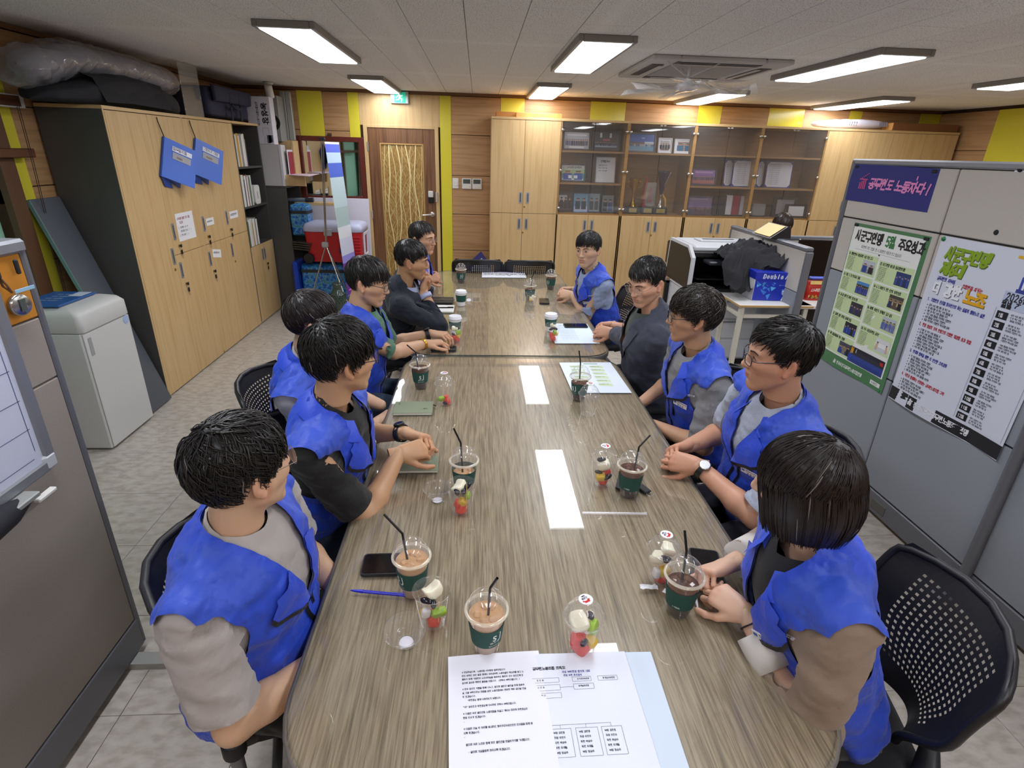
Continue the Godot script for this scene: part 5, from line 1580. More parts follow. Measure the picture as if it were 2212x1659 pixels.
func _desks()->void:
	var cream:Material=M["cream_panel"]; var gray:Material=M["grey_panel"]; var post:Material=M["post_grey"]
	var pt:=thing("desk_partition","low cream desk partition behind the copier and monitor","partition",Vector3(2.57,0,-4.9))
	var zs:=[.72,.0,-.67]
	obj("core",span(-.012,.012,.03,1.17,-.67,.7,0),mat("seam_black","1b1c1f",.8),pt)
	for i in 2:
		for s in [-1.0,1.0]:
			obj("panel",span(s*.008,s*.022,.84,1.16,zs[i+1]+.012,zs[i] - .015,.004),cream,pt)
			obj("panel",span(s*.008,s*.022,.1,.835,zs[i+1]+.012,zs[i] - .015,.004),gray,pt)
	obj("top_rail",span(-.03,.03,1.16,1.195,-.68,.72,.008),post,pt)
	for z in zs:obj("upright",span(-.028,.028,.0,1.16,z - .015,z+.015,.006),post,pt)
	var p2:=thing("cross_partition","cream cross partition running right from the low desk partition","partition",Vector3(3.3,0,-4.95))
	obj("panel",span(-.7,1.2,.1,1.15,-.02,.02,.004),cream,p2)
	obj("top_rail",span(-.7,1.2,1.15,1.185,-.03,.03,.008),post,p2)
	obj("upright",span(1.17,1.2,.0,1.15,-.028,.028,.006),post,p2)
	var dk:=thing("office_desk","white topped desk with a black base behind the tall partition","desk",Vector3(3.3,0,-4.55))
	obj("desktop",span(-.7,1.0,.69,.72,-.36,.3,.004),mat("desk_white","d2d0cc",.4),dk)
	obj("side_panel",span(-.69,-.66,0,.69,-.34,.28,.002),mat("desk_black","17181b",.5),dk)
	obj("side_panel",span(.95,.98,0,.69,-.34,.28,.002),mat("desk_black","17181b",.5),dk)
	obj("modesty_panel",span(-.66,.95,.2,.69,-.34,-.32,.002),mat("desk_black","17181b",.5),dk)
	var mo:=thing("monitor","black computer monitor on the desk behind the tall partition","monitor",Vector3(3.12,.72,-4.78))
	obj("bezel",span(-.3,.3,.1,.46,-.02,.015,.006),mat("monitor_black","0c0c0f",.3),mo)
	obj("screen",span(-.285,.285,.12,.445,.0155,.0165,0),mat("screen_off","08080b",.12),mo)
	var ms:=MB.new()
	ms.tube([Vector3(0,.0,-.05),Vector3(0,.25,-.04)],.02,10)
	ms.box(Vector3(0,.008,-.03),Vector3(.22,.016,.16),.005)
	obj("stand",ms,M["monitor_black"],mo)
	var sn:=thing("snack_pouch","red snack pouch with a blue cap on the desk beside the partition post","snack bag",Vector3(2.85,.72,-4.46))
	obj("pouch",blob([[Vector3(0,.17,0),Vector3(.068,0,0),Vector3(0,0,.006),.5],[Vector3(0,.12,0),Vector3(.074,0,0),Vector3(0,0,.03),.5],[Vector3(0,.05,0),Vector3(.072,0,0),Vector3(0,0,.04),.5],[Vector3(0,0,0),Vector3(.07,0,0),Vector3(0,0,.035),.5]],30,fnoise(4),.004,20.0),mat("snack_red","b5281f",.3),sn)
	var ink:=MB.new()
	var at:=func(x:float,y:float)->Vector3:return Vector3(-.068+x,.17 - y,.046)
	patch(ink,.0,.0,.136,.03,ln("e8c878"),at)
	write(ink,"스낵랜드",.02,.065,.026,.16,ln("f0e6d8"),at)
	for k in 12:patch(ink,.01*k+.006,.12+.012*(k % 3),.01*k+.02,.14+.01*(k % 2),ln(["d8b050","6a3a20","c98a38","8a9a3a"][k % 4]),at)
	obj("print",ink,vmat("ink",.8),sn)
	obj("cap",bx(Vector3(.02,.185,.0),Vector3(.15,.022,.05),.008),mat("cap_blue","4a5ac0",.4),sn)
	var ds:=thing("document_stand","slanted black document stand with yellow sheet on the low partition","document stand",Vector3(2.57,1.196,-4.82))
	var dm:=MB.new()
	dm.prism(PackedVector2Array([Vector2(-.09,0),Vector2(.09,0),Vector2(.075,.09),Vector2(.05,.1)]),-.17,.17)
	obj("wedge",dm,mat("stand_black","16161a",.4),ds)
	var dy:=MB.new()
	dy.box(Vector3(-.02,.056,0),Vector3(.165,.004,.29),.001,Transform3D(Basis(Vector3.BACK,.0),Vector3.ZERO))
	var oy:=obj("yellow_sheet",bx(Vector3.ZERO,Vector3(.15,.003,.29),.001),mat("sheet_yellow","d8bd78",.5),ds)
	oy.transform=Transform3D(Basis(Vector3.BACK,.62),Vector3(-.024,.054,0))
	var cp:=thing("copier","white office copier with a dark output cavity behind the small cart","copier",Vector3(2.32,0,-5.1))
	var cw:=mat("copier_white","c6c8cc",.4); var cb:=mat("copier_dark","17181b",.4)
	obj("body",span(-.43,.3,.06,.7,-.3,.33,.012),cw,cp)
	for k in 3:obj("drawer",span(-.42,.29,.08+.19*k,.255+.19*k,.331,.342,.004),cw,cp)
	for k in 2:obj("drawer_grip",span(-.25,.12,.418+.19*k,.435+.19*k,.336,.345,.002),mat("recess_grey2","7d8086",.5),cp)
	obj("plinth",span(-.4,.28,.0,.06,-.28,.3,0),cb,cp)
	obj("cavity_back",span(-.41,.3,.7,1.0,-.3,-.1,.004),cb,cp)
	obj("cavity_floor",span(-.41,.3,.7,.73,-.1,.33,.004),cb,cp)
	var sd:=MB.new()
	sd.prism(PackedVector2Array([Vector2(-.33,.7),Vector2(.33,.7),Vector2(.33,1.0),Vector2(.2,1.09),Vector2(-.3,1.09)]),.0,.03,Transform3D(Basis(Vector3(0,0,1),Vector3.UP,Vector3(-1,0,0)),Vector3(-.41,0,0)))
	obj("side_wing",sd,cw,cp)
	var si:=MB.new()
	si.prism(PackedVector2Array([Vector2(-.3,.72),Vector2(.3,.72),Vector2(.3,.985),Vector2(.185,1.065),Vector2(-.27,1.065)]),.0,.004,Transform3D(Basis(Vector3(0,0,1),Vector3.UP,Vector3(-1,0,0)),Vector3(-.44,0,0)))
	obj("side_opening",si,cb,cp)
	obj("right_block",span(.2,.3,.73,1.0,-.1,.32,.006),cb,cp)
	obj("scanner",span(-.4,.3,.985,1.04,-.3,.24,.01),cb,cp)
	obj("lid",span(-.4,.3,1.04,1.09,-.3,.24,.014),cw,cp)
	obj("document_tray",span(-.25,.16,1.09,1.104,-.2,-.02,.004),cw,cp)
	obj("tray_slot",span(-.2,.1,1.104,1.107,-.12,-.09,0),cb,cp)
	var pn:=MB.new()
	pn.box(Vector3(-.05,.96,.3),Vector3(.5,.03,.16),.008,Transform3D(Basis(Vector3.RIGHT,.0),Vector3.ZERO))
	obj("control_panel",pn,mat("copier_panel","2c2e33",.35),cp)
	obj("screen",bx(Vector3(.0,.976,.3),Vector3(.2,.003,.09),.001),mat("copier_screen","6d7278",.2),cp)
	var ot:=MB.new()
	ot.box(Vector3(-.15,.8,.1),Vector3(.4,.012,.34),.003,Transform3D())
	obj("output_tray",ot,cb,cp)
	var ct:=thing("side_cart","small white topped cart with cream legs in front of the copier","cart",Vector3(2.44,0,-4.46))
	obj("tabletop",span(-.31,.31,.695,.72,-.21,.21,.006),mat("cart_white","dad9d6",.35),ct)
	obj("edge_band",_ring3(-.314,.314,-.214,.214,.005,.699,.716),mat("cart_edge","b9965c",.5),ct)
	var cl:=mat("cart_cream","c9c6b8",.45)
	for x in [-.27,.27]:
		for z in [-.17,.17]:
			obj("leg",span(x - .019,x+.019,.03,.695,z - .019,z+.019,.004),cl,ct)
			obj("foot",span(x - .022,x+.022,.0,.04,z - .022,z+.03,.004),mat("foot_black","18181a",.5),ct)
	obj("rail",span(-.25,.25,.6,.63,.155,.185,.004),cl,ct)
	obj("rail",span(-.285,-.255,.6,.63,-.15,.15,.004),cl,ct)
	var bxn:=thing("paper_box","blue and white copy paper carton with a lid standing on the cart","carton",Vector3(2.455,.721,-4.5),-.06)
	var blu:=mat("box_blue","1b2fa8",.35)
	obj("carton_body",span(-.155,.155,0,.19,-.11,.11,.003),mat("box_white","d8dae0",.5),bxn)
	obj("front_face",span(-.152,.152,.002,.188,.1102,.1112,0),blu,bxn)
	obj("carton_lid",span(-.16,.16,.175,.24,-.115,.116,.003),blu,bxn)
	ink=MB.new()
	var atb:=func(x:float,y:float)->Vector3:return Vector3(-.152+x,.188 - y,.1118)
	var rng:=RandomNumberGenerator.new(); rng.seed=8
	for k in 16:
		var px:=rng.randf_range(.01,.16); var py:=rng.randf_range(.02,.15)
		ink.col=ln("2f6ad8").lerp(ln("58b4e8"),rng.randf())
		var a:=Vector2(px,py)
		var v:=[a,a+Vector2(rng.randf_range(.02,.05),rng.randf_range(-.02,.03)),a+Vector2(rng.randf_range(-.01,.03),rng.randf_range(.015,.04))]
		ink.tri(atb.call(v[0].x,v[0].y),atb.call(v[2].x,minf(v[2].y,.185)),atb.call(v[1].x,v[1].y))
	patch(ink,.235,.09,.285,.125,ln("6a9ae0"),atb)
	write(ink,"a",.233,.084,.05,.2,ln("dfe6f4"),func(x,y):return atb.call(x,y)+Vector3(0,0,.0004),0,1.0)
	write(ink,"A",.24,.136,.046,.22,ln("e6eaf4"),atb,0,1.1)
	write(ink,"ae a ee",.2,.045,.016,.1,ln("8fb0e8"),atb)
	var atl:=func(x:float,y:float)->Vector3:return Vector3(-.16+x,.24 - y,.1166)
	write(ink,"Double A",.06,.016,.038,.2,ln("e2e8f6"),atl,.12,.98)
	obj("print",ink,vmat("ink",.8),bxn)
	var bc:=thing("jacket","black jacket thrown over the copier and the paper carton","jacket",Vector3(2.36,.8,-4.62))
	var nz:=fnoise(14,4); var nr:=fnoise(15,3,true)
	var rows:=[]
	for r in 26:
		var row:=PackedVector3Array()
		for c in 34:
			var u:=c/33.0; var v:=r/25.0
			var edge:=.035*sin(u*11.0)+.03*sin(u*5.0+1.0)
			var x:=-.27+.62*u+.05*nz.get_noise_2d(v*3,u*2)
			var z:=-.26+(.46+edge)*v
			var drop:=smoothstep(.45,1.0,v)*(.28*(1.0 - smoothstep(.35,.75,u))+.05)
			var y:=.28 - .14*absf(u - .45) - drop+(.06*sin(u*3.1)) - .1*smoothstep(.75,1.0,u)
			y=maxf(y,.0 if u<.4 else .175+(.02 if v<.9 else .0))
			y+=.03*nz.get_noise_2d(u*4,v*4)+.05*nr.get_noise_2d(u*3+v*2,v*4)
			row.append(Vector3(x,y,z))
		row.reverse()
		rows.append(row)
	var cm:=MB.new(); cm.grid(rows)
	obj("cloth",cm,mat("jacket_black","1b1b1f",.85),bc)
	var bt:=thing("side_table","brown topped table with a black steel frame by the cupboards","table",Vector3(2.04,0,-5.62))
	obj("tabletop",span(-.2,.36,.695,.72,-.36,.36,.004),mat("table_brown","a58a74",.45),bt)
	for x in [-.17,.33]:
		for z in [-.32,.32]:obj("leg",span(x - .02,x+.02,0,.695,z - .02,z+.02,.003),mat("frame_black","16161a",.4),bt)
	obj("frame",_ring3(-.19,.35,-.34,.34,.04,.66,.694),M["frame_black"],bt)
	var pr:=thing("dark_printer","dark brown printer with a cream note on top, on the brown table","printer",Vector3(2.21,.721,-5.72))
	obj("body",span(-.18,.18,.03,.27,-.2,.2,.012),mat("printer_brown","2b2422",.4),pr)
	obj("feet",span(-.17,.17,.0,.03,-.18,.18,.004),mat("stand_black","16161a",.4),pr)
	obj("note",bx(Vector3(-.04,.274,.0),Vector3(.1,.006,.12),.001),mat("note_cream","cdbf9a",.6),pr)
	var hd2:=thing("house_sign","small navy and white house shaped board leaning behind the empty chairs","board",Vector3(.02,.0,-6.95))
	var hm:=MB.new()
	hm.prism(PackedVector2Array([Vector2(-.17,0),Vector2(.17,0),Vector2(.17,.46),Vector2(.02,.66),Vector2(-.17,.48)]),-.01,.01)
	obj("board",hm,mat("house_navy","3a3a7c",.5),hd2)
	var hw:=MB.new()
	hw.prism(PackedVector2Array([Vector2(-.1,.02),Vector2(.13,.02),Vector2(.13,.44),Vector2(.03,.58),Vector2(-.1,.46)]),.0102,.0115)
	obj("white_face",hw,mat("board_white","cdd2e2",.2),hd2)
const T:=.73
func _outline(x0:float,x1:float,zn:float,zf:float,rn:float,rf:float)->PackedVector2Array:
	var p:=PackedVector2Array()
	for q in [[x1 - rn,-zn+rn,rn,-PI/2],[x1 - rf,-zf - rf,rf,.0],[x0+rf,-zf - rf,rf,PI/2],[x0+rn,-zn+rn,rn,PI]]:
		for i in 9:
			var a:float=q[3]+PI/2*i/8.0
			p.append(Vector2(q[0]+q[2]*cos(a),q[1]+q[2]*sin(a)))
	return p
func tables()->void:
	var wood:=tri_mat("table_wood",noise_tex("ash",.03,6,[[.0,"6f6350"],[.25,"84765f"],[.42,"978970"],[.55,"a3967c"],[.7,"968870"],[1.0,"7d705b"]],1024,FastNoiseLite.TYPE_SIMPLEX,false,50),Vector3(1.35,1.0,.055),.3)
	wood.detail_enabled=true
	wood.detail_blend_mode=BaseMaterial3D.BLEND_MODE_MUL
	wood.detail_albedo=noise_tex("ash_fine",.12,4,[[.0,"b4aa9a"],[.5,"f4f0e8"],[1.0,"ffffff"]],1024,FastNoiseLite.TYPE_SIMPLEX,false,51)
	wood.detail_uv_layer=BaseMaterial3D.DETAIL_UV_1
	var pane:=glassy("table_glass","eef4f0",.03,.012)
	var rim:=mat("glass_rim","3d4b47",.15)
	var edge:=mat("table_edge","77736f",.4)
	var steel:=mat("table_steel","6d6c6e",.4,.3)
	var q:=[["meeting_table","long wood grain meeting table nearest the camera, under a glass sheet",-.395,.783,-.6,-2.962,.25,.16],["meeting_table","second wood grain meeting table joined on behind, toward the door",-.41,.79,-2.972,-5.385,.16,.16]]
	for k in 2:
		var d:Array=q[k]
		var t:=thing(d[0],d[1],"table")
		var o:=_outline(d[2],d[3],d[4],d[5],d[6],d[7])
		obj("tabletop",lay(o,T - .034,T - .0065),wood,t)
		var band:=MB.new()
		var rows:=[PackedVector3Array(),PackedVector3Array(),PackedVector3Array(),PackedVector3Array()]
		var gl:=MB.new()
		var gr:=[PackedVector3Array(),PackedVector3Array()]
		for i in o.size():
			var p:Vector2=o[i]
			var c:=Vector2((d[2]+d[3])/2,-(d[4]+d[5])/2)
			var a:Vector2=o[(i+1) % o.size()]; var b:Vector2=o[(i - 1+o.size()) % o.size()]
			var n:=Vector2((a - b).y,-(a - b).x).normalized()
			for r in 4:
				var w:Array=[[.0,-.0062],[.007,-.009],[.007,-.032],[.0,-.037]][r]
				rows[r].append(Vector3(p.x+n.x*w[0],T+w[1],-(p.y+n.y*w[0])))
			gr[0].append(Vector3(p.x - n.x*.004,T - .0004,-(p.y - n.y*.004)))
			gr[1].append(Vector3(p.x - n.x*.004,T - .006,-(p.y - n.y*.004)))
		for r in 4:
			rows[r].reverse()
		gr[0].reverse(); gr[1].reverse()
		band.grid(rows,true)
		obj("edge_band",band,edge,t)
		gl.grid(gr,true)
		obj("glass_edge",gl,rim,t)
		var sheet:=PackedVector2Array()
		for i in o.size():
			sheet.append(Vector2(gr[0][i].x,-gr[0][i].z))
		var top:=MB.new()
		var tr:=Geometry2D.triangulate_polygon(sheet)
		for i in range(0,tr.size(),3):
			var v:=[sheet[tr[i]],sheet[tr[i+1]],sheet[tr[i+2]]]
			if (v[1] - v[0]).cross(v[2] - v[0])<0:v.reverse()
			top.tri(Vector3(v[0].x,T - .0004,-v[0].y),Vector3(v[1].x,T - .0004,-v[1].y),Vector3(v[2].x,T - .0004,-v[2].y))
		obj("glass_sheet",top,pane,t)
		for s in [d[4] - .45,d[5]+.45]:
			var lg:=MB.new()
			var xm:float=(d[2]+d[3])/2
			for x in [-.28,.28]:
				lg.box(Vector3(xm+x,.36,s),Vector3(.05,.66,.07),.004)
			lg.box(Vector3(xm,.025,s),Vector3(.9,.05,.07),.006)
			lg.box(Vector3(xm,.68,s),Vector3(.8,.03,.06),.004)
			obj("leg",lg,steel,t)
	var sh:=[["pale printed sheet with green boxes in front of the man in the grey checked shirt",[.458,-2.86],[.75,-2.869],[.763,-2.443],[.467,-2.441],"dfe9f4",.0006],["pale blue sheet under the clasped hands of the man in the grey blazer",[.478,-3.62],[.755,-3.62],[.76,-3.2],[.478,-3.194],"d9e6f2",.0006],
		["long printed name strip lying at the far end of the table",[.041,-5.35],[.456,-5.36],[.455,-5.101],[.039,-5.08],"e6e8ee",.0006]]
	for i in sh.size():
		var d:Array=sh[i]
		var c:=Vector2(d[1][0]+d[3][0],d[1][1]+d[3][1])/2
		var t:=thing("paper_sheet",d[0],"paper",Vector3(c.x,T+d[6],c.y))
		var pg:=PackedVector2Array()
		for k in [4,3,2,1]:
			pg.append(Vector2(d[k][0] - c.x,-(d[k][1] - c.y)))
		obj("sheet",lay(pg,.0,.0006),mat("sheet_"+d[5],d[5],.6),t)
		var ink:=MB.new()
		var at:=func(x:float,y:float)->Vector3:return Vector3(x,.0009,y)
		if i==0:
			for k in 12:
				patch(ink,-.11+.11*(k % 2)+.01,-.16+.05*(k/2),-.03+.11*(k % 2),-.125+.05*(k/2),ln("cfe0bc"),at)
				write(ink,"조합활동내용",-.105+.11*(k % 2),-.155+.05*(k/2),.01,.1,ln("8fa08a"),at)
			patch(ink,-.02,-.195,.06,-.185,ln("6f9a72"),at)
		elif i==1:
			for k in 9:
				write(ink,"노동조합업무협의자료내용",-.09,-.16+.035*k,.01,.08,ln("9fb2c6"),at)
		elif i==2:
			write(ink,"당선인 노동조합 방문 간담회",-.19,-.03,.034,.14,ln("45202a"),at)
			write(ink,"2026년 6월",-.08,.03,.026,.12,ln("40405a"),at)
			patch(ink,-.2,-.12,.2,-.09,ln("b9a9d0"),at)
		if ink.ix.size():
			obj("print",ink,vmat("ink",.8),t)
	var a4:=[["organisation chart sheet with boxed names, lying under the speech notes",.205,-.7155,.0025,.02,"e2e6f2"],["pale blue sheet lying lowest under the organisation chart",.262,-.72,.0008,-.01,"cfdbea"],["speech notes sheet with typed paragraphs, on top by the iced latte",.05,-.77,.0042,.055,"e9eaf4"]]
	for i in 3:
		var d:Array=a4[i]
		var t:=thing("document",d[0],"document",Vector3(d[1],T+d[3],d[2]),d[4])
		var w:=.21 if i==2 else .297; var h:=.297 if i==2 else .42
		var z0:=-.16
		var rows:=[]
		for r in 9:
			var row:=PackedVector3Array()
			for cidx in 9:
				var u:=cidx/8.0; var v:=r/8.0
				var lift:=.004*pow(1.0 - v,3.0)*(.4+.6*sin(u*2.6+.4)) if i!=1 else .0
				row.append(Vector3(-w/2+w*u,lift,z0 - .05*(1 if i!=2 else 0)+h*v))
			rows.append(row)
		var pm:=MB.new()
		for r in rows:(r as PackedVector3Array).reverse()
		pm.grid(rows)
		obj("sheet",pm,mat("a4_%d" % i,d[5],.65),t)
		var ink:=MB.new()
		var z1:=z0 - (.05 if i!=2 else .0)
		var at:=func(x:float,y:float)->Vector3:
			var lift:=.004*pow(1.0 - y/h,3.0)*(.4+.6*sin(x/w*2.6+.4))
			return Vector3(-w/2+x,lift+.0006,z1+y)
		if i==2:
			var y:=.042
			for line in ["○ 안녕하십니까. 노동조합 사무총장 임윤균입니다.","먼저 바쁘신 당선 일정 중에도 우리공무원 노동자들의 목소리를 듣고 소","통하기 위해 가장먼저 노조사무실을 찾아주신 황이주 군수 당선인께 진","심으로 감사와 축하의 말씀을 드립니다. (큰박수 부탁드립니다.)","","○ 먼저 당선의 기쁨을 함께 나누고,앞으로 울진군 발전을 위해 힘써주","실 것을 부탁드리는 마음을 담아 노동조합에서 준비한 축하 꽃다발 전달","이 있겠습니다.","     -위원장님 앞에 나와주시기 바랍니다.","","\"네\" 당선인과 위원장님께 다시한번 큰박수 부탁드립니다.","","○ 다음은 우리 울진군청 노동조합을 이끌고 계시는 최민옥 위원장님의","환영 인사가 있겠습니다.","-","","○ 다음은 오늘 이 자리를 빛내주신 황이주군수당선인의 인사말을 청해 듣","도록 하겠습니다.","-","","  앞으로 우리 노조와 함께 멋진 울진군을 만들어가기를 기대합니다.","","    - 끝으로 기념촬영후 마치도록 하겠습니다."]:
				write(ink,line,.03,y,.0046,.13,ln("33333c"),at,0,.86)
				y+=.0088 if line!="" else .006
		elif i==0:
			write(ink,"공무원노동조합 조직도",.075,.034,.0075,.17,ln("26262e"),at)
			write(ink,"여성 부위원장 협의회 대표",.14,.046,.0055,.12,ln("3a3fa0"),at,.1)
			write(ink,"운영 위원 회의참석",.142,.055,.005,.12,ln("3a3fa0"),at,.1)
			var ln1:=ln("5a5a66")
			var bxs:=[[.07,.062,.13,.073,"최 민 옥"],[.16,.062,.202,.073,"선거관리위원회"],[.218,.062,.262,.073,"회계감사위원회"],[.07,.079,.13,.092,"신 민 정"],[.16,.079,.205,.092,"정책실위원회"],[.07,.098,.13,.11,"임 윤 균"],[.095,.178,.137,.235,""],[.147,.178,.192,.235,""],[.2,.178,.242,.235,""]]
			for b in bxs:
				for e in [[b[0],b[1],b[2],b[1]+.0006],[b[0],b[3],b[2],b[3]+.0006],[b[0],b[1],b[0]+.0006,b[3]],[b[2],b[1],b[2]+.0006,b[3]]]:
					patch(ink,e[0],e[1],e[2],e[3],ln1,at)
				if b[4]!="":
					write(ink,b[4],b[0]+.011,b[1]+.0035,.0042,.13,ln("33333c"),at)
				else:
					for k in 5:
						write(ink,["부장 김민정","차장 이민지","위원 박승우","위원 이재필","부장 정승주"][k],b[0]+.006,b[1]+.006+.01*k,.0045,.13,ln("33333c"),at)
			for e in [[.13,.0855,.16,.0861],[.09,.17,.222,.1706],[.116,.17,.1166,.178],[.169,.17,.1696,.178],[.221,.17,.2216,.178]]:
				patch(ink,e[0],e[1],e[2],e[3],ln1,at)
		if ink.ix.size():
			obj("print",ink,vmat("ink",.8),t)
	drinks()
	fruit_cups()
	small_things()
func _cup_shell(h:float,rt:float,rb:float)->Array:
	return [Vector2(rt+.003,h),Vector2(rt+.0038,h - .002),Vector2(rt+.0025,h - .0045),Vector2(rt,h - .005),Vector2(lerpf(rb,rt,.5),h*.5),Vector2(rb,.004),Vector2(rb - .002,.001),Vector2(rb - .005,.0),Vector2(0,.001)]
func _dome(r:float,h:float,flat:float)->Array:
	var p:=[]
	for i in 9:
		var a:=i/8.0*PI/2
		p.append(Vector2(maxf(flat*(1.0 - i/8.0)*.0+sin(a)*r,flat if i>0 else .0),h*cos(a)))
	p.append(Vector2(r+.001,-.001))
	p.append(Vector2(r+.0055,-.0015))
	p.append(Vector2(r+.0055,-.006))
	p.append(Vector2(r+.003,-.0095))
	return p
func drinks()->void:
	var clear:=glassy("cup_plastic","fbfcff",.05,.02)
	var rimm:=glassy("cup_rim","f3ead2",.4,.1)
	var sleeve:=mat("sleeve_green","1e4b43",.7)
	var straw:=mat("straw_black","121214",.3)
	var white:=vmat("ink",.8)
	var H:=.122; var RT:=.0445; var RB:=.0295
	var cups:=[
		[.024,-.954,"latte",.104,[.02,.06,.012],.55,"iced latte with a bent straw standing in front of the speech notes"],
		[-.166,-1.137,"latte",.106,[-.06,.08,-.02],-.9,"iced latte behind the open fruit cup, next to the black phone"],
		[.52,-1.051,"ame",.092,[-.005,.075,-.03],2.4,"iced americano standing beside the hands of the woman in the tan blazer"],
		[.524,-1.575,"ame",.102,[.05,.06,-.02],2.5,"iced americano with a long bent straw near the man with the round silver watch"],
		[-.043,-1.611,"latte",.072,[-.03,.09,.0],2.8,"half drunk iced latte behind the open fruit cup on the middle left"],
		[-.277,-2.507,"ame",.103,[-.05,.07,.02],.15,"iced americano on the left table edge above the closed green notebook"],
		[.485,-2.37,"ame",.09,[-.015,.1,.0],-1.0,"iced americano on the printed sheet behind the empty clear cup"],
		[-.147,-4.86,"ame",.108,[0,0,0],.1,"iced americano without a straw at the far left end of the table"],
		[.413,-4.266,"ame",.09,[.035,.09,.0],2.6,"iced americano with a straw behind the open fruit glass on the far table"],
		[.628,-4.663,"ame",.104,[0,0,0],-.9,"iced americano without a straw at the far right end of the table"]]
	var shell:=MB.new(); shell.lathe(_cup_shell(H,RT,RB),40)
	var shm:=shell.mesh()
	var dome:=MB.new(); dome.lathe(_dome(RT+.0005,.05,.0),40,Transform3D(Basis(),Vector3(0,H,0)))
	var dm:=dome.mesh()
	var ring:=MB.new(); ring.lathe([Vector2(RT+.0012,H+.0005),Vector2(RT+.0065,H - .001),Vector2(RT+.007,H - .005),Vector2(RT+.0045,H - .0085),Vector2(RT+.0012,H - .007)],40)
	var rm:=ring.mesh()
	var sl:=MB.new()
	var ra:=func(y:float)->float:return lerpf(RB,RT,y/H)
	sl.lathe([Vector2(ra.call(.088)+.0006,.088),Vector2(ra.call(.088)+.0016,.0882),Vector2(ra.call(.034)+.0016,.034),Vector2(ra.call(.034)+.0004,.034)],40)
	var slm:=sl.mesh()
	var rng:=RandomNumberGenerator.new()
	rng.seed=9
	var i:=0
	for c in cups:
		var t:=thing("coffee_cup",c[6],"coffee cup",Vector3(c[0],T,c[1]),0,"takeaway coffee cups on the tables")
		var lv:float=c[3]
		var lc:Color=ln("b28d6b") if c[2]=="latte" else ln("2a1511")
		var lq:=MB.new()
		var rr:float=ra.call(lv) - .001
		lq.col=lc
		lq.lathe([Vector2(0,lv),Vector2(rr,lv),Vector2(rr,lv),Vector2(ra.call(lv - .02) - .001,lv - .02),Vector2(ra.call(.05) - .001,.05),Vector2(RB - .0015,.003),Vector2(0,.0025)],36)
		if c[2]=="latte":
			for k in lq.v.size():
				lq.c[k]=ln("c9a37d").lerp(ln("b9a08a"),clampf((.07 - lq.v[k].y)*14.0,0,1)) if lq.v[k].y<lv - .002 else ln("c49a70")
		else:
			for k in lq.v.size():
				if lq.v[k].y>lv - .03:lq.c[k]=ln("55301f") if lq.v[k].y<lv - .001 else ln("4a2a1c")
		obj("coffee",lq,vmat("liquid",.12),t)
		var ice:=MB.new()
		ice.col=ln("c89f78") if c[2]=="latte" else ln("6d4a38")
		for k in 5:
			var a:=TAU*k/5.0+rng.randf()
			ice.box(Vector3.ZERO,Vector3(.02,.018,.019),.005,Transform3D(Basis.from_euler(Vector3(rng.randf(),rng.randf()*3,rng.randf())),Vector3(.022*cos(a),lv - .003,.022*sin(a))))
		obj("ice",ice,vmat("ice",.08),t)
		inst("cup",shm,clear,t)
		inst("sleeve",slm,sleeve,t)
		var ink:=MB.new()
		var yaw:float=c[5]
		var at:=func(x:float,y:float)->Vector3:
			var r:float=ra.call(.085 - y)+.0022
			var a:=yaw+x/r
			return Vector3(r*sin(a),.085 - y,r*cos(a))
		write(ink,"sj",-.01,.008,.021,.14,ln("e8efe9"),at)
		patch(ink,.0075,.005,.0105,.008,ln("6fb04a"),at)
		write(ink,"숨지원",-.013,.031,.006,.12,ln("d4ddd6"),at,0,1.4)
		write(ink,"울진군장애인",-.015,.042,.004,.12,ln("b8c4bc"),at,0,1.2)
		var rec:=func(x:float,y:float)->Vector3:return at.call(x+3.1*.04,y)
		write(ink,"A 재활용",-.014,.04,.005,.12,ln("c9d3cc"),rec)
		obj("logo_print",ink,white,t)
		inst("lid",dm,clear,t)
		inst("lid_rim",rm,rimm,t)
		var s:Array=c[4]
		if s[1]>.0:
			var st:=MB.new()
			var k0:=Vector3(s[0]*.1,lv - .05,s[2]*.1)
			var k1:=Vector3(s[0]*.35,H+.062,s[2]*.35)
			var k2:=Vector3(s[0]*1.0,H+.062+.6*s[1],s[2]*1.0)+Vector3(s[0],0,s[2])*.1
			st.tube([k0,k0.lerp(k1,.5),k1 - (k1 - k0).normalized()*.008,k1,k1+(k2 - k1).normalized()*.008,k2],.0032,10,false)
			obj("straw",st,straw,t)
		i+=1
	var hot:=[[-.124,-4.067,"white paper cup with a green sleeve and white lid beside the notebook"],[-.142,-3.375,"white lidded paper cup just behind the fruit cup on the left"],[.48,-3.46,"white lidded paper cup just behind the fruit cup on the right"]]
	for h in hot:
		var t:=thing("paper_cup",h[2],"paper cup",Vector3(h[0],T,h[1]),0,"hot drink paper cups")
		var b:=MB.new()
		b.lathe([Vector2(.041,.1),Vector2(.029,.003),Vector2(.027,.0),Vector2(0,.001)],32)
		obj("cup",b,mat("paper_white","e8e8ea",.6),t)
		var g:=MB.new()
		g.lathe([Vector2(.0388,.084),Vector2(.04,.084),Vector2(.0345,.034),Vector2(.033,.034)],32)
		obj("sleeve",g,sleeve,t)
		var l:=MB.new()
		l.lathe([Vector2(0,.112),Vector2(.034,.112),Vector2(.036,.117),Vector2(.039,.117),Vector2(.041,.106),Vector2(.0445,.104),Vector2(.0445,.099),Vector2(.041,.097)],32)
		obj("lid",l,mat("lid_white","eaeaf0",.4),t)
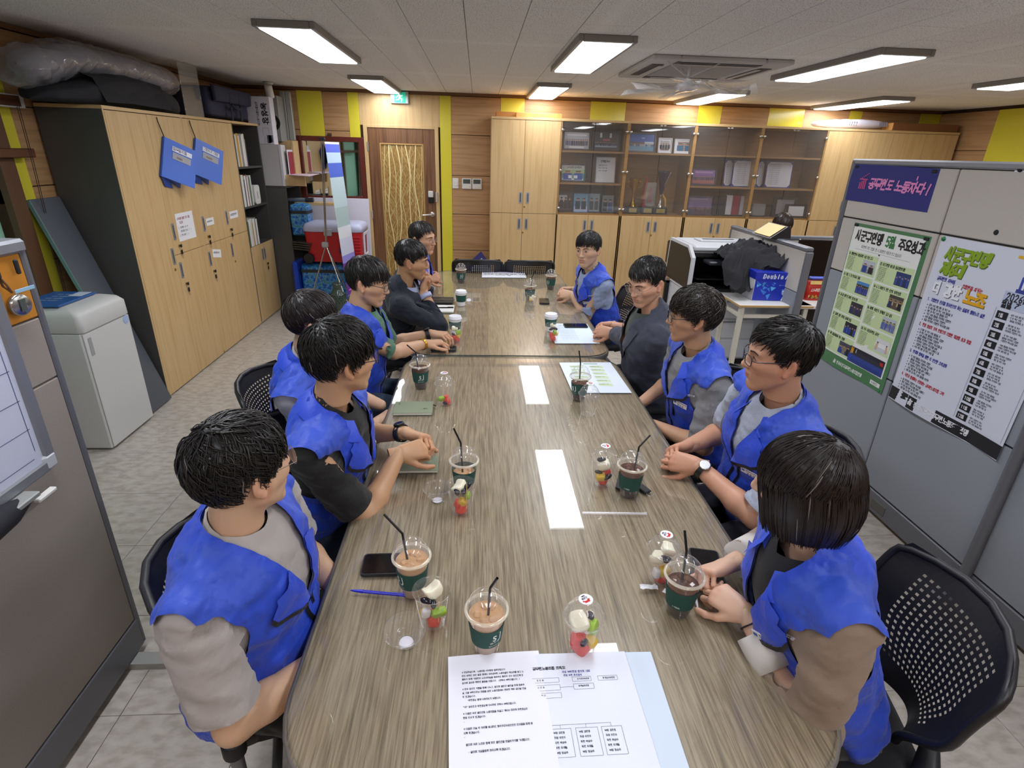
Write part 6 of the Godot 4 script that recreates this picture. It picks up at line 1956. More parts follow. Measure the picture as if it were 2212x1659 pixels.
func _fruit(t:Node3D,kinds:Array,RB:float,seedv:int,high:bool)->void:
	var rng:=RandomNumberGenerator.new()
	rng.seed=seedv
	var nz:=fnoise(seedv,2)
	var info:={"melon":["melon_red","d8402f",Vector3(.017,.017,.015)],"pine":["pineapple","dcb736",Vector3(.016,.015,.013)],"kiwi":["kiwi","93b92e",Vector3(.018,.014,.01)],"grape":["black_grape","1b1420",Vector3(.009,.009,.018)],"white":["white_melon","e9e3cc",Vector3(.02,.012,.018)],"dragon":["dragon_fruit","d9d6d6",Vector3(.014,.016,.01)]}
	for k in kinds:
		var q:Array=info[k[0]]
		var b:=MB.new()
		var s:Vector3=q[2]*.82*(k[4] if k.size()>4 else 1.0)
		var xf:=Transform3D(Basis.from_euler(Vector3(rng.randf_range(-.5,.5),rng.randf()*6.0,rng.randf_range(-.5,.5))),Vector3(k[1],k[2]*.86,k[3]))
		if k[0]=="grape":
			b.ball(Vector3.ZERO,s,14,10,xf)
		else:
			var rows:=[]
			for i in 9:
				var f:=PI*i/8.0
				var row:=PackedVector3Array()
				for j in 14:
					var a:=TAU*j/14.0
					var d:=Vector3(sin(f)*cos(a),cos(f),sin(f)*sin(a))
					var e:=Vector3(signf(d.x)*pow(absf(d.x),.55),signf(d.y)*pow(absf(d.y),.55),signf(d.z)*pow(absf(d.z),.55))*s
					e*=1.0+.12*nz.get_noise_3dv(e*90.0+Vector3(k[1],k[2],k[3])*300.0)
					if k[0]=="white":e.y+=.012*(e.x*e.x)/(s.x*s.x)
					row.append(xf*e)
				rows.append(row)
			b.grid(rows,true)
		obj(q[0]+"_piece",b,mat(q[0],q[1],.12 if k[0]=="grape" else .3,.0,{} if k[0]=="grape" else {"subsurf_scatter_enabled":true,"subsurf_scatter_strength":.25}),t)
func fruit_cups()->void:
	var clear:Material=M["cup_plastic"]
	var H:=.105; var RT:=.044; var RB:=.031
	var shell:=MB.new(); shell.lathe(_cup_shell(H,RT,RB),40)
	var sm:=shell.mesh()
	var lidp:=[Vector2(0,.046),Vector2(.017,.046),Vector2(.0185,.044),Vector2(.0185,.036),Vector2(.028,.031),Vector2(.037,.02),Vector2(.043,.006),Vector2(.0455,.0),Vector2(.049,-.001),Vector2(.049,-.005),Vector2(.047,-.006)]
	var full:=[["melon",.004,.02,.0,1.25],["melon",-.01,.035,.012,1.0],["pine",.014,.045,.008],["grape",-.015,.058,.016],["kiwi",.016,.072,.014,1.1],["white",-.008,.088,.0,1.1],["grape",.008,.09,-.018]]
	var list:=[
		[-.107,-1.034,false,[["melon",.003,.02,.004,1.35],["pine",-.02,.045,.01,.9],["dragon",-.014,.06,.022],["kiwi",.017,.058,.018,1.3],["white",.004,.1,-.012,1.45],["grape",-.012,.092,.012,1.15],["grape",.005,.09,.02]],"open fruit cup with melon, grapes and kiwi beside the blue pen"],
		[.248,-.944,true,[["melon",.0,.022,.008,1.5],["melon",-.012,.05,.01,1.3],["pine",.018,.045,.014,1.2],["grape",.0,.055,.026,1.1],["kiwi",.022,.088,.008,1.2],["white",-.01,.098,.004,1.45],["grape",.018,.105,-.012,1.1]],"lidded fruit cup standing above the organisation chart"],
		[.507,-1.168,true,[["melon",.006,.02,.004,1.4],["pine",.004,.046,.014,1.2],["dragon",-.016,.04,.014,1.1],["white",-.014,.082,.002,1.3],["grape",.004,.09,.012,1.4],["white",.016,.1,-.012,1.2]],"lidded fruit cup half hidden by the americano of the woman"],
		[.446,-1.648,true,[["melon",.002,.018,.002,1.2],["pine",-.01,.04,.014,1.3],["grape",.014,.042,.018,1.2],["melon",.014,.05,-.006,1.0],["grape",-.018,.06,.01],["white",.0,.086,.008,1.5],["grape",-.006,.105,-.008,1.3]],"lidded fruit cup beside the americano of the man with the watch"],
		[-.049,-1.492,false,[["melon",.0,.018,.006,1.35],["melon",-.008,.036,.006,1.1],["pine",.004,.05,.012,1.1],["kiwi",.02,.072,.004],["white",-.004,.096,-.008,1.4],["grape",-.014,.098,.016,1.2],["grape",.008,.1,.018,1.2],["grape",.018,.106,-.002,1.2]],"open fruit cup heaped with black grapes in front of the half drunk latte"],
		[-.149,-2.319,true,[["melon",.01,.016,.004,1.1],["kiwi",-.016,.03,.008,1.1],["melon",.008,.034,-.004,.8],["grape",.002,.012,.02]],"nearly finished lidded fruit cup beside the closed green notebook"],
		[.497,-2.204,true,[],"empty clear lidded cup in front of the americano on the printed sheet"],
		[-.131,-3.221,false,full,"open fruit cup at the fingertips of the man in the green shirt"],
		[.412,-4.095,false,[["white",.0,.06,.0,1.1],["pine",-.012,.055,.014,.8],["white",.012,.075,.008,.9]],"open fruit glass in front of the americano on the far table"],
		[.469,-3.257,false,[["melon",.0,.022,.006,1.4],["melon",-.006,.045,.008,1.1],["kiwi",.01,.068,.01,1.2],["pine",.02,.05,.0],["grape",-.01,.09,.01,1.2],["grape",.012,.09,.004,1.2],["white",.0,.1,-.014]],"open fruit cup on the edge of the pale blue sheet, right side"]]
	for i in list.size():
		var d:Array=list[i]
		var t:=thing("fruit_cup",d[4],"fruit cup",Vector3(d[0],T,d[1]),0,"clear fruit cups on the tables")
		inst("cup",sm,clear,t)
		_fruit(t,d[3],RB,30+i,not d[2])
		if d[2]:
			var l:=MB.new(); l.lathe(lidp,40,Transform3D(Basis(),Vector3(0,H,0)))
			obj("lid",l,clear,t)
			_sticker(t,Transform3D(Basis(Vector3.UP,.5*i),Vector3(0,H+.0465,0)))
		if i in [0,4,5,6]:
			var s:=MB.new()
			s.tube([Vector3(.016,.02,.02),Vector3(.018,.085+(.03 if i==4 else .0),.022)],.0014,6)
			obj("pick",s,mat("bamboo","d8b780",.6),t)
	var lids:=[[-.165,-.972,.25,"upturned clear lid lying beside the open fruit cup nearest the camera"],[-.131,-1.553,.0,"upturned clear lid beside the fruit cup heaped with grapes"],[-.068,-4.19,1.2,"clear lid leaning by the white paper cup on the far table"]]
	for d in lids:
		var t:=thing("cup_lid",d[3],"lid",Vector3(d[0],T+.0005,d[1]),0,"loose clear lids")
		var up:=[]
		for p:Vector2 in lidp:
			up.append(Vector2(p.x,p.y))
		var l:=MB.new()
		var flip:=Transform3D(Basis(Vector3.RIGHT,PI),Vector3(0,.046,0))
		if d[2]>.0:
			flip=Transform3D(Basis(Vector3.RIGHT,d[2]*.6),Vector3(0,sin(d[2]*.6)*.018,0))*flip
		l.lathe(up,40,flip)
		obj("dome",l,clear,t)
		var o:=Node3D.new()
		var stk:=MB.new()
		stk.lathe([Vector2(0,.0474),Vector2(.0165,.0474)],24,flip)
		obj("sticker_back",stk,mat("sticker_white","eceaf2",.6),t)
		o.free()
func _sticker(t:Node3D,xf:Transform3D)->void:
	var b:=MB.new()
	b.lathe([Vector2(0,.0004),Vector2(.0165,.0004),Vector2(.0165,0)],28,xf)
	obj("sticker",b,mat("sticker_white","eceaf2",.6),t)
	var ink:=MB.new()
	var at:=func(x:float,y:float)->Vector3:return xf*Vector3(x,.0008,y)
	write(ink,"복떡",-.005,-.012,.005,.14,ln("2a2a30"),at)
	write(ink,"방앗간",-.009,-.006,.0055,.14,ln("2a2a30"),at)
	patch(ink,-.008,.004,.006,.01,ln("cf2f2a"),at)
	patch(ink,-.011,.002,-.007,.006,ln("cf2f2a"),at)
	patch(ink,.002,.001,.008,.005,ln("cf2f2a"),at)
	obj("sticker_print",ink,vmat("ink",.8),t)
func small_things()->void:
	var black:=mat("phone_black","0d0d10",.12)
	var case_m:=mat("phone_case","1b1b1e",.5)
	var ph:=[[-.236,-1.238,.02,.165,.085,"black phone lying face up beside the iced latte, near left",true],[-.197,-3.07,.0,.148,.08,"dark grey phone lying face down by the gold bracelet",false],[.525,-4.22,1.5,.15,.078,"black phone in front of the young man at the far right",true],[.665,-3.56,.02,.16,.085,"dark phone on the pale blue sheet beside the clasped hands",true],[.655,-1.2,1.35,.16,.085,"black phone under the hands of the woman in the tan blazer",true],[.548,-1.66,1.2,.15,.08,"black card wallet behind the americano with the long straw",false]]
	for i in ph.size():
		var d:Array=ph[i]
		var t:=thing("phone" if i!=5 else "card_wallet",d[5],"phone" if i!=5 else "wallet",Vector3(d[0],T,d[1]),d[2])
		obj("case",lay(rrect(d[3],d[4],.012),.0,.009),case_m,t)
		if d[6]:
			obj("screen",lay(rrect(d[3] - .008,d[4] - .008,.009),.0091,.0096),black,t)
		elif i==1:
			var r:=MB.new()
			var pts:=[]
			for k in 25:
				pts.append(Vector3(.0+.028*cos(TAU*k/24),.0095,.028*sin(TAU*k/24)))
			r.tube(pts,.0012,5,false)
			obj("charging_ring",r,mat("ring_grey","4a4a50",.4),t)
			obj("camera_island",lay(rrect(.036,.036,.009),.009,.0115,Vector3(.05,0,-.015)),black,t)
			for k in 3:
				obj("camera_lens",lay(rrect(.012,.012,.0059),.0115,.0135,Vector3(.043+.015*(k % 2),0,-.023+.016*(k/2))),mat("lens","26262c",.1),t)
		else:
			obj("flap",lay(rrect(d[3]*.5,d[4] - .004,.006),.009,.0105,Vector3(.03,0,0)),mat("wallet_flap","2a2a2c",.5),t)
	var wl:=thing("tablet_case","flat black case with a clasp lying above the white notebook","case",Vector3(-.272,T,-4.19))
	obj("cover",bx(Vector3(0,.006,0),Vector3(.165,.012,.18),.003),mat("case_black","1d1d1f",.45),wl)
	obj("strap",bx(Vector3(.01,.0125,0),Vector3(.166,.002,.05),.0005),mat("case_strap","333335",.35),wl)
	obj("clasp",bx(Vector3(.0,.0145,0),Vector3(.03,.003,.04),.001),mat("clasp_grey","55555a",.3,.5),wl)
	var nbs:=[[-.285,-2.252,.02,.172,.122,"closed sage green notebook on the left table edge","7f8a70"],[-.225,-1.768,.02,.165,.1,"sage green notebook under the hands of the man in the black shirt","7f8a70"],[-.256,-3.94,.0,.17,.185,"open white notebook with a black pen in front of the man in the suit","dcdcd8"]]
	for i in 3:
		var d:Array=nbs[i]
		var t:=thing("notebook",d[5],"notebook",Vector3(d[0],T,d[1]),d[2])
		var cm:=mat("cover_"+d[6],d[6],.55)
		obj("lower_cover",bx(Vector3(0,.001,0),Vector3(d[3],.002,d[4]),.0005),cm if i<2 else mat("cover_7f8a70","7f8a70",.55),t)
		obj("page_block",bx(Vector3(0,.006,.0005),Vector3(d[3] - .006,.008,d[4] - .003),.0005),mat("pages","dcd8cc",.9),t)
		obj("upper_cover",bx(Vector3(0,.011,0),Vector3(d[3],.002,d[4]),.0008),cm,t)
		if i<2:
			var ink:=MB.new()
			var at:=func(x:float,y:float)->Vector3:return Vector3(x,.0124,y)
			write(ink,"울진",.045,.012,.01,.12,ln("55604c"),at)
			if i==0:
				write(ink,"소식",-.07,-.045,.009,.12,ln("2f3a2c"),at,0,.9,true)
			obj("print",ink,vmat("ink",.8),t)
		if i==0:
			var cp:=MB.new()
			cp.tube([Vector3(.06,.007,-.062),Vector3(.098,.008,-.02)],.003,8)
			obj("pen_clip",cp,mat("pen_dark","1f1f24",.3),t)
	var pens:=[[Vector3(-.331,.005,-1.141),Vector3(-.175,.005,-1.118),"blue ballpoint pen lying in front of the phone","1f25b8","blue"],[Vector3(.573,.005,-1.052),Vector3(.6,.005,-1.185),"dark pen with a silver tip behind the nearest americano","1a1a1e","dark"],[Vector3(-.335,.0165,-3.935),Vector3(-.175,.0165,-3.945),"black pen lying across the open white notebook","141418","black"]]
	for d in pens:
		var t:=thing("pen",d[2],"pen",Vector3(d[0].x,T,d[0].z))
		var a:=Vector3(0,d[0].y,0); var e:Vector3=Vector3(d[1].x - d[0].x,d[1].y,d[1].z - d[0].z)
		var u:=(e - a).normalized()
		var b:=MB.new()
		b.tube([a+u*.034,e],.0042,10)
		obj("barrel",b,mat("pen_"+d[4],d[3],.25),t)
		var g:=MB.new()
		g.tube([a,a+u*.004,a+u*.02,a+u*.034],[.001,.0022,.004,.0052],10)
		obj("tip",g,mat("pen_tip_"+d[4],d[3] if d[4]!="dark" else "b9b9bd",.3),t)
		var c:=MB.new()
		c.box(Vector3(0,0,0),Vector3(.003,.002,.04),.0006,Transform3D(Basis.looking_at(u),e - u*.024+Vector3(0,.0055,0)))
		obj("clip",c,mat("pen_"+d[4],d[3],.25),t)
	var st:=thing("straw_wrapper","clear plastic straw sleeve lying across the right half of the near table","wrapper",Vector3(.344,T,-1.468))
	var s:=MB.new()
	s.tube([Vector3(0,.004,0),Vector3(.1,.0045,.004),Vector3(.2,.004,.008),Vector3(.211,.006,.009)],[.0042,.0042,.004,.006],8)
	obj("sleeve",s,glassy("film_clear","f4f5fa",.3,.05),st)
	var wr:=[[Vector3(.466,T,-1.13),"small torn white wrapper scrap near the lidded fruit cup of the woman"],[Vector3(.52,T,-1.122),"small torn clear scrap between fruit cup and nearest americano"],[Vector3(-.16,T,-3.17),"white torn wrapper at the hands of the man in the green shirt"],[Vector3(-.33,T,-3.19),"white cap lying on the left edge of the far table"]]
	for i in 4:
		var t:=thing("wrapper_scrap",wr[i][1],"wrapper",wr[i][0],.7*i)
		var nz:=fnoise(60+i,2)
		var rows:=[]
		for r in 5:
			var row:=PackedVector3Array()
			for c in 9:
				var p:=Vector3(.006*c - .024,.002,.004*r - .008)
				p.y+=.006+.006*nz.get_noise_2d(p.x*90,p.z*90)
				row.append(p)
			row.reverse()
			rows.append(row)
		var b:=MB.new()
		b.grid(rows)
		obj("scrap",b,mat("scrap_white","e4e4e8",.5),t)
	var ke:=thing("key_fob","small dark key fob with a metal ring behind the nearer right americano","key",Vector3(.585,T,-1.6),.4)
	obj("fob",bx(Vector3(0,.005,0),Vector3(.03,.01,.05),.003),case_m,ke)
	var kr:=MB.new()
	var kp:=[]
	for k in 13:
		kp.append(Vector3(.012*cos(TAU*k/12),.004,.034+.012*sin(TAU*k/12)))
	kr.tube(kp,.0012,5,false)
	obj("key_ring",kr,M["chrome"],ke)
var chair0:Node3D
func chair_make()->Node3D:
	var t:=thing("meeting_chair","x","chair",Vector3.ZERO,0,"black meeting chairs")
	var blk:=mat("chair_plastic","1b1b1e",.42)
	var fab:=mat("chair_fabric","151517",.85)
	var tube_m:=mat("chair_tube","6f7174",.38,.45)
	var seat:=blob([[Vector3(0,.478,.0),Vector3(.01,0,0),Vector3(0,0,.01),.4],[Vector3(0,.478,.0),Vector3(.19,0,0),Vector3(0,0,.19),.4],[Vector3(0,.468,.0),Vector3(.228,0,0),Vector3(0,0,.225),.4],[Vector3(0,.44,.0),Vector3(.235,0,0),Vector3(0,0,.23),.4],[Vector3(0,.42,0),Vector3(.2,0,0),Vector3(0,0,.2),.4],[Vector3(0,.42,0),Vector3(.01,0,0),Vector3(0,0,.01),.4]],40,fnoise(1),.0,1.0)
	obj("seat",seat,fab,t)
	var P:=func(u:float,v:float,d:float)->Vector3:
		var w:=.115+.125*smoothstep(.0,.5,v) - .03*pow(maxf(v - .8,0)/.2,2.0)
		return Vector3(u*w,.5+.36*v,-.235 - .09*v+.075*u*u+.03*sin(v*3.0) - d)
	var pan:=MB.new()
	var nu:=24; var nv:=22
	for i in nu:
		for j in nv:
			var u0:=-1.0+2.0*i/nu; var u1:=-1.0+2.0*(i+1)/nu
			var v0:=float(j)/nv; var v1:=float(j+1)/nv
			var a:Vector3=P.call(u0,v0,.0); var b:Vector3=P.call(u1,v0,.0); var c:Vector3=P.call(u1,v1,.0); var d:Vector3=P.call(u0,v1,.0)
			var du:=(u0+u1)*.5; var dv:=(v0+v1)*.5
			if absf(du)<.74 - .12*dv and dv>.16 and dv<.86:
				var m:=(a+b+c+d)/4
				var k:=.42
				var a2:=m.lerp(a,k); var b2:=m.lerp(b,k); var c2:=m.lerp(c,k); var d2:=m.lerp(d,k)
				pan.quad(a,b,b2,a2); pan.quad(b,c,c2,b2); pan.quad(c,d,d2,c2); pan.quad(d,a,a2,d2)
			else:
				pan.quad(a,b,c,d)
	obj("backrest",pan,blk,t)
	var fr:=MB.new()
	var pts:=[]
	for k in 41:
		var q:=k/40.0
		var u:float; var v:float
		if q<.4:u=-1.0; v=q/.4*.9
		elif q>.6:u=1.0; v=(1.0 - q)/.4*.9
		else:
			var s:=(q - .4)/.2
			u=-cos(s*PI); v=.9+.1*sin(s*PI)
		u=signf(u)*minf(absf(u),1.0)
		pts.append(P.call(u,v,.004))
	fr.tube(pts,.011,8)
	obj("back_frame",fr,blk,t)
	for s in [-1.0,1.0]:
		var br:=MB.new()
		br.tube([Vector3(s*.12,.53,-.235),Vector3(s*.19,.5,-.2),Vector3(s*.235,.47,-.17),Vector3(s*.2,.43,-.1)],[.018,.03,.03,.018],10)
		obj("back_bracket",br,blk,t)
		var kn:=MB.new()
		kn.lathe([Vector2(0,.025),Vector2(.022,.025),Vector2(.027,.018),Vector2(.027,-.02),Vector2(.02,-.024)],16,Transform3D(Basis(),Vector3(s*.255,.478,-.165)))
		obj("cap",kn,mat("chair_cap","121214",.6),t)
		var lg:=MB.new()
		lg.tube([Vector3(s*.255,.46,-.165),Vector3(s*.255,.33,-.165),Vector3(s*.255,.28,-.155),Vector3(s*.255,.25,-.12),Vector3(s*.25,.2,.05),Vector3(s*.245,.13,.19),Vector3(s*.245,.03,.24)],.0165,10)
		obj("leg",lg,tube_m,t)
		var rl:=MB.new()
		rl.tube([Vector3(s*.252,.25,-.1),Vector3(s*.25,.16,-.19),Vector3(s*.25,.04,-.24)],.0155,10)
		obj("leg",rl,tube_m,t)
		for z in [.24,-.24]:
			var ca:=MB.new()
			ca.lathe([Vector2(0,.012),Vector2(.022,.012),Vector2(.026,.006),Vector2(.026,-.006),Vector2(.022,-.012),Vector2(0,-.012)],14,Transform3D(Basis(Vector3.BACK,PI/2),Vector3(s*.247,.027,z)))
			obj("caster",ca,mat("chair_cap","121214",.6),t)
	var cross:=MB.new()
	cross.tube([Vector3(-.252,.26,-.1),Vector3(.252,.26,-.1)],.014,8)
	obj("crossbar",cross,tube_m,t)
	return t
func chairs(list:Array)->void:
	chair0=null
	for q in list:
		var xf:=place(q[2],Vector3(q[0],0,q[1]))
		if chair0==null:
			chair0=chair_make()
			chair0.transform=xf
			chair0.set_meta("label",q[3])
		else:
			dup(chair0,q[3],xf)
class SG:
	var o:Vector3
	var h:float
	var nx:int
	var ny:int
	var nz:int
	var f:=PackedFloat32Array()
	func _init(lo:Vector3,hi:Vector3,cell:float)->void:
		h=cell
		o=lo
		nx=int((hi.x - lo.x)/h)+2; ny=int((hi.y - lo.y)/h)+2; nz=int((hi.z - lo.z)/h)+2
		f.resize(nx*ny*nz)
		f.fill(9.0)
	func _put(lo:Vector3,hi:Vector3,kind:int,a:Vector3,b:Vector3,ra:float,rb:float,k:float,sc:Vector3,inv:Basis,neg:bool)->void:
		var x0:=maxi(0,int((lo.x - o.x)/h)); var x1:=mini(nx - 1,int((hi.x - o.x)/h)+1)
		var y0:=maxi(0,int((lo.y - o.y)/h)); var y1:=mini(ny - 1,int((hi.y - o.y)/h)+1)
		var z0:=maxi(0,int((lo.z - o.z)/h)); var z1:=mini(nz - 1,int((hi.z - o.z)/h)+1)
		var ab:=b - a
		var l2:=maxf(ab.length_squared(),1e-9)
		var dr:=rb - ra
		var ik:=.25/k
		for z in range(z0,z1+1):
			for y in range(y0,y1+1):
				var i:=(z*ny+y)*nx+x0
				var q:=Vector3(o.x+x0*h,o.y+y*h,o.z+z*h)
				for x in range(x0,x1+1):
					var d:float
					if kind==0:
						var pa:=q*sc - a
						var t:=clampf(pa.dot(ab)/l2,.0,1.0)
						d=(pa - ab*t).length() - ra - dr*t
					else:
						var e:=inv*(q - a)
						var e1:=e*sc
						var k0:=e1.length()
						d=k0*(k0 - 1.0)/maxf((e1*sc).length(),1e-6)
					var c:=f[i]
					if neg:
						d=-d
						var u:=maxf(k - absf(c - d),.0)
						f[i]=maxf(c,d)+u*u*ik
					elif d - c<k:
						var u:=maxf(k - absf(c - d),.0)
						f[i]=minf(c,d) - u*u*ik
					q.x+=h
					i+=1
	func cap(a:Vector3,b:Vector3,ra:float,rb:float,k:=.02,sc:=Vector3.ONE,neg:=false)->void:
		var m:=Vector3.ONE*(maxf(ra,rb)+k)/sc+Vector3.ONE*h
		_put(a.min(b) - m,a.max(b)+m,0,a*sc,b*sc,ra,rb,k,sc,Basis(),neg)
	func ell(c:Vector3,r:Vector3,k:=.02,rot:=Basis(),neg:=false)->void:
		var e:=Vector3(r.length(),r.length(),r.length()) if rot!=Basis() else r
		var m:=e+Vector3.ONE*(k+h)
		_put(c - m,c+m,1,c,c,0,0,k,Vector3.ONE/r,rot.inverse(),neg)
	func rough(nz_:FastNoiseLite,amp:float,scl:Vector3)->void:
		var lim:=h*3.0
		for i in f.size():
			if absf(f[i])<lim:
				var x:=i % nx; var y:=(i/nx) % ny; var z:=i/(nx*ny)
				f[i]+=amp*nz_.get_noise_3d((o.x+x*h)*scl.x,(o.y+y*h)*scl.y,(o.z+z*h)*scl.z)
	func at(p:Vector3)->float:
		var q:=(p - o)/h
		var x:=clampi(int(q.x),0,nx - 2); var y:=clampi(int(q.y),0,ny - 2); var z:=clampi(int(q.z),0,nz - 2)
		var t:=Vector3(clampf(q.x - x,0,1),clampf(q.y - y,0,1),clampf(q.z - z,0,1))
		var i:=(z*ny+y)*nx+x
		var s:=nx*ny
		return lerpf(lerpf(lerpf(f[i],f[i+1],t.x),lerpf(f[i+nx],f[i+nx+1],t.x),t.y),lerpf(lerpf(f[i+s],f[i+s+1],t.x),lerpf(f[i+s+nx],f[i+s+nx+1],t.x),t.y),t.z)
	func hit(p:Vector3,d:Vector3,off:float)->Vector3:
		for i in 120:
			var v:=at(p)
			if v<.0005:
				break
			p+=d*clampf(v*.8,.0008,.02)
		return p - d*off
	func mesh(col:Color)->MB:
		var mb:=MB.new()
		var id:=PackedInt32Array()
		id.resize(f.size())
		id.fill(-1)
		var s:=nx*ny
		var lim:=h*2.6
		var offs:=[0,1,nx,nx+1,s,s+1,s+nx,s+nx+1]
		var E:=[[0,1,0],[2,3,0],[4,5,0],[6,7,0],[0,2,1],[1,3,1],[4,6,1],[5,7,1],[0,4,2],[1,5,2],[2,6,2],[3,7,2]]
		for z in nz - 1:
			for y in ny - 1:
				var i:=(z*ny+y)*nx - 1
				for x in nx - 1:
					i+=1
					var a:=f[i]
					if a>lim or a<-lim:
						continue
					var g:=[a,f[i+1],f[i+nx],f[i+nx+1],f[i+s],f[i+s+1],f[i+s+nx],f[i+s+nx+1]]
					var neg:=0
					for w in g:
						if w<.0:neg+=1
					if neg==0 or neg==8:
						continue
					var p:=Vector3()
					var cnt:=0
					for e in E:
						var u:float=g[e[0]]; var v:float=g[e[1]]
						if (u<.0)!=(v<.0):
							var c:int=e[0]
							var q:=Vector3(c & 1,(c>>1) & 1,(c>>2) & 1)
							q[e[2]]+=u/(u - v)
							p+=q
							cnt+=1
					p/=cnt
					id[i]=mb.v.size()
					mb.v.append(o+(Vector3(x,y,z)+p)*h)
					var n:=Vector3(g[1] - g[0]+g[3] - g[2]+g[5] - g[4]+g[7] - g[6],g[2] - g[0]+g[3] - g[1]+g[6] - g[4]+g[7] - g[5],g[4] - g[0]+g[5] - g[1]+g[6] - g[2]+g[7] - g[3])
					mb.n.append(n.normalized())
					mb.c.append(col)
					mb.uv.append(Vector2(p.x,p.y))
		var st:=[1,nx,s]
		for z in range(1,nz - 1):
			for y in range(1,ny - 1):
				var i:=(z*ny+y)*nx
				for x in range(1,nx - 1):
					i+=1
					if id[i]<0:
						continue
					var a:=f[i]<.0
					for ax in 3:
						if a!=(f[i+st[ax]]<.0):
							var u:int=st[(ax+1) % 3]; var v:int=st[(ax+2) % 3]
							var p:=id[i]; var q:=id[i - u]; var r:=id[i - u - v]; var t:=id[i - v]
							if q<0 or r<0 or t<0:
								continue
							if a:
								mb.ix.append(p); mb.ix.append(r); mb.ix.append(q); mb.ix.append(p); mb.ix.append(t); mb.ix.append(r)
							else:
								mb.ix.append(p); mb.ix.append(q); mb.ix.append(r); mb.ix.append(p); mb.ix.append(r); mb.ix.append(t)
		return mb
var heads:={}
func head_mesh(kind:int)->MB:
	if heads.has(kind):
		return heads[kind]
	var g:=SG.new(Vector3(-.1,-.14,-.115),Vector3(.1,.125,.13),.0042)
	var jw:=[.0,.004,-.005][kind] as float
	g.ell(Vector3(0,.028,-.012),Vector3(.075,.086,.095),.01)
	g.ell(Vector3(0,-.03,.032),Vector3(.061+jw*.6,.082,.056),.03)
	for s in [-1.0,1.0]:
		g.cap(Vector3(s*(.05+jw),-.052,.005),Vector3(s*.016,-.1,.064),.02,.014,.025)
		g.cap(Vector3(s*.06,-.02,.02),Vector3(s*.04,-.018,.066),.016,.017,.025)
		g.cap(Vector3(s*.014,.024,.087),Vector3(s*.045,.024,.07),.0085,.009,.016)
	g.ell(Vector3(0,-.1,.066),Vector3(.022+jw,.016,.018),.018)
	g.ell(Vector3(0,-.062,.076),Vector3(.03,.024,.016),.018)
	for s in [-1.0,1.0]:
		g.ell(Vector3(s*.031,.004,.098),Vector3(.016,.0105,.014),.014,Basis(),true)
		g.ell(Vector3(s*.031,.003,.0735),Vector3(.0155,.0105,.0135),.005)
	g.cap(Vector3(0,.016,.086),Vector3(0,-.027,.104),.0075,.0095,.012)
	g.ell(Vector3(0,-.031,.103),Vector3(.0115,.009,.011),.008)
	for s in [-1.0,1.0]:
		g.ell(Vector3(s*.0125,-.032,.094),Vector3(.0075,.0075,.01),.006)
	g.ell(Vector3(0,-.0555,.0885),Vector3(.021,.0055,.0085),.006)
	g.ell(Vector3(0,-.0665,.087),Vector3(.018,.0062,.009),.006)
	g.cap(Vector3(-.019,-.062,.094),Vector3(.019,-.062,.094),.0022,.0022,.004,Vector3.ONE,true)
	g.ell(Vector3(0,-.082,.088),Vector3(.02,.005,.008),.008,Basis(),true)
	for s in [-1.0,1.0]:
		var r:=Basis(Vector3.UP,-s*.42)*Basis(Vector3.RIGHT,-.2)
		g.ell(Vector3(s*.0815,-.004,-.012),Vector3(.0075,.031,.0195),.005,r)
		g.ell(Vector3(s*.0885,.0,-.006),Vector3(.006,.019,.0115),.004,r,true)
		g.ell(Vector3(s*.08,-.032,-.004),Vector3(.007,.01,.009),.005)
		g.ell(Vector3(s*.0775,-.004,.004),Vector3(.005,.009,.005),.004)
	g.cap(Vector3(0,-.06,-.022),Vector3(0,-.13,-.03),.054,.056,.02)
	var m:=g.mesh(Color(1,1,1))
	heads[kind]=m
	return m
func skin_shade(m:MB,base:Color,sc:Vector3)->void:
	for i in m.v.size():
		var p:=m.v[i]/sc
		var c:=base
		var lip:=.0
		if p.z>.06 and absf(p.x)<.024:
			lip=clampf(1.0 - absf(p.y+.0612)/.0095,0,1)*clampf((.024 - absf(p.x))/.006,0,1)
		c=c.lerp(Color(base.r*.78,base.g*.5,base.b*.5),clampf(lip*1.5,0,.85))
		if absf(p.x)>.074 and p.z<.02:
			c=c.lerp(Color(base.r*1.05,base.g*.8,base.b*.78),.5)
		var ch:=exp(-((absf(p.x) - .042)*(absf(p.x) - .042)+(p.y+.025)*(p.y+.025))/.0006) if p.z>.03 else .0
		c=c.lerp(Color(base.r*1.02,base.g*.84,base.b*.8),ch*.4)
		m.c[i]=c
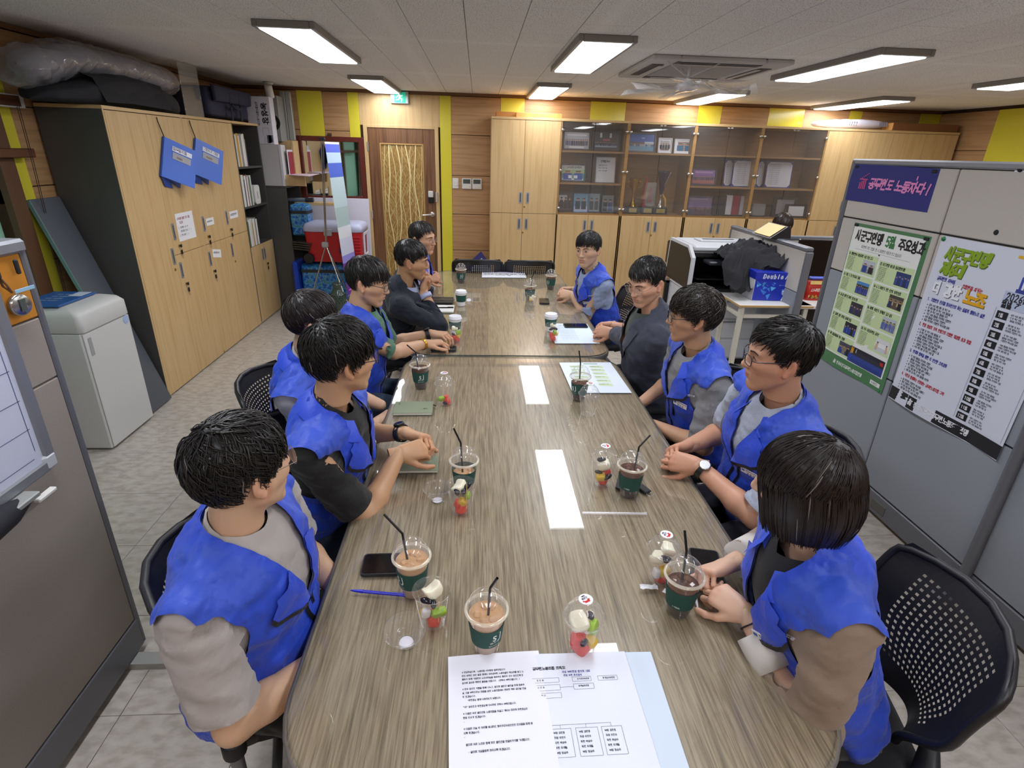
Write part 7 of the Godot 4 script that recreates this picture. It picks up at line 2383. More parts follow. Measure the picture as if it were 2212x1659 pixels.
func face_bits(parent:Node,hx_:Transform3D,sc:Vector3,glasses:String,brow:Color,closed:=false)->void:
	var e:=MB.new()
	for s in [-1.0,1.0]:
		var rows:=[]
		var op:=.0026 if closed else .0046
		var put:=func(rx:float,ry:float,dx:float,z:float,col:Color,top:float):
			e.col=col
			var r0:=PackedVector3Array(); var r1:=PackedVector3Array()
			for k in 9:
				var u:=-1.0+k*.25
				var w:=sqrt(maxf(1.0 - u*u,.0))
				var x:float=s*.031+dx+u*rx
				var zz:=z - 22.0*pow(absf(x) - .031,2.0)
				r0.append(Vector3(x,.0035+minf(w*ry,top),zz+.0002)*sc); r1.append(Vector3(x,.0035 - w*ry*.75,zz)*sc)
			e.grid([r0,r1])
		put.call(.0125,op,.0,.0878,ln("d9d2cc"),.01)
		put.call(.0052,.005,.0,.0884,ln("1c120e"),op*.85)
		e.col=ln("2a1c18")
		var lid:=[]
		for k in 9:
			var u:=-1.0+k*.25
			var x:float=s*.031+u*.0135
			lid.append(Vector3(x,.0038+sqrt(maxf(1.0 - u*u,0))*op,.0882 - 22.0*pow(absf(x) - .031,2.0))*sc)
		e.tube(lid,.0009,5,false)
	var eo:=obj("eyes",e,vmat("eye",.25),parent)
	eo.transform=hx_
	var b:=MB.new()
	b.col=brow
	for s in [-1.0,1.0]:
		var pts:=[]; var rs:=[]
		for k in 7:
			var q:=k/6.0
			var x:float=s*lerpf(.014,.05,q)
			pts.append(Vector3(x,.0225+.006*sin(q*2.6) - .003*q,.0945 - 5.5*pow(absf(x) - .014,2.0) - .17*(absf(x) - .014))*sc)
			rs.append(lerpf(.0034,.0014,q))
		b.tube(pts,rs,6)
	var bo:=obj("eyebrows",b,vmat("brow",.8),parent)
	bo.transform=hx_
	if glasses=="":
		return
	var g:=MB.new()
	var round:=glasses.begins_with("round")
	var lens:=MB.new()
	for s in [-1.0,1.0]:
		var pts:=[]
		var fan:=PackedVector3Array()
		for k in 25:
			var a:=TAU*k/24.0
			var u:=cos(a); var v:=sin(a)
			var ex:=1.0 if round else .6
			var x:float=s*.0335+.0235*signf(u)*pow(absf(u),ex)
			var y:=-.001+(.021 if round else .0165)*signf(v)*pow(absf(v),ex)
			pts.append(Vector3(x,y,.108 - 3.0*x*x)*sc)
			fan.append(pts[k])
		g.tube(pts,.0016 if not glasses.ends_with("thin") else .0009,6,false)
		for k in 24:
			lens.tri(Vector3(s*.0335,-.001,.1055)*sc,fan[k],fan[k+1])
		g.tube([Vector3(s*.057,.006,.099)*sc,Vector3(s*.0745,.008,.086)*sc,Vector3(s*.081,.012,.02)*sc,Vector3(s*.0805,.014,-.02)*sc,Vector3(s*.08,-.01,-.035)*sc],.0016 if not glasses.ends_with("thin") else .001,6)
	g.tube([Vector3(-.011,.002,.1075)*sc,Vector3(0,.006,.111)*sc,Vector3(.011,.002,.1075)*sc],.0014,6,false)
	var go:=obj("glasses",g,mat("glasses_thin","8f7a6c",.3,.6) if glasses.ends_with("thin") else mat("glasses_dark","121216",.25),parent)
	go.transform=hx_
	var lo:=MeshInstance3D.new()
	lo.name="lens"
	lo.mesh=lens.mesh()
	lo.material_override=glassy("spectacle_lens","f0f2fa",.06,.02)
	go.add_child(lo)
func hair(parent:Node,hx_:Transform3D,sc:Vector3,st:Dictionary,seedv:int)->void:
	var th:float=st.get("th",.02); var sd:float=st.get("side",.008)
	var lng:float=st.get("long",.0)
	var fr:float=st.get("line",.05)
	var back:float=st.get("back",-.055)
	var col:Color=ln(st.get("col","15120f"))
	var R:=Vector3(.0765,.0875,.0965)
	var C:=Vector3(0,.028,-.012)
	var nz:=fnoise(seedv,3)
	var thick:=func(d:Vector3)->float:
		var up:=smoothstep(-.25,.75,d.y)
		var t:float=lerpf(sd,th,up)
		return t
	var keep:=func(p:Vector3)->float:
		var q:=p - C
		var ang:=atan2(absf(q.x),q.z)
		var low:float
		if ang<.75:low=fr+st.get("mid",.0)*(1.0 - ang/.75)
		elif ang<1.25:low=lerpf(fr,.012,(ang - .75)/.5)
		elif ang<1.5:low=lerpf(.012,-.03+st.get("burn",.0),(ang - 1.25)/.25)
		elif ang<1.85:low=lerpf(-.03+st.get("burn",.0),.03,smoothstep(1.5,1.62,ang))
		elif ang<2.2:low=lerpf(.03,back,smoothstep(1.85,2.2,ang))
		else:low=back
		if lng>.0 and ang>.9:
			low=-.2
		return p.y - low
	var shell:=MB.new()
	var nu:=56; var nv:=40
	var rows:=[]
	for i in nv+1:
		var f:=PI*(.001+.93*i/nv)
		var row:=PackedVector3Array()
		for j in nu:
			var a:=TAU*j/nu
			var d:=Vector3(sin(f)*sin(a),cos(f),sin(f)*cos(a))
			var t:float=thick.call(d)*(1.0+.3*nz.get_noise_3dv(d*7.0))*(.82 if lng==.0 else .9)
			row.append(C+d*R+d*t)
		rows.append(row)
	if lng==.0:
		shell.col=col
		shell.grid(rows,true)
		var fl:=PackedFloat32Array()
		for i in shell.v.size():
			fl.append(keep.call(shell.v[i]+Vector3.UP*.006*nz.get_noise_3dv(shell.v[i]*160.0)))
		shell.clip(fl)
	else:
		rows=[]
		for i in 34:
			var row:=PackedVector3Array()
			for j in nu:
				var a:=TAU*j/nu
				var f:=minf(PI*(.001+.5*i/17.0),PI*.52)
				var d:=Vector3(sin(f)*sin(a),cos(f),sin(f)*cos(a))
				var t:float=th*(1.0+.22*nz.get_noise_3dv(d*6.0))
				var p:=C+d*R+d*t
				if i>17:
					var q:=(i - 17)/16.0
					p.y=C.y - (C.y+lng)*q
					var bulge:=1.0+.1*sin(q*PI) - .2*q*q
					p.x*=bulge; p.z=C.z+(p.z - C.z)*(bulge if p.z<C.z else 1.0 - .12*q)
				row.append(p)
			rows.append(row)
		shell.col=col
		shell.grid(rows,true)
		var fl:=PackedFloat32Array()
		for p in shell.v:
			var ang:=atan2(absf(p.x),p.z - C.z)
			fl.append(1.0 if p.y>.062 or ang>.95 else ang - .95+maxf(.0,(p.y - .05)*20.0))
		shell.clip(fl)
	for i in shell.v.size():
		shell.v[i]*=sc
	var rng:=RandomNumberGenerator.new()
	rng.seed=seedv
	var crown:=Vector3(st.get("part",.15),.9,-.42).normalized()
	var sweep:float=st.get("sweep",.0)
	var curl:float=st.get("curl",.25)
	var count:int=st.get("n",900)
	var tip:float=st.get("len",.05)
	var dark:=col*.75; var light:=col.lerp(ln("6a5a4e"),st.get("sheen",.16))
	for k in count:
		var y:=rng.randf_range(-.55,.995)
		var a:=rng.randf()*TAU
		var d:=Vector3(sqrt(1 - y*y)*sin(a),y,sqrt(1 - y*y)*cos(a))
		if lng==.0 and keep.call(C+d*R)<.004:continue
		if lng>.0 and (d.y<-.1 or (atan2(absf(d.x),d.z)<.8 and d.y<.45)):continue
		var l:=tip*rng.randf_range(.6,1.25)*(1.0 if d.y>.0 else .6)
		var pts:=[]; var rs:=[]
		var n:=7
		var lift:=rng.randf_range(.0,1.0)
		var ph:=rng.randf()*TAU
		var w:=rng.randf_range(.0011,.0024)
		var p:=d
		var endy:=-.3
		for i in n:
			var q:=i/float(n - 1)
			var t:float=thick.call(p)*(.8+.28*lift*(.4+q*(1 - q)*2.4))+st.get("loft",.0)*lift*q
			var x:=C+p*R+p*t
			if lng>.0:
				x=C+p*(R+Vector3.ONE*th*(.9+.2*lift))
			pts.append(x); rs.append(w*(1.0 - .75*q*q))
			var dirv:=(p - crown)
			dirv-=p*dirv.dot(p)
			if dirv.length()<.05:dirv=Vector3(0,0,1)
			dirv=dirv.normalized()
			if p.z>.1 and p.y>.25 and sweep!=.0:
				dirv=(dirv*(1.0 - absf(sweep))+Vector3(sweep,.25*absf(sweep),-.5*absf(sweep))).normalized()
			var sidev:=p.cross(dirv)
			dirv+=sidev*curl*sin(ph+q*5.0)
			p=(p+dirv*(l/n)/.088).normalized()
		if lng>.0:
			var b:Vector3=pts[n - 1]
			var tgt:=-lng+rng.randf_range(-.012,.01)
			if b.y>tgt:
				for i in range(1,7):
					var q:=i/6.0
					var bulge:=1.0+.1*sin(q*PI) - .2*q*q
					var yy:=lerpf(b.y,tgt,q)
					pts.append(Vector3(b.x*bulge,yy,C.z+(b.z - C.z)*(bulge if b.z<C.z else 1.0 - .12*q))); rs.append(w*(1.0 - .6*q))
		else:
			var stop:=-1
			for i in n:
				if keep.call(pts[i])<-.012 and i>1:
					stop=i
					break
			if stop>0:
				pts.resize(stop+1); rs.resize(stop+1)
				if pts.size()<3:continue
		for i in pts.size():
			pts[i]*=sc
		shell.col=dark.lerp(light,rng.randf()*rng.randf())
		if rng.randf()<st.get("grey",.02):shell.col=ln("77726c")
		shell.tube(pts,rs,3,false)
	var o:=obj("hair",shell,vmat("hair_strand",.42),parent)
	o.transform=hx_
func hand_into(mb:MB,xf:Transform3D,left:bool,curl:Array,thumb:Array,skin:Color,size:=1.0,spread:=1.0)->void:
	var sx:=(1.0 if left else -1.0)
	var g:=SG.new(Vector3(-.085,-.12,-.035),Vector3(.085,.055,.2),.0034)
	var bases:=[Vector3(.027,.004,.088),Vector3(.0085,.007,.092),Vector3(-.0095,.005,.088),Vector3(-.026,.0,.08)]
	var lens:=[[.041,.025,.021],[.046,.029,.022],[.042,.027,.022],[.033,.02,.019]]
	var rad:=[.0088,.009,.0085,.0075]
	g.cap(Vector3(0,0,-.03),Vector3(0,0,.012),.026,.025,.01,Vector3(.92,1.15,1))
	for i in 4:
		var b:Vector3=bases[i]
		b.x*=sx
		g.cap(Vector3(b.x*.55,.0,.014),b,.0155,.0125,.012)
	g.ell(Vector3(sx*.022,-.009,.036),Vector3(.016,.014,.026),.012)
	g.ell(Vector3(-sx*.02,-.007,.04),Vector3(.013,.012,.03),.012)
	for i in 4:
		var c:Array=curl[i] if curl.size()==4 else curl[0]
		var p:Vector3=bases[i]
		p.x*=sx
		var ang:=.0
		var fan:float=sx*[.11,.03,-.05,-.14][i]*spread
		for s in 3:
			ang+=c[s]
			var d:=Vector3(sin(fan)*cos(ang),-sin(ang),cos(fan)*cos(ang))
			var q:Vector3=p+d*(lens[i][s] as float)
			g.cap(p,q,rad[i]*(1.0 - .05*s),rad[i]*(.95 - .07*s),.0035)
			p=q
	var t:=Vector3(sx*.024,-.006,.026)
	var td:=[Vector3(sx*thumb[0],thumb[1],thumb[2]).normalized(),Vector3(sx*thumb[3],thumb[4],thumb[5]).normalized()]
	var t1:Vector3=t+td[0]*.042
	var t2:Vector3=t1+td[0].lerp(td[1],.5).normalized()*.033
	var t3:Vector3=t2+td[1]*.026
	g.cap(t,t1,.0145,.0115,.008)
	g.cap(t1,t2,.0105,.0095,.004)
	g.cap(t2,t3,.0098,.008,.004)
	var m:=g.mesh(skin)
	for i in m.v.size():
		var z:=m.v[i].z
		if z>.08 or absf(m.v[i].x)>.045:
			m.c[i]=skin.lerp(Color(skin.r*1.0,skin.g*.86,skin.b*.84),.55)
	mb.add(m,xf*Transform3D(Basis().scaled(Vector3.ONE*size),Vector3.ZERO))
const CLASP:=[[.75,1.0,.5],[.8,1.05,.5],[.85,1.05,.5],[.85,1.1,.5]]
const FIST:=[[1.1,1.5,.9],[1.15,1.5,.9],[1.15,1.5,.9],[1.15,1.5,.9]]
const RELAX:=[[.3,.35,.2],[.32,.4,.25],[.36,.45,.25],[.4,.5,.3]]
const PINCH:=[[.75,.7,.35],[.6,.75,.4],[.6,.8,.4],[.6,.8,.4]]
func _arm(S:Vector3,W:Vector3,lu:float,lf:float,pole:Vector3)->Vector3:
	var d:=W - S
	var l:=minf(d.length(),(lu+lf)*.995)
	var u:=d.normalized()
	var a:=(lu*lu - lf*lf+l*l)/(2.0*l)
	var r:=sqrt(maxf(lu*lu - a*a,.0001))
	return S+u*a+(pole - u*pole.dot(u)).normalized()*r
func person(p:Dictionary)->void:
	var root:=thing("person",p.label,"person",Vector3(p.pel.x,0,p.pel.z))
	var fw:Vector3=(p.fw as Vector3).normalized()
	var hd:Vector3=p.head
	var look:Vector3=(p.look as Vector3).normalized()
	var neckw:=hd+Vector3(0,-.15,0) - look*.012 - fw*.02
	var up:Vector3=(neckw - p.pel).normalized()
	var z:=(fw - up*fw.dot(up)).normalized()
	var TB:=Basis(up.cross(z),up,z)
	var TW:=Transform3D(TB,p.pel)
	var inv:=TW.affine_inverse()
	var tl:float=(neckw - p.pel).length()
	var k:=tl/.5
	var local:=Transform3D(Basis(),-root.position)*TW
	var fat:float=p.get("fat",1.0); var sw:float=p.get("sw",.168)
	var skin:Color=ln(p.get("skin","c9a080"))
	var put:=func(called:String,mb:MB,m:Material)->MeshInstance3D:
		var o:=obj(called,mb,m,root)
		o.transform=local
		return o
	var NB:=Vector3(0,.5*k,-.012)
	var sh:float=.425*k
	var Lj:={}
	for s in [1.0,-1.0]:
		var S:=Vector3(s*sw,sh,-.012)
		var W:Vector3=inv*(p["wl"] if s>0 else p["wr"])
		var pole:Vector3=TB.inverse()*(p.get("pl" if s>0 else "pr",Vector3(0,-1,0) - fw*.2+TB.x*s*.6) as Vector3)
		var E:=_arm(S,W,.285,.25,pole)
		if (W - E).length()>.26:W=E+(W - E).normalized()*.25
		Lj[s]=[S,E,W]
	var hs:Vector3=p.get("hs",Vector3.ONE)
	var hup:Vector3=(Vector3.UP+TB.x*p.get("tilt",.0)+(up - Vector3.UP)*.3).normalized()
	var hx3:=look.cross(hup).normalized()*-1.0
	var HB:=Basis(hx3,look.cross(hx3).normalized(),look)
	if HB.y.y<0:HB=Basis(hx3,-HB.y,look)
	HB=Basis(HB.y.cross(look).normalized(),HB.y,look)
	var HT:=inv*Transform3D(HB,hd)
	var lo:=Vector3(-.3,.2,-.15); var hi:=Vector3(.3,.62*k,.16)
	for s in [1.0,-1.0]:
		for q in Lj[s]:
			lo=lo.min(q - Vector3.ONE*.07); hi=hi.max(q+Vector3.ONE*.07)
	var ns:float=p.get("neck",.052)
	var af:float=p.get("arm",1.0)
	var g:=SG.new(lo,hi,.0105)
	var hn:=HT*Vector3(0,-.07,-.022)
	g.cap(NB+Vector3(0,-.06,-.01),hn,ns+.008,ns,.03)
	g.cap(Vector3(-sw*.75,sh+.0,-.02),Vector3(sw*.75,sh+.0,-.02),.05,.05,.03)
	for s in [1.0,-1.0]:
		var S:Vector3=Lj[s][0]; var E:Vector3=Lj[s][1]; var W:Vector3=Lj[s][2]
		g.cap(S,E,.045*af,.037*af,.02)
		var m:=E.lerp(W,.3)
		g.cap(E,m,.036*af,.0405*af,.015)
		g.cap(m,W,.0395*af,.0265*af,.015)
	var body:=g.mesh(skin)
	for s in [1.0,-1.0]:
		var hk:="hl" if s>0 else "hr"
		if not p.has(hk):continue
		var h:Dictionary=p[hk]
		var W:Vector3=Lj[s][2]
		var E:Vector3=Lj[s][1]
		var dir:Vector3=((TB.inverse()*(h.dir as Vector3)) if h.has("dir") else (W - E)).normalized()
		var bk:Vector3=TB.inverse()*(h.get("back",Vector3.UP) as Vector3)
		bk=(bk - dir*bk.dot(dir)).normalized()
		var hb:=Basis(bk.cross(dir),bk,dir)
		hand_into(body,Transform3D(hb,W),s>0,h.curl,h.get("thumb",[.7,-.2,.8,.1,-.2,1.0]),skin,p.get("hand",1.0),h.get("spread",1.0))
	var hm:=MB.new()
	hm.add(head_mesh(p.get("face",0)),Transform3D(Basis().scaled(hs),Vector3.ZERO))
	skin_shade(hm,skin,hs)
	body.add(hm,HT)
	put.call("body",body,vmat("skin",.48,.0,{"subsurf_scatter_enabled":true,"subsurf_scatter_strength":.12}))
	face_bits(root,local*HT,hs,p.get("glasses",""),ln("1d1713"),p.get("eyes_down",false))
	hair(root,local*HT,hs,p.hair,p.seed)
	var coat:bool=p.get("coat",false)
	var cuff:float=p.get("cuff",.8)
	var slv:float=p.get("slv",.062)
	var nz:=fnoise(p.seed+5,3)
	var trunk:=func(gg:SG,grow:float,hem:float,shw:float):
		var fs:=Vector3(1.0,1.0,1.36)
		gg.cap(Vector3(0,hem,.0),Vector3(0,.16*k,.012),.168*fat+grow,.158*fat+grow,.03,fs)
		gg.cap(Vector3(0,.16*k,.012),Vector3(0,.345*k,.0),.158*fat+grow,.166*fat+grow*.8,.03,fs)
		gg.ell(Vector3(0,.33*k,.03),Vector3(.14*fat+grow,.11,.095*fat+grow),.04)
		if fat>1.02:gg.ell(Vector3(0,.14*k,.05),Vector3(.13*fat+grow,.14,.1*fat+grow),.05)
		gg.cap(Vector3(-shw,sh+.008,-.015),Vector3(shw,sh+.008,-.015),.06+grow*.7,.06+grow*.7,.05)
		gg.cap(Vector3(0,sh+.02,-.02),NB+Vector3(0,-.005,-.012),.1,.062+grow*.5,.05)
	var has_vest:bool=p.get("vest",true)
	var vh:float=p.get("hem",-.05)
	var y0:float=p.get("zip",.3)*k
	var gv:SG=null
	var covers:=func(q:Vector3)->float:
		var keep:=q.y - vh+.06
		var e:=Vector2((q.y - sh+.07)/.118,(q.z+.006)/.098).length()
		keep=minf(keep,maxf((e - 1.0)*.1,sw - .045 - absf(q.x)))
		if q.y>sh - .04:keep=minf(keep,sw+.05 - absf(q.x))
		if q.z>.0 and q.y>y0:
			keep=minf(keep,absf(q.x) - .062*pow((q.y - y0)/(NB.y - y0),.8))
		if q.y>NB.y - .035:
			keep=minf(keep,Vector2(q.x,q.z+.004).length() - ns - .017)
		return keep
	if has_vest:
		gv=SG.new(Vector3(-.3*fat,vh - .17,-.26),Vector3(.3*fat,.62*k,.27),.0115)
		trunk.call(gv,.02,vh,sw+.012)
		gv.rough(fnoise(p.seed+9,3),.017,Vector3(6,10,6))
		gv.rough(fnoise(p.seed+17,2,true),.008,Vector3(10,5,10))
	lo=Vector3(-.27*fat - .02,-.13,-.24); hi=Vector3(.27*fat+.02,.6*k,.24)
	for s in [1.0,-1.0]:
		for q in range(2 if cuff<=1.0 else 3):
			lo=lo.min(Lj[s][q] - Vector3.ONE*.09); hi=hi.max(Lj[s][q]+Vector3.ONE*.09)
	var gs:=SG.new(lo,hi,.0125)
	trunk.call(gs,.004 if not coat else .014,.0 if not coat else -.06,sw - .02)
	for s in [1.0,-1.0]:
		var S:Vector3=Lj[s][0]; var E:Vector3=Lj[s][1]; var W:Vector3=Lj[s][2]
		if cuff<=1.0:
			gs.cap(S,S.lerp(E,cuff+.12),slv+.003,slv,.03)
		else:
			gs.cap(S,E,slv+.004,slv - .006,.03)
			gs.cap(E,E.lerp(W,cuff - 1.0+.1),slv - .006,slv - .017,.02)
	gs.rough(nz,p.get("crease",.012),Vector3(9,16,9))
	var shirt:=gs.mesh(ln(p.shirt))
	var fl:=PackedFloat32Array()
	var tee:bool=p.get("tee",false)
	for i in shirt.v.size():
		var q:=shirt.v[i]
		if has_vest and covers.call(q)>-.004 and (absf(q.x)<sw+.012 or q.y>sh+.02):
			for w in 2:
				var d:=gv.at(q)
				if d>-.01 and d<.045 and q.x>gv.o.x+.02 and q.x<-gv.o.x - .02 and q.z>gv.o.z+.02 and q.z<.25 and q.y>vh - .12:q-=shirt.n[i]*(d+.01)
			shirt.v[i]=q
		var keep:=1.0
		for s in [1.0,-1.0]:
			var S:Vector3=Lj[s][0]; var E:Vector3=Lj[s][1]; var W:Vector3=Lj[s][2]
			var a:=S if cuff<=1.0 else E
			var b:=E if cuff<=1.0 else W
			var c:=a.lerp(b,cuff if cuff<=1.0 else cuff - 1.0)
			var n:=(b - a).normalized()
			var along:=(q - c).dot(n)
			var ax:=a+n*(q - a).dot(n)
			if (q - ax).length()<slv*1.7 and (q - c).length()<.16:
				keep=minf(keep,-along)
		var nd:=Vector2(q.x,q.z+.012 - .012)
		if q.y>NB.y - .05:
			keep=minf(keep,nd.length() - ns - .008 if q.y>NB.y - .012 - (.02 if tee and q.z>0 else .0) else 1.0)
		if (coat or p.get("open",false)) and q.z>.0 and q.y>.2*k:
			keep=minf(keep,absf(q.x) - .075*(q.y - .2*k)/(.3*k))
		fl.append(keep)
	shirt.clip(fl)
	var sname:String="jacket" if coat else "shirt"
	put.call(sname,shirt,_cloth(p.shirt,p.get("weave",0),.8))
	if coat or p.has("inner"):
		var gi:=SG.new(Vector3(-.22,.05,-.2),Vector3(.22,.6*k,.2),.0125)
		trunk.call(gi,-.006,.1,sw - .05)
		var im:=gi.mesh(ln(p.inner))
		var fi:=PackedFloat32Array()
		for q in im.v:fi.append(minf(.1 - absf(q.x),minf(q.z+.05,NB.y - .012 - q.y+.02*absf(q.x)/.05)))
		im.clip(fi)
		put.call("inner_shirt",im,_cloth(p.inner,0,.8))
	if p.get("collar",true):
		var cm:=MB.new()
		var cc:String=p.get("collar_col",p.get("inner",p.shirt) if coat else p.shirt)
		cm.col=ln(cc)
		var rows:=[PackedVector3Array(),PackedVector3Array(),PackedVector3Array(),PackedVector3Array()]
		for i in 25:
			var a:=-PI*.5+(.26+i/24.0*(TAU - .52))+PI
			var ca:=cos(a); var sa:=sin(a)
			var fr:=maxf(.0,sa)
			var yb:=NB.y - .015 - .03*fr
			rows[0].append(Vector3(ca*(ns+.004),yb,sa*(ns+.006) - .004+.012*fr))
			rows[1].append(Vector3(ca*(ns+.006),yb+.032 - .008*fr,sa*(ns+.008) - .008+.01*fr))
			rows[2].append(Vector3(ca*(ns+.011),yb+.03 - .008*fr,sa*(ns+.013) - .008+.01*fr))
			rows[3].append(Vector3(ca*(ns+.024+.012*fr),yb - .012 - .026*fr*fr,sa*(ns+.024) - .006+.024*fr))
		cm.grid(rows)
		put.call("collar",cm,_cloth(cc,p.get("weave",0),.8))
	elif tee:
		var cm:=MB.new()
		var pts:=[]
		for i in 33:
			var a:=TAU*i/32
			pts.append(Vector3(cos(a)*(ns+.011),NB.y - .012 - .022*maxf(0,sin(a)),sin(a)*(ns+.011)+.012*maxf(0,sin(a))))
		cm.tube(pts,.007,6,false)
		put.call("neckband",cm,_cloth(p.shirt,0,.8))
	if coat:_lapels(put,gs,k,NB,ln(p.shirt),p.shirt,false)
	if has_vest:
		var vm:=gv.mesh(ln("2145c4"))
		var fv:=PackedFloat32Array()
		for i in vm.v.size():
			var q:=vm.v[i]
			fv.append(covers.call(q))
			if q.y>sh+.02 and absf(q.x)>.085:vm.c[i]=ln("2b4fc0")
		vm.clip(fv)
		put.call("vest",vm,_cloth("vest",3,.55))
		_lapels(put,gv,k,NB,ln("2247cc"),"vest",true,y0,vh)
		if p.get("badge",true):_badge(put,gv,k,p.get("bx",.1),p.seed)
	var gt:=SG.new(Vector3(-.3,-.62,-.2),Vector3(.3,.14,.66),.017)
	gt.cap(Vector3(-.05,.0,-.01),Vector3(.05,.0,-.01),.115*fat,.115*fat,.03)
	var iw:=TB.inverse()
	var sm:=MB.new()
	for s in [1.0,-1.0]:
		var Hp:=Vector3(s*.09,-.015,.0)
		var hw:Vector3=TW*Hp
		var kn:Vector3=inv*(Vector3(hw.x,.5,hw.z)+fw*.4+TB.x*s*.05)
		var an:Vector3=inv*(Vector3(hw.x,.1,hw.z)+fw*p.get("foot",.34)+TB.x*s*.04)
		gt.cap(Hp,kn,.086,.062,.03)
		gt.cap(kn,an,.062,.048,.02)
		var toe:=an+iw*(fw*.14+Vector3(0,-.055,0)); var heel:=an+iw*(fw*-.05+Vector3(0,-.055,0))
		sm.tube([heel,heel.lerp(toe,.3),heel.lerp(toe,.7),toe,toe+(toe - heel)*.08],[.03,.042,.042,.034,.01],12)
	gt.rough(nz,.014,Vector3(14,14,9))
	put.call("trousers",gt.mesh(ln(p.get("legs","1d2230"))),_cloth(p.get("legs","1d2230"),0,.85))
	put.call("shoes",sm,mat("shoe_black","141414",.4))
	for q in p.get("bands",[]):
		var J:Array=Lj[q[0]]
		_watch(root,local,J[1],J[2],TB.inverse()*(q[6] as Vector3),q[1],q[2],q[3],q[4],q[5])
	if p.has("cuffs"):
		var q:Array=p.cuffs
		for s in [1.0,-1.0]:
			var cb:=MB.new()
			var a:Vector3=(Lj[s][1] as Vector3).lerp(Lj[s][2],q[0]); var b:Vector3=(Lj[s][1] as Vector3).lerp(Lj[s][2],q[1])
			cb.tube([a.lerp(b,.02),a,a.lerp(b,.5),b,b.lerp(a,.01),b.lerp(a,.2)],[q[2] - .004,q[2],(q[2]+q[3])*.5,q[3],q[3] - .004,q[3] - .006],24,false)
			put.call("cuff",cb,mat("cuff_"+q[4],q[4],.8))
func _cloth(key:String,weave:int,rough:float)->StandardMaterial3D:
	var m:=vmat("cloth_%s_%d" % [key,weave],rough)
	if m.normal_enabled:return m
	m.rim_enabled=true; m.rim=.25; m.rim_tint=.6
	m.uv1_triplanar=true
	m.normal_enabled=true
	m.normal_texture=noise_tex("crumple",.02,4,[],512,FastNoiseLite.TYPE_SIMPLEX,true,71,5.0) if weave==3 else noise_tex("weave",.12,3,[],512,FastNoiseLite.TYPE_SIMPLEX,true,72,3.0)
	m.uv1_scale=Vector3.ONE*(3.0 if weave==3 else 5.0)
	m.normal_scale=.5 if weave==3 else .35
	if weave==1 or weave==2:
		var im:=Image.create(64,64,false,Image.FORMAT_RGB8)
		im.fill(hx("ffffff"))
		if weave==1:
			for i in 16:
				im.fill_rect(Rect2i(i*4,0,1,64),hx("8f8f94"))
				im.fill_rect(Rect2i(0,i*4,64,1),hx("b3b3b6"))
		else:
			for i in 5:
				im.fill_rect(Rect2i((i*23+5) % 60,(i*37+9) % 60,3,2),hx("7d88a8"))
		m.albedo_texture=ImageTexture.create_from_image(im)
		m.uv1_scale=Vector3.ONE*(24.0 if weave==1 else 22.0)
		m.normal_enabled=weave==0
	return m
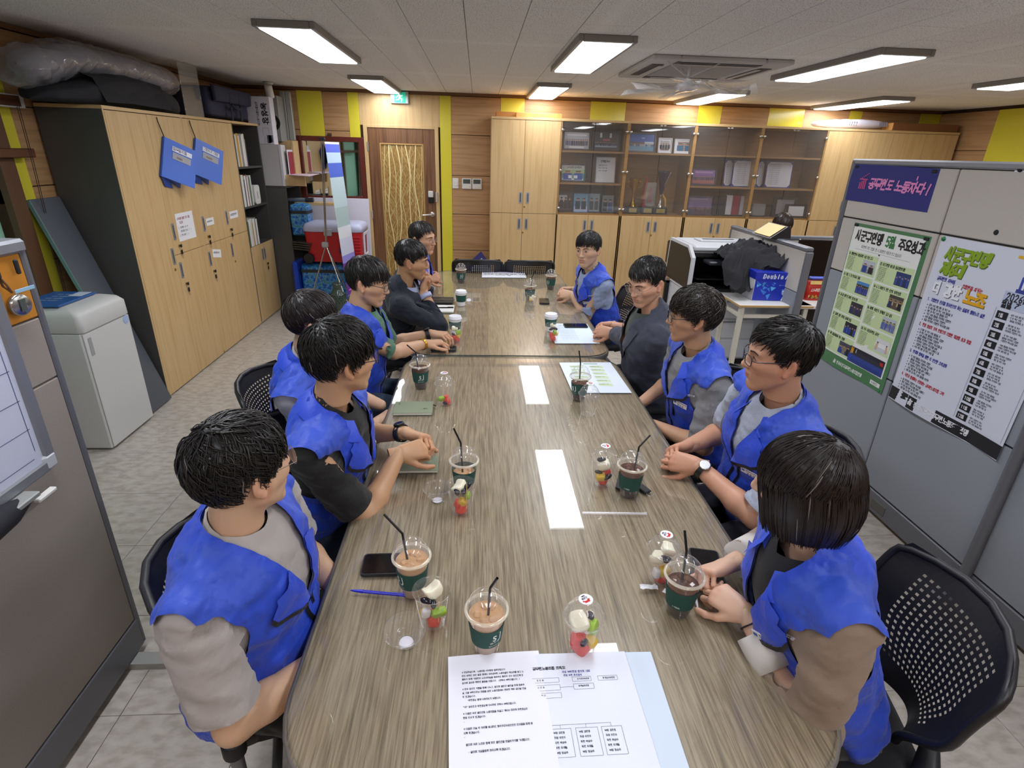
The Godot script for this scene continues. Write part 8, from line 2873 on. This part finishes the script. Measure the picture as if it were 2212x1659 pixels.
func _lapels(put:Callable,g:SG,k:float,NB:Vector3,col:Color,key:String,vest:bool,y0:=.2,hem:=.0)->void:
	if not vest:y0=.2*k
	var D:=Vector3(0,0,-1)
	var top:=NB.y - .05
	var m:=MB.new()
	m.col=col
	var edge:=[]
	for s in [1.0,-1.0]:
		var rows:=[]
		var outer:=[]
		for i in 12:
			var q:=i/11.0
			var y:=lerpf(y0,top,q)
			var xi:float=.062*pow((y - y0)/(NB.y - y0)+.0001,.8) if vest else .075*(y - y0)/(.3*k)
			var wd:float=(.092*smoothstep(.0,.55,q)*(1.0 - .35*smoothstep(.7,1.0,q))) if vest else (.07*smoothstep(.0,.7,q))
			var row:=PackedVector3Array()
			for j in 6:
				var u:=j/5.0
				var x:float=xi+wd*u
				var yy:=y - (.03*u*smoothstep(.2,.8,q) if vest else -.01*u)
				var pt:=g.hit(Vector3(s*x,yy,.26),D,.004+.007*sin(u*PI*.5)*(1.0 if q>.02 else .0))
				row.append(pt)
			if s<0:row.reverse()
			rows.append(row)
			outer.append(row[5] if s>0 else row[0])
		rows.reverse()
		m.grid(rows)
		edge.append(outer)
		var r:=[PackedVector3Array(),PackedVector3Array(),PackedVector3Array()]
		var nn:=10
		for i in nn+1:
			var q:=float(i)/nn
			var a:=lerpf(.95,-PI/2,q)
			var rr:=.066
			var yb:=lerpf(top+.012,NB.y+.012,smoothstep(.0,.6,q))
			r[0].append(Vector3(s*cos(a)*rr,yb - .015,sin(a)*rr - .004+.03*maxf(0,sin(a))))
			r[1].append(Vector3(s*cos(a)*(rr+.006),yb+.022,sin(a)*(rr+.006) - .008+.03*maxf(0,sin(a))))
			r[2].append(Vector3(s*cos(a)*(rr+.05),yb - .032,sin(a)*(rr+.042) - .01+.05*maxf(0,sin(a))))
		if s>0:
			for w in r:(w as PackedVector3Array).reverse()
		m.grid([r[1],r[0]]) if false else m.grid(r)
	put.call("collar_flap" if vest else "lapel",m,_cloth(key,3 if vest else 0,.55 if vest else .8))
	if not vest:return
	var zp:=MB.new()
	zp.col=ln("0f1014")
	var ribbon:=func(pts:Array,w:float):
		var a:=PackedVector3Array(); var b:=PackedVector3Array()
		for i in pts.size():
			var t:Vector2=(pts[mini(i+1,pts.size() - 1)] - pts[maxi(i - 1,0)]).normalized()
			var n:=Vector2(-t.y,t.x)*w*.5
			var c:Vector2=pts[i]
			a.append(g.hit(Vector3(c.x+n.x,c.y+n.y,.28),D,.0035))
			b.append(g.hit(Vector3(c.x - n.x,c.y - n.y,.28),D,.0035))
		zp.grid([a,b])
	var line:=[]
	for i in 20:
		line.append(Vector2(.004*sin(i*.7),lerpf(hem - .05,y0+.004,i/19.0)))
	ribbon.call(line,.014)
	for s in [1.0,-1.0]:
		var e:Array=edge[0] if s>0 else edge[1]
		var a:=PackedVector3Array(); var b:=PackedVector3Array()
		for i in range(0,9):
			var p:Vector3=e[i]
			a.append(p+Vector3(0,0,.002)); b.append(p+Vector3(s*.008,-.007,.0005))
		zp.grid([a,b] if s<0 else [b,a])
	line=[]
	for i in 8:
		line.append(Vector2(lerpf(.062,.034,i/7.0),lerpf(.335*k,.225*k,i/7.0)))
	ribbon.call(line,.011)
	line=[]
	for i in 7:
		line.append(Vector2(lerpf(.1,.125,i/6.0),lerpf(.08*k,-.02,i/6.0)))
	ribbon.call(line,.006)
	line=[]
	for i in 7:
		line.append(Vector2(-lerpf(.1,.125,i/6.0),lerpf(.08*k,-.02,i/6.0)))
	ribbon.call(line,.006)
	put.call("zip_tape",zp,vmat("zip_black",.5))
func _badge(put:Callable,g:SG,k:float,x:float,seedv:int)->void:
	var D:=Vector3(0,0,-1)
	var c:=g.hit(Vector3(x,.325*k,.28),D,.004)
	var r:=g.hit(Vector3(x+.03,.325*k,.28),D,.004)
	var u:=g.hit(Vector3(x,.345*k,.28),D,.004)
	var ex:=(r - c).normalized(); var ey:=(u - c); ey=(ey - ex*ey.dot(ex)).normalized()
	var xf:=Transform3D(Basis(ex,ey,ex.cross(ey))*Basis(Vector3.BACK,.12*((seedv % 3) - 1)),c)
	var b:=MB.new()
	b.box(Vector3(0,0,.002),Vector3(.07,.026,.003),.001,xf)
	put.call("name_badge",b,mat("badge_white","e6e6ec",.4))
	var ink:=MB.new()
	var at:=func(px:float,py:float)->Vector3:return xf*Vector3(px,-py,.0039)
	write(ink,"울진군공무원노동조합",-.015,-.0105,.0042,.12,ln("33333c"),at)
	write(ink,"사무국장",-.016,-.004,.004,.1,ln("5a5a64"),at)
	write(ink,["박 진 우","김 정 우","이 재 호"][seedv % 3],-.012,.002,.0085,.14,ln("1f1f28"),at)
	patch(ink,-.031,-.008,-.02,.002,ln("4a6ab0"),at)
	patch(ink,.027,-.0125,.034,-.008,ln("b8283a"),at)
	var at2:=func(px:float,py:float)->Vector3:return g.hit(Vector3(x+px,.385*k - py,.28),D,.003)
	write(ink,"전국공무원노동조합연맹",-.03,.0,.0085,.13,ln("c9cede"),at2,0,.8)
	write(ink,"울진군청노동조합",-.03,.012,.0085,.13,ln("c9cede"),at2,0,.8)
	patch(ink,-.047,.0,-.035,.012,ln("c0405a"),at2)
	put.call("badge_print",ink,vmat("ink",.8))
func _watch(root:Node3D,local:Transform3D,E:Vector3,W:Vector3,upv:Vector3,called:String,strap:String,face:String,r:float,wide:float)->void:
	var n:=(W - E).normalized()
	var c:=W - n*.022
	var s:=n.cross(upv).normalized()
	var u:=s.cross(n).normalized()
	var b:=MB.new()
	var rows:=[]
	for w in [-wide,wide]:
		var row:=PackedVector3Array()
		for i in 24:
			var a:=TAU*i/24
			row.append(c+n*w+s*cos(a)*(r+.001)+u*sin(a)*r)
		rows.append(row)
	for q in [[0,1.0],[0,1.09],[1,1.09],[1,1.0]]:
		pass
	var full:=[]
	for q in [[0,1.0],[0,1.1],[1,1.1],[1,1.0]]:
		var row:=PackedVector3Array()
		for p in rows[q[0]]:
			var ctr:Vector3=c+n*(-wide if q[0]==0 else wide)
			row.append(ctr+(p - ctr)*q[1])
		full.append(row)
	b.grid(full,true)
	var o:=obj(called,b,mat("strap_"+strap,strap,.4 if called!="bracelet" else .25,.9 if called=="bracelet" else .0),root)
	o.transform=local
	if face!="":
		var f:=MB.new()
		f.lathe([Vector2(0,.009),Vector2(.017,.009),Vector2(.0205,.007),Vector2(.0205,.0),Vector2(0,0)],26,Transform3D(Basis(s,u,n),c+u*(r+.001)))
		var fo:=obj("watch_case",f,M["chrome"] if face!="000000" else mat("watch_black","121214",.3),root)
		fo.transform=local
		var d:=MB.new()
		d.lathe([Vector2(0,.0096),Vector2(.0165,.0096),Vector2(.0165,.009)],26,Transform3D(Basis(s,u,n),c+u*(r+.001)))
		var dd:=obj("watch_face",d,mat("watch_face_"+face,face,.15),root)
		dd.transform=local
func people()->void:
	var V:=func(x:float,y:float,z:float)->Vector3:return Vector3(x,y,z)
	var clasp_l:={"curl":CLASP,"thumb":[.55,-.1,.8,-.2,-.1,1.0],"spread":.8}
	var list:=[]
	list.append({"label":"man in a light grey t-shirt and blue vest nearest the camera, looking away","seed":1,"hem":.0,"hs":V.call(.97,.97,.97),"pel":V.call(-.61,.54,-1.12),"head":V.call(-.505,1.165,-1.05),"fw":V.call(1,0,.1),"look":V.call(.62,.02,-.78),"shirt":"a8a19c","tee":true,"collar":false,"cuff":.78,"slv":.072,"fat":1.12,"sw":.175,"arm":1.08,"wl":V.call(-.36,.66,-1.2),"wr":V.call(-.35,.66,-1.02),"glasses":"round_thin","face":1,"skin":"d0a888","legs":"15161b","hair":{"th":.021,"side":.011,"line":.04,"back":-.075,"curl":.8,"len":.06,"loft":.006,"grey":.03,"n":1500,"burn":-.005}})
	list.append({"label":"man in a black shirt and blue vest, hands together over a notebook","seed":2,"pel":V.call(-.6,.54,-1.74),"head":V.call(-.425,1.2,-1.64),"fw":V.call(1,0,.1),"look":V.call(.8,-.04,-.6),"shirt":"16161a","tee":true,"collar":false,"cuff":.82,"slv":.066,"sw":.175,"wl":V.call(-.265,.835,-1.83),"wr":V.call(-.275,.82,-1.7),"pr":V.call(.1,-1,.6),"pl":V.call(0,-1,-.6),"hl":{"curl":CLASP,"dir":V.call(.85,.0,.5),"back":V.call(.2,.75,-.6)},"hr":{"curl":FIST,"dir":V.call(.9,.05,-.35),"back":V.call(-.1,.7,.7)},"bands":[[1.0,"watch_strap","23242c","000000",.031,.011,V.call(0,1,0)]],"glasses":"square","skin":"c69a74","legs":"1f2c3d","hair":{"th":.022,"side":.012,"line":.036,"back":-.07,"curl":.4,"len":.065,"loft":.01,"n":1400}})
	list.append({"label":"man in glasses and blue vest, half hidden behind the man in black","seed":3,"pel":V.call(-.82,.54,-2.28),"hs":V.call(.96,.97,.96),"head":V.call(-.635,1.185,-2.1),"fw":V.call(1,0,.05),"look":V.call(.93,-.02,-.33),"shirt":"a3a3a8","cuff":.8,"wl":V.call(-.45,.7,-2.36),"wr":V.call(-.44,.69,-2.2),"hr":{"curl":RELAX},"glasses":"round","skin":"cca488","legs":"20242f","hair":{"th":.015,"side":.009,"line":.048,"back":-.075,"curl":.3,"col":"1c1411","len":.06,"grey":.03,"n":1000,"sheen":.25}})
	list.append({"label":"man in a sage green shirt and blue vest with a gold bracelet and black watch","seed":4,"pel":V.call(-.68,.54,-2.86),"head":V.call(-.56,1.175,-2.83),"fw":V.call(1,0,.12),"look":V.call(.98,-.2,.08),"shirt":"4f7460","cuff":.85,"slv":.064,"wl":V.call(-.28,.785,-3.2),"wr":V.call(-.3,.78,-3.02),"pr":V.call(0,-1,.7),"pl":V.call(-.2,-1,-.5),"hl":{"curl":PINCH,"dir":V.call(.9,-.02,.3)},"hr":{"curl":PINCH,"dir":V.call(.95,.0,-.25)},"bands":[[1.0,"watch_strap","17171a","000000",.031,.012,V.call(0,1,0)],[-1.0,"bracelet","d6a431","",.03,.007,V.call(0,1,0)]],"glasses":"square","skin":"c59c7c","legs":"27384c","hair":{"th":.021,"side":.011,"line":.036,"back":-.07,"curl":.15,"len":.06,"n":1000}})
	list.append({"label":"man in a dark navy suit resting his chin on his clasped hands","seed":5,"pel":V.call(-.62,.54,-3.72),"head":V.call(-.415,1.165,-3.52),"fw":V.call(1,0,0),"look":V.call(.98,-.16,-.06),"shirt":"15172a","coat":true,"inner":"9aa6c4","vest":false,"cuff":1.83,"slv":.06,"wl":V.call(-.34,.96,-3.66),"wr":V.call(-.35,.96,-3.55),"pr":V.call(.5,-1,.35),"pl":V.call(.5,-1,-.4),"hl":{"curl":CLASP,"dir":V.call(.25,.85,.45),"back":V.call(.9,-.2,-.5)},"hr":{"curl":CLASP,"dir":V.call(.25,.85,-.35),"back":V.call(.9,-.2,.5)},"cuffs":[.8,.93,.041,.039,"b4bbdc"],"skin":"b98d69","legs":"14151f","hair":{"th":.016,"side":.005,"line":.05,"back":-.035,"curl":.12,"len":.05,"n":800,"burn":.02}})
	list.append({"label":"man in a blue vest and rimless glasses seated nearest the door","seed":6,"pel":V.call(-.66,.54,-4.66),"head":V.call(-.43,1.17,-4.42),"fw":V.call(1,0,.2),"look":V.call(.86,-.08,.42),"shirt":"a99ac4","cuff":.85,"wl":V.call(-.42,.84,-4.62),"wr":V.call(-.42,.83,-4.5),"hl":{"curl":FIST,"dir":V.call(.9,.1,.3),"back":V.call(.1,.5,-.8)},"hr":{"curl":FIST,"dir":V.call(.9,.1,-.3),"back":V.call(.1,.5,.8)},"glasses":"square_thin","skin":"c69777","face":1,"legs":"1d2230","hair":{"th":.016,"side":.009,"line":.066,"mid":.006,"back":-.05,"curl":.12,"len":.06,"n":800}})
	list.append({"label":"young man in a pale blue shirt and blue vest facing the camera","seed":7,"pel":V.call(1.02,.54,-4.12),"head":V.call(.8,1.17,-4.02),"fw":V.call(-1,0,.25),"look":V.call(-.62,-.06,.78),"shirt":"93a2c4","cuff":.82,"slv":.066,"wl":V.call(.74,.795,-4.18),"wr":V.call(.74,.805,-4.31),"pl":V.call(.1,-1,.6),"hl":{"curl":CLASP,"dir":V.call(-.82,.0,-.4),"back":V.call(-.35,.5,.8)},"hr":{"curl":CLASP,"dir":V.call(-.82,.0,.4),"back":V.call(-.35,.5,-.8)},"skin":"cda688","legs":"1d2230","hair":{"th":.022,"side":.01,"line":.05,"mid":.004,"back":-.05,"curl":.35,"len":.06,"n":1000}})
	list.append({"label":"man in a grey blazer and round glasses looking down, hands clasped on the blue sheet","seed":8,"pel":V.call(1.06,.54,-3.0),"head":V.call(.885,1.2,-2.82),"fw":V.call(-1,0,-.1),"look":V.call(-.78,-.3,.5),"shirt":"3a3c4c","coat":true,"inner":"3d443c","vest":false,"cuff":1.86,"slv":.064,"fat":1.08,"collar":true,"wl":V.call(.835,.8,-3.2),"wr":V.call(.845,.81,-3.33),"pl":V.call(.2,-1,.6),"hl":{"curl":CLASP,"dir":V.call(-.82,.0,-.4),"back":V.call(-.35,.5,.8)},"hr":{"curl":CLASP,"dir":V.call(-.82,.0,.4),"back":V.call(-.35,.5,-.8)},"glasses":"round_thin","eyes_down":true,"face":1,"skin":"cb9b7e","legs":"23242c","hair":{"th":.021,"side":.006,"line":.062,"back":-.045,"curl":.2,"sweep":.4,"len":.06,"n":1000,"burn":.01}})
	list.append({"label":"man with wavy hair in a grey checked shirt and blue vest, hands below the table","seed":9,"pel":V.call(1.1,.54,-2.3),"hs":V.call(.96,.97,.96),"head":V.call(.91,1.195,-2.2),"fw":V.call(-1,0,.08),"look":V.call(-.96,-.04,-.2),"shirt":"9c9c9e","weave":1,"cuff":.86,"slv":.07,"wl":V.call(.8,.68,-2.2),"wr":V.call(.8,.68,-2.42),"pl":V.call(.3,-1,.4),"glasses":"square","skin":"bc9070","legs":"1a1c24","hair":{"th":.023,"side":.015,"line":.04,"back":-.085,"curl":1.0,"len":.06,"col":"211a15","loft":.008,"n":1500,"sheen":.3,"burn":-.01}})
	list.append({"label":"man in a speckled shirt and blue vest with a round silver watch, hands clasped","seed":10,"pel":V.call(1.13,.54,-1.72),"head":V.call(.965,1.23,-1.6),"fw":V.call(-1,0,.1),"look":V.call(-.96,-.03,-.22),"shirt":"aab2c4","weave":2,"cuff":.84,"slv":.068,"fat":1.08,"sw":.178,"arm":1.05,"wl":V.call(.795,.79,-1.66),"wr":V.call(.805,.8,-1.79),"pl":V.call(.2,-1,.7),"hl":{"curl":CLASP,"dir":V.call(-.82,.0,-.4),"back":V.call(-.35,.5,.8)},"hr":{"curl":CLASP,"dir":V.call(-.82,.0,.4),"back":V.call(-.35,.5,-.8)},"bands":[[1.0,"watch_strap","17171a","e8eaee",.032,.01,V.call(-.2,1,.5)]],"glasses":"square","skin":"c79477","face":1,"legs":"1a1c24","hs":V.call(.97,.99,.98),"hair":{"th":.02,"side":.006,"line":.062,"back":-.04,"curl":.3,"sweep":-.35,"len":.065,"n":1300,"loft":.008,"burn":.015,"sheen":.2}})
	list.append({"label":"woman with a dark bob in a tan blazer and blue vest, ring on her hand","seed":11,"pel":V.call(.92,.54,-.98),"head":V.call(.69,1.18,-.95),"fw":V.call(-1,0,-.12),"look":V.call(-.8,-.12,-.6),"shirt":"8e7a68","cuff":1.8,"slv":.063,"sw":.15,"fat":.96,"arm":.88,"neck":.045,"collar":false,"inner":"141418","zip":.26,"wl":V.call(.66,.785,-.98),"wr":V.call(.68,.8,-1.14),"pl":V.call(.35,-.8,1.0),"pr":V.call(.1,-1,-.6),"hl":{"curl":CLASP,"dir":V.call(-.55,.06,-.8),"back":V.call(-.3,.8,.5)},"hr":{"curl":FIST,"dir":V.call(-.9,.0,.35),"back":V.call(-.2,.8,-.5)},"cuffs":[.5,.83,.053,.05,"cfcac4"],"bands":[[1.0,"wrist_cord","121214","",.026,.002,V.call(0,1,0)]],"hand":.92,"face":2,"hs":V.call(.9,.91,.9),"open":true,"hem":.0,"skin":"d6ae94","legs":"17171b","bx":.085,"hair":{"th":.016,"long":.118,"line":.06,"col":"1a100d","curl":.06,"len":.1,"n":1900,"part":-.1,"sheen":.18}})
	list.append({"label":"woman with short dark hair bent over her desk behind the low partition","seed":12,"pel":V.call(3.12,.54,-5.75),"head":V.call(3.1,1.2,-5.62),"fw":V.call(0,0,1),"look":V.call(.15,-.5,.85),"shirt":"4a4a52","cuff":.8,"vest":false,"wl":V.call(3.2,.76,-5.3),"wr":V.call(2.98,.76,-5.3),"face":2,"hs":V.call(.93,.94,.94),"sw":.15,"skin":"d6ae94","hair":{"th":.016,"long":.06,"line":.06,"col":"2a1a12","curl":.06,"len":.08,"n":500}})
	for p in list:
		if ONLY<0 or p.seed==ONLY or ONLY==99:
			person(p)
const LAMP:=1.5
const DEBUG:=false
const ONLY:=-1
func _ready()->void:
	var t0:=Time.get_ticks_msec()
	view_and_light()
	wood_mats()
	ceiling_lights()
	floor_and_ceiling()
	walls()
	door()
	left_cabinets()
	back_cabinets()
	right_partition()
	tables()
	chairs([[.9,-1.0,-1.81,"black perforated chair of the woman in the tan blazer, turned from the table"],[-.49,-1.2,1.85,"black chair under the man in the light grey shirt nearest the camera"],
		[.0,-5.55,3.14,"empty black chair at the far end of the table, nearer the door"],[.5,-5.55,3.14,"empty black chair at the far end of the table, by the cupboards"],
		[-.53,-1.78,1.57,"black chair under the man in the black shirt"],[-.72,-2.32,1.57,"black chair under the man half hidden behind the man in black"],[-.6,-2.9,1.57,"black chair under the man in the sage green shirt"],[-.55,-3.76,1.57,"black chair under the man in the navy suit"],[-.58,-4.7,1.57,"black chair under the man nearest the door"],
		[.95,-4.14,-1.57,"black chair under the young man facing the camera"],[.99,-3.02,-1.57,"black chair under the man in the grey blazer"],[1.03,-2.32,-1.57,"black chair under the man in the grey checked shirt"],[1.06,-1.74,-1.57,"black chair under the man in the speckled shirt"]])
	people()
	if DEBUG:
		var seen:={}
		for c in get_children():
			if c.has_meta("label"):
				var l:String=c.get_meta("label")
				var n:=l.replace(",","").split(" ",false).size()
				if n>16 or n<4:print("WORDS ",n," ",c.name,": ",l)
				if seen.has(l):print("SAME ",l)
				seen[l]=1
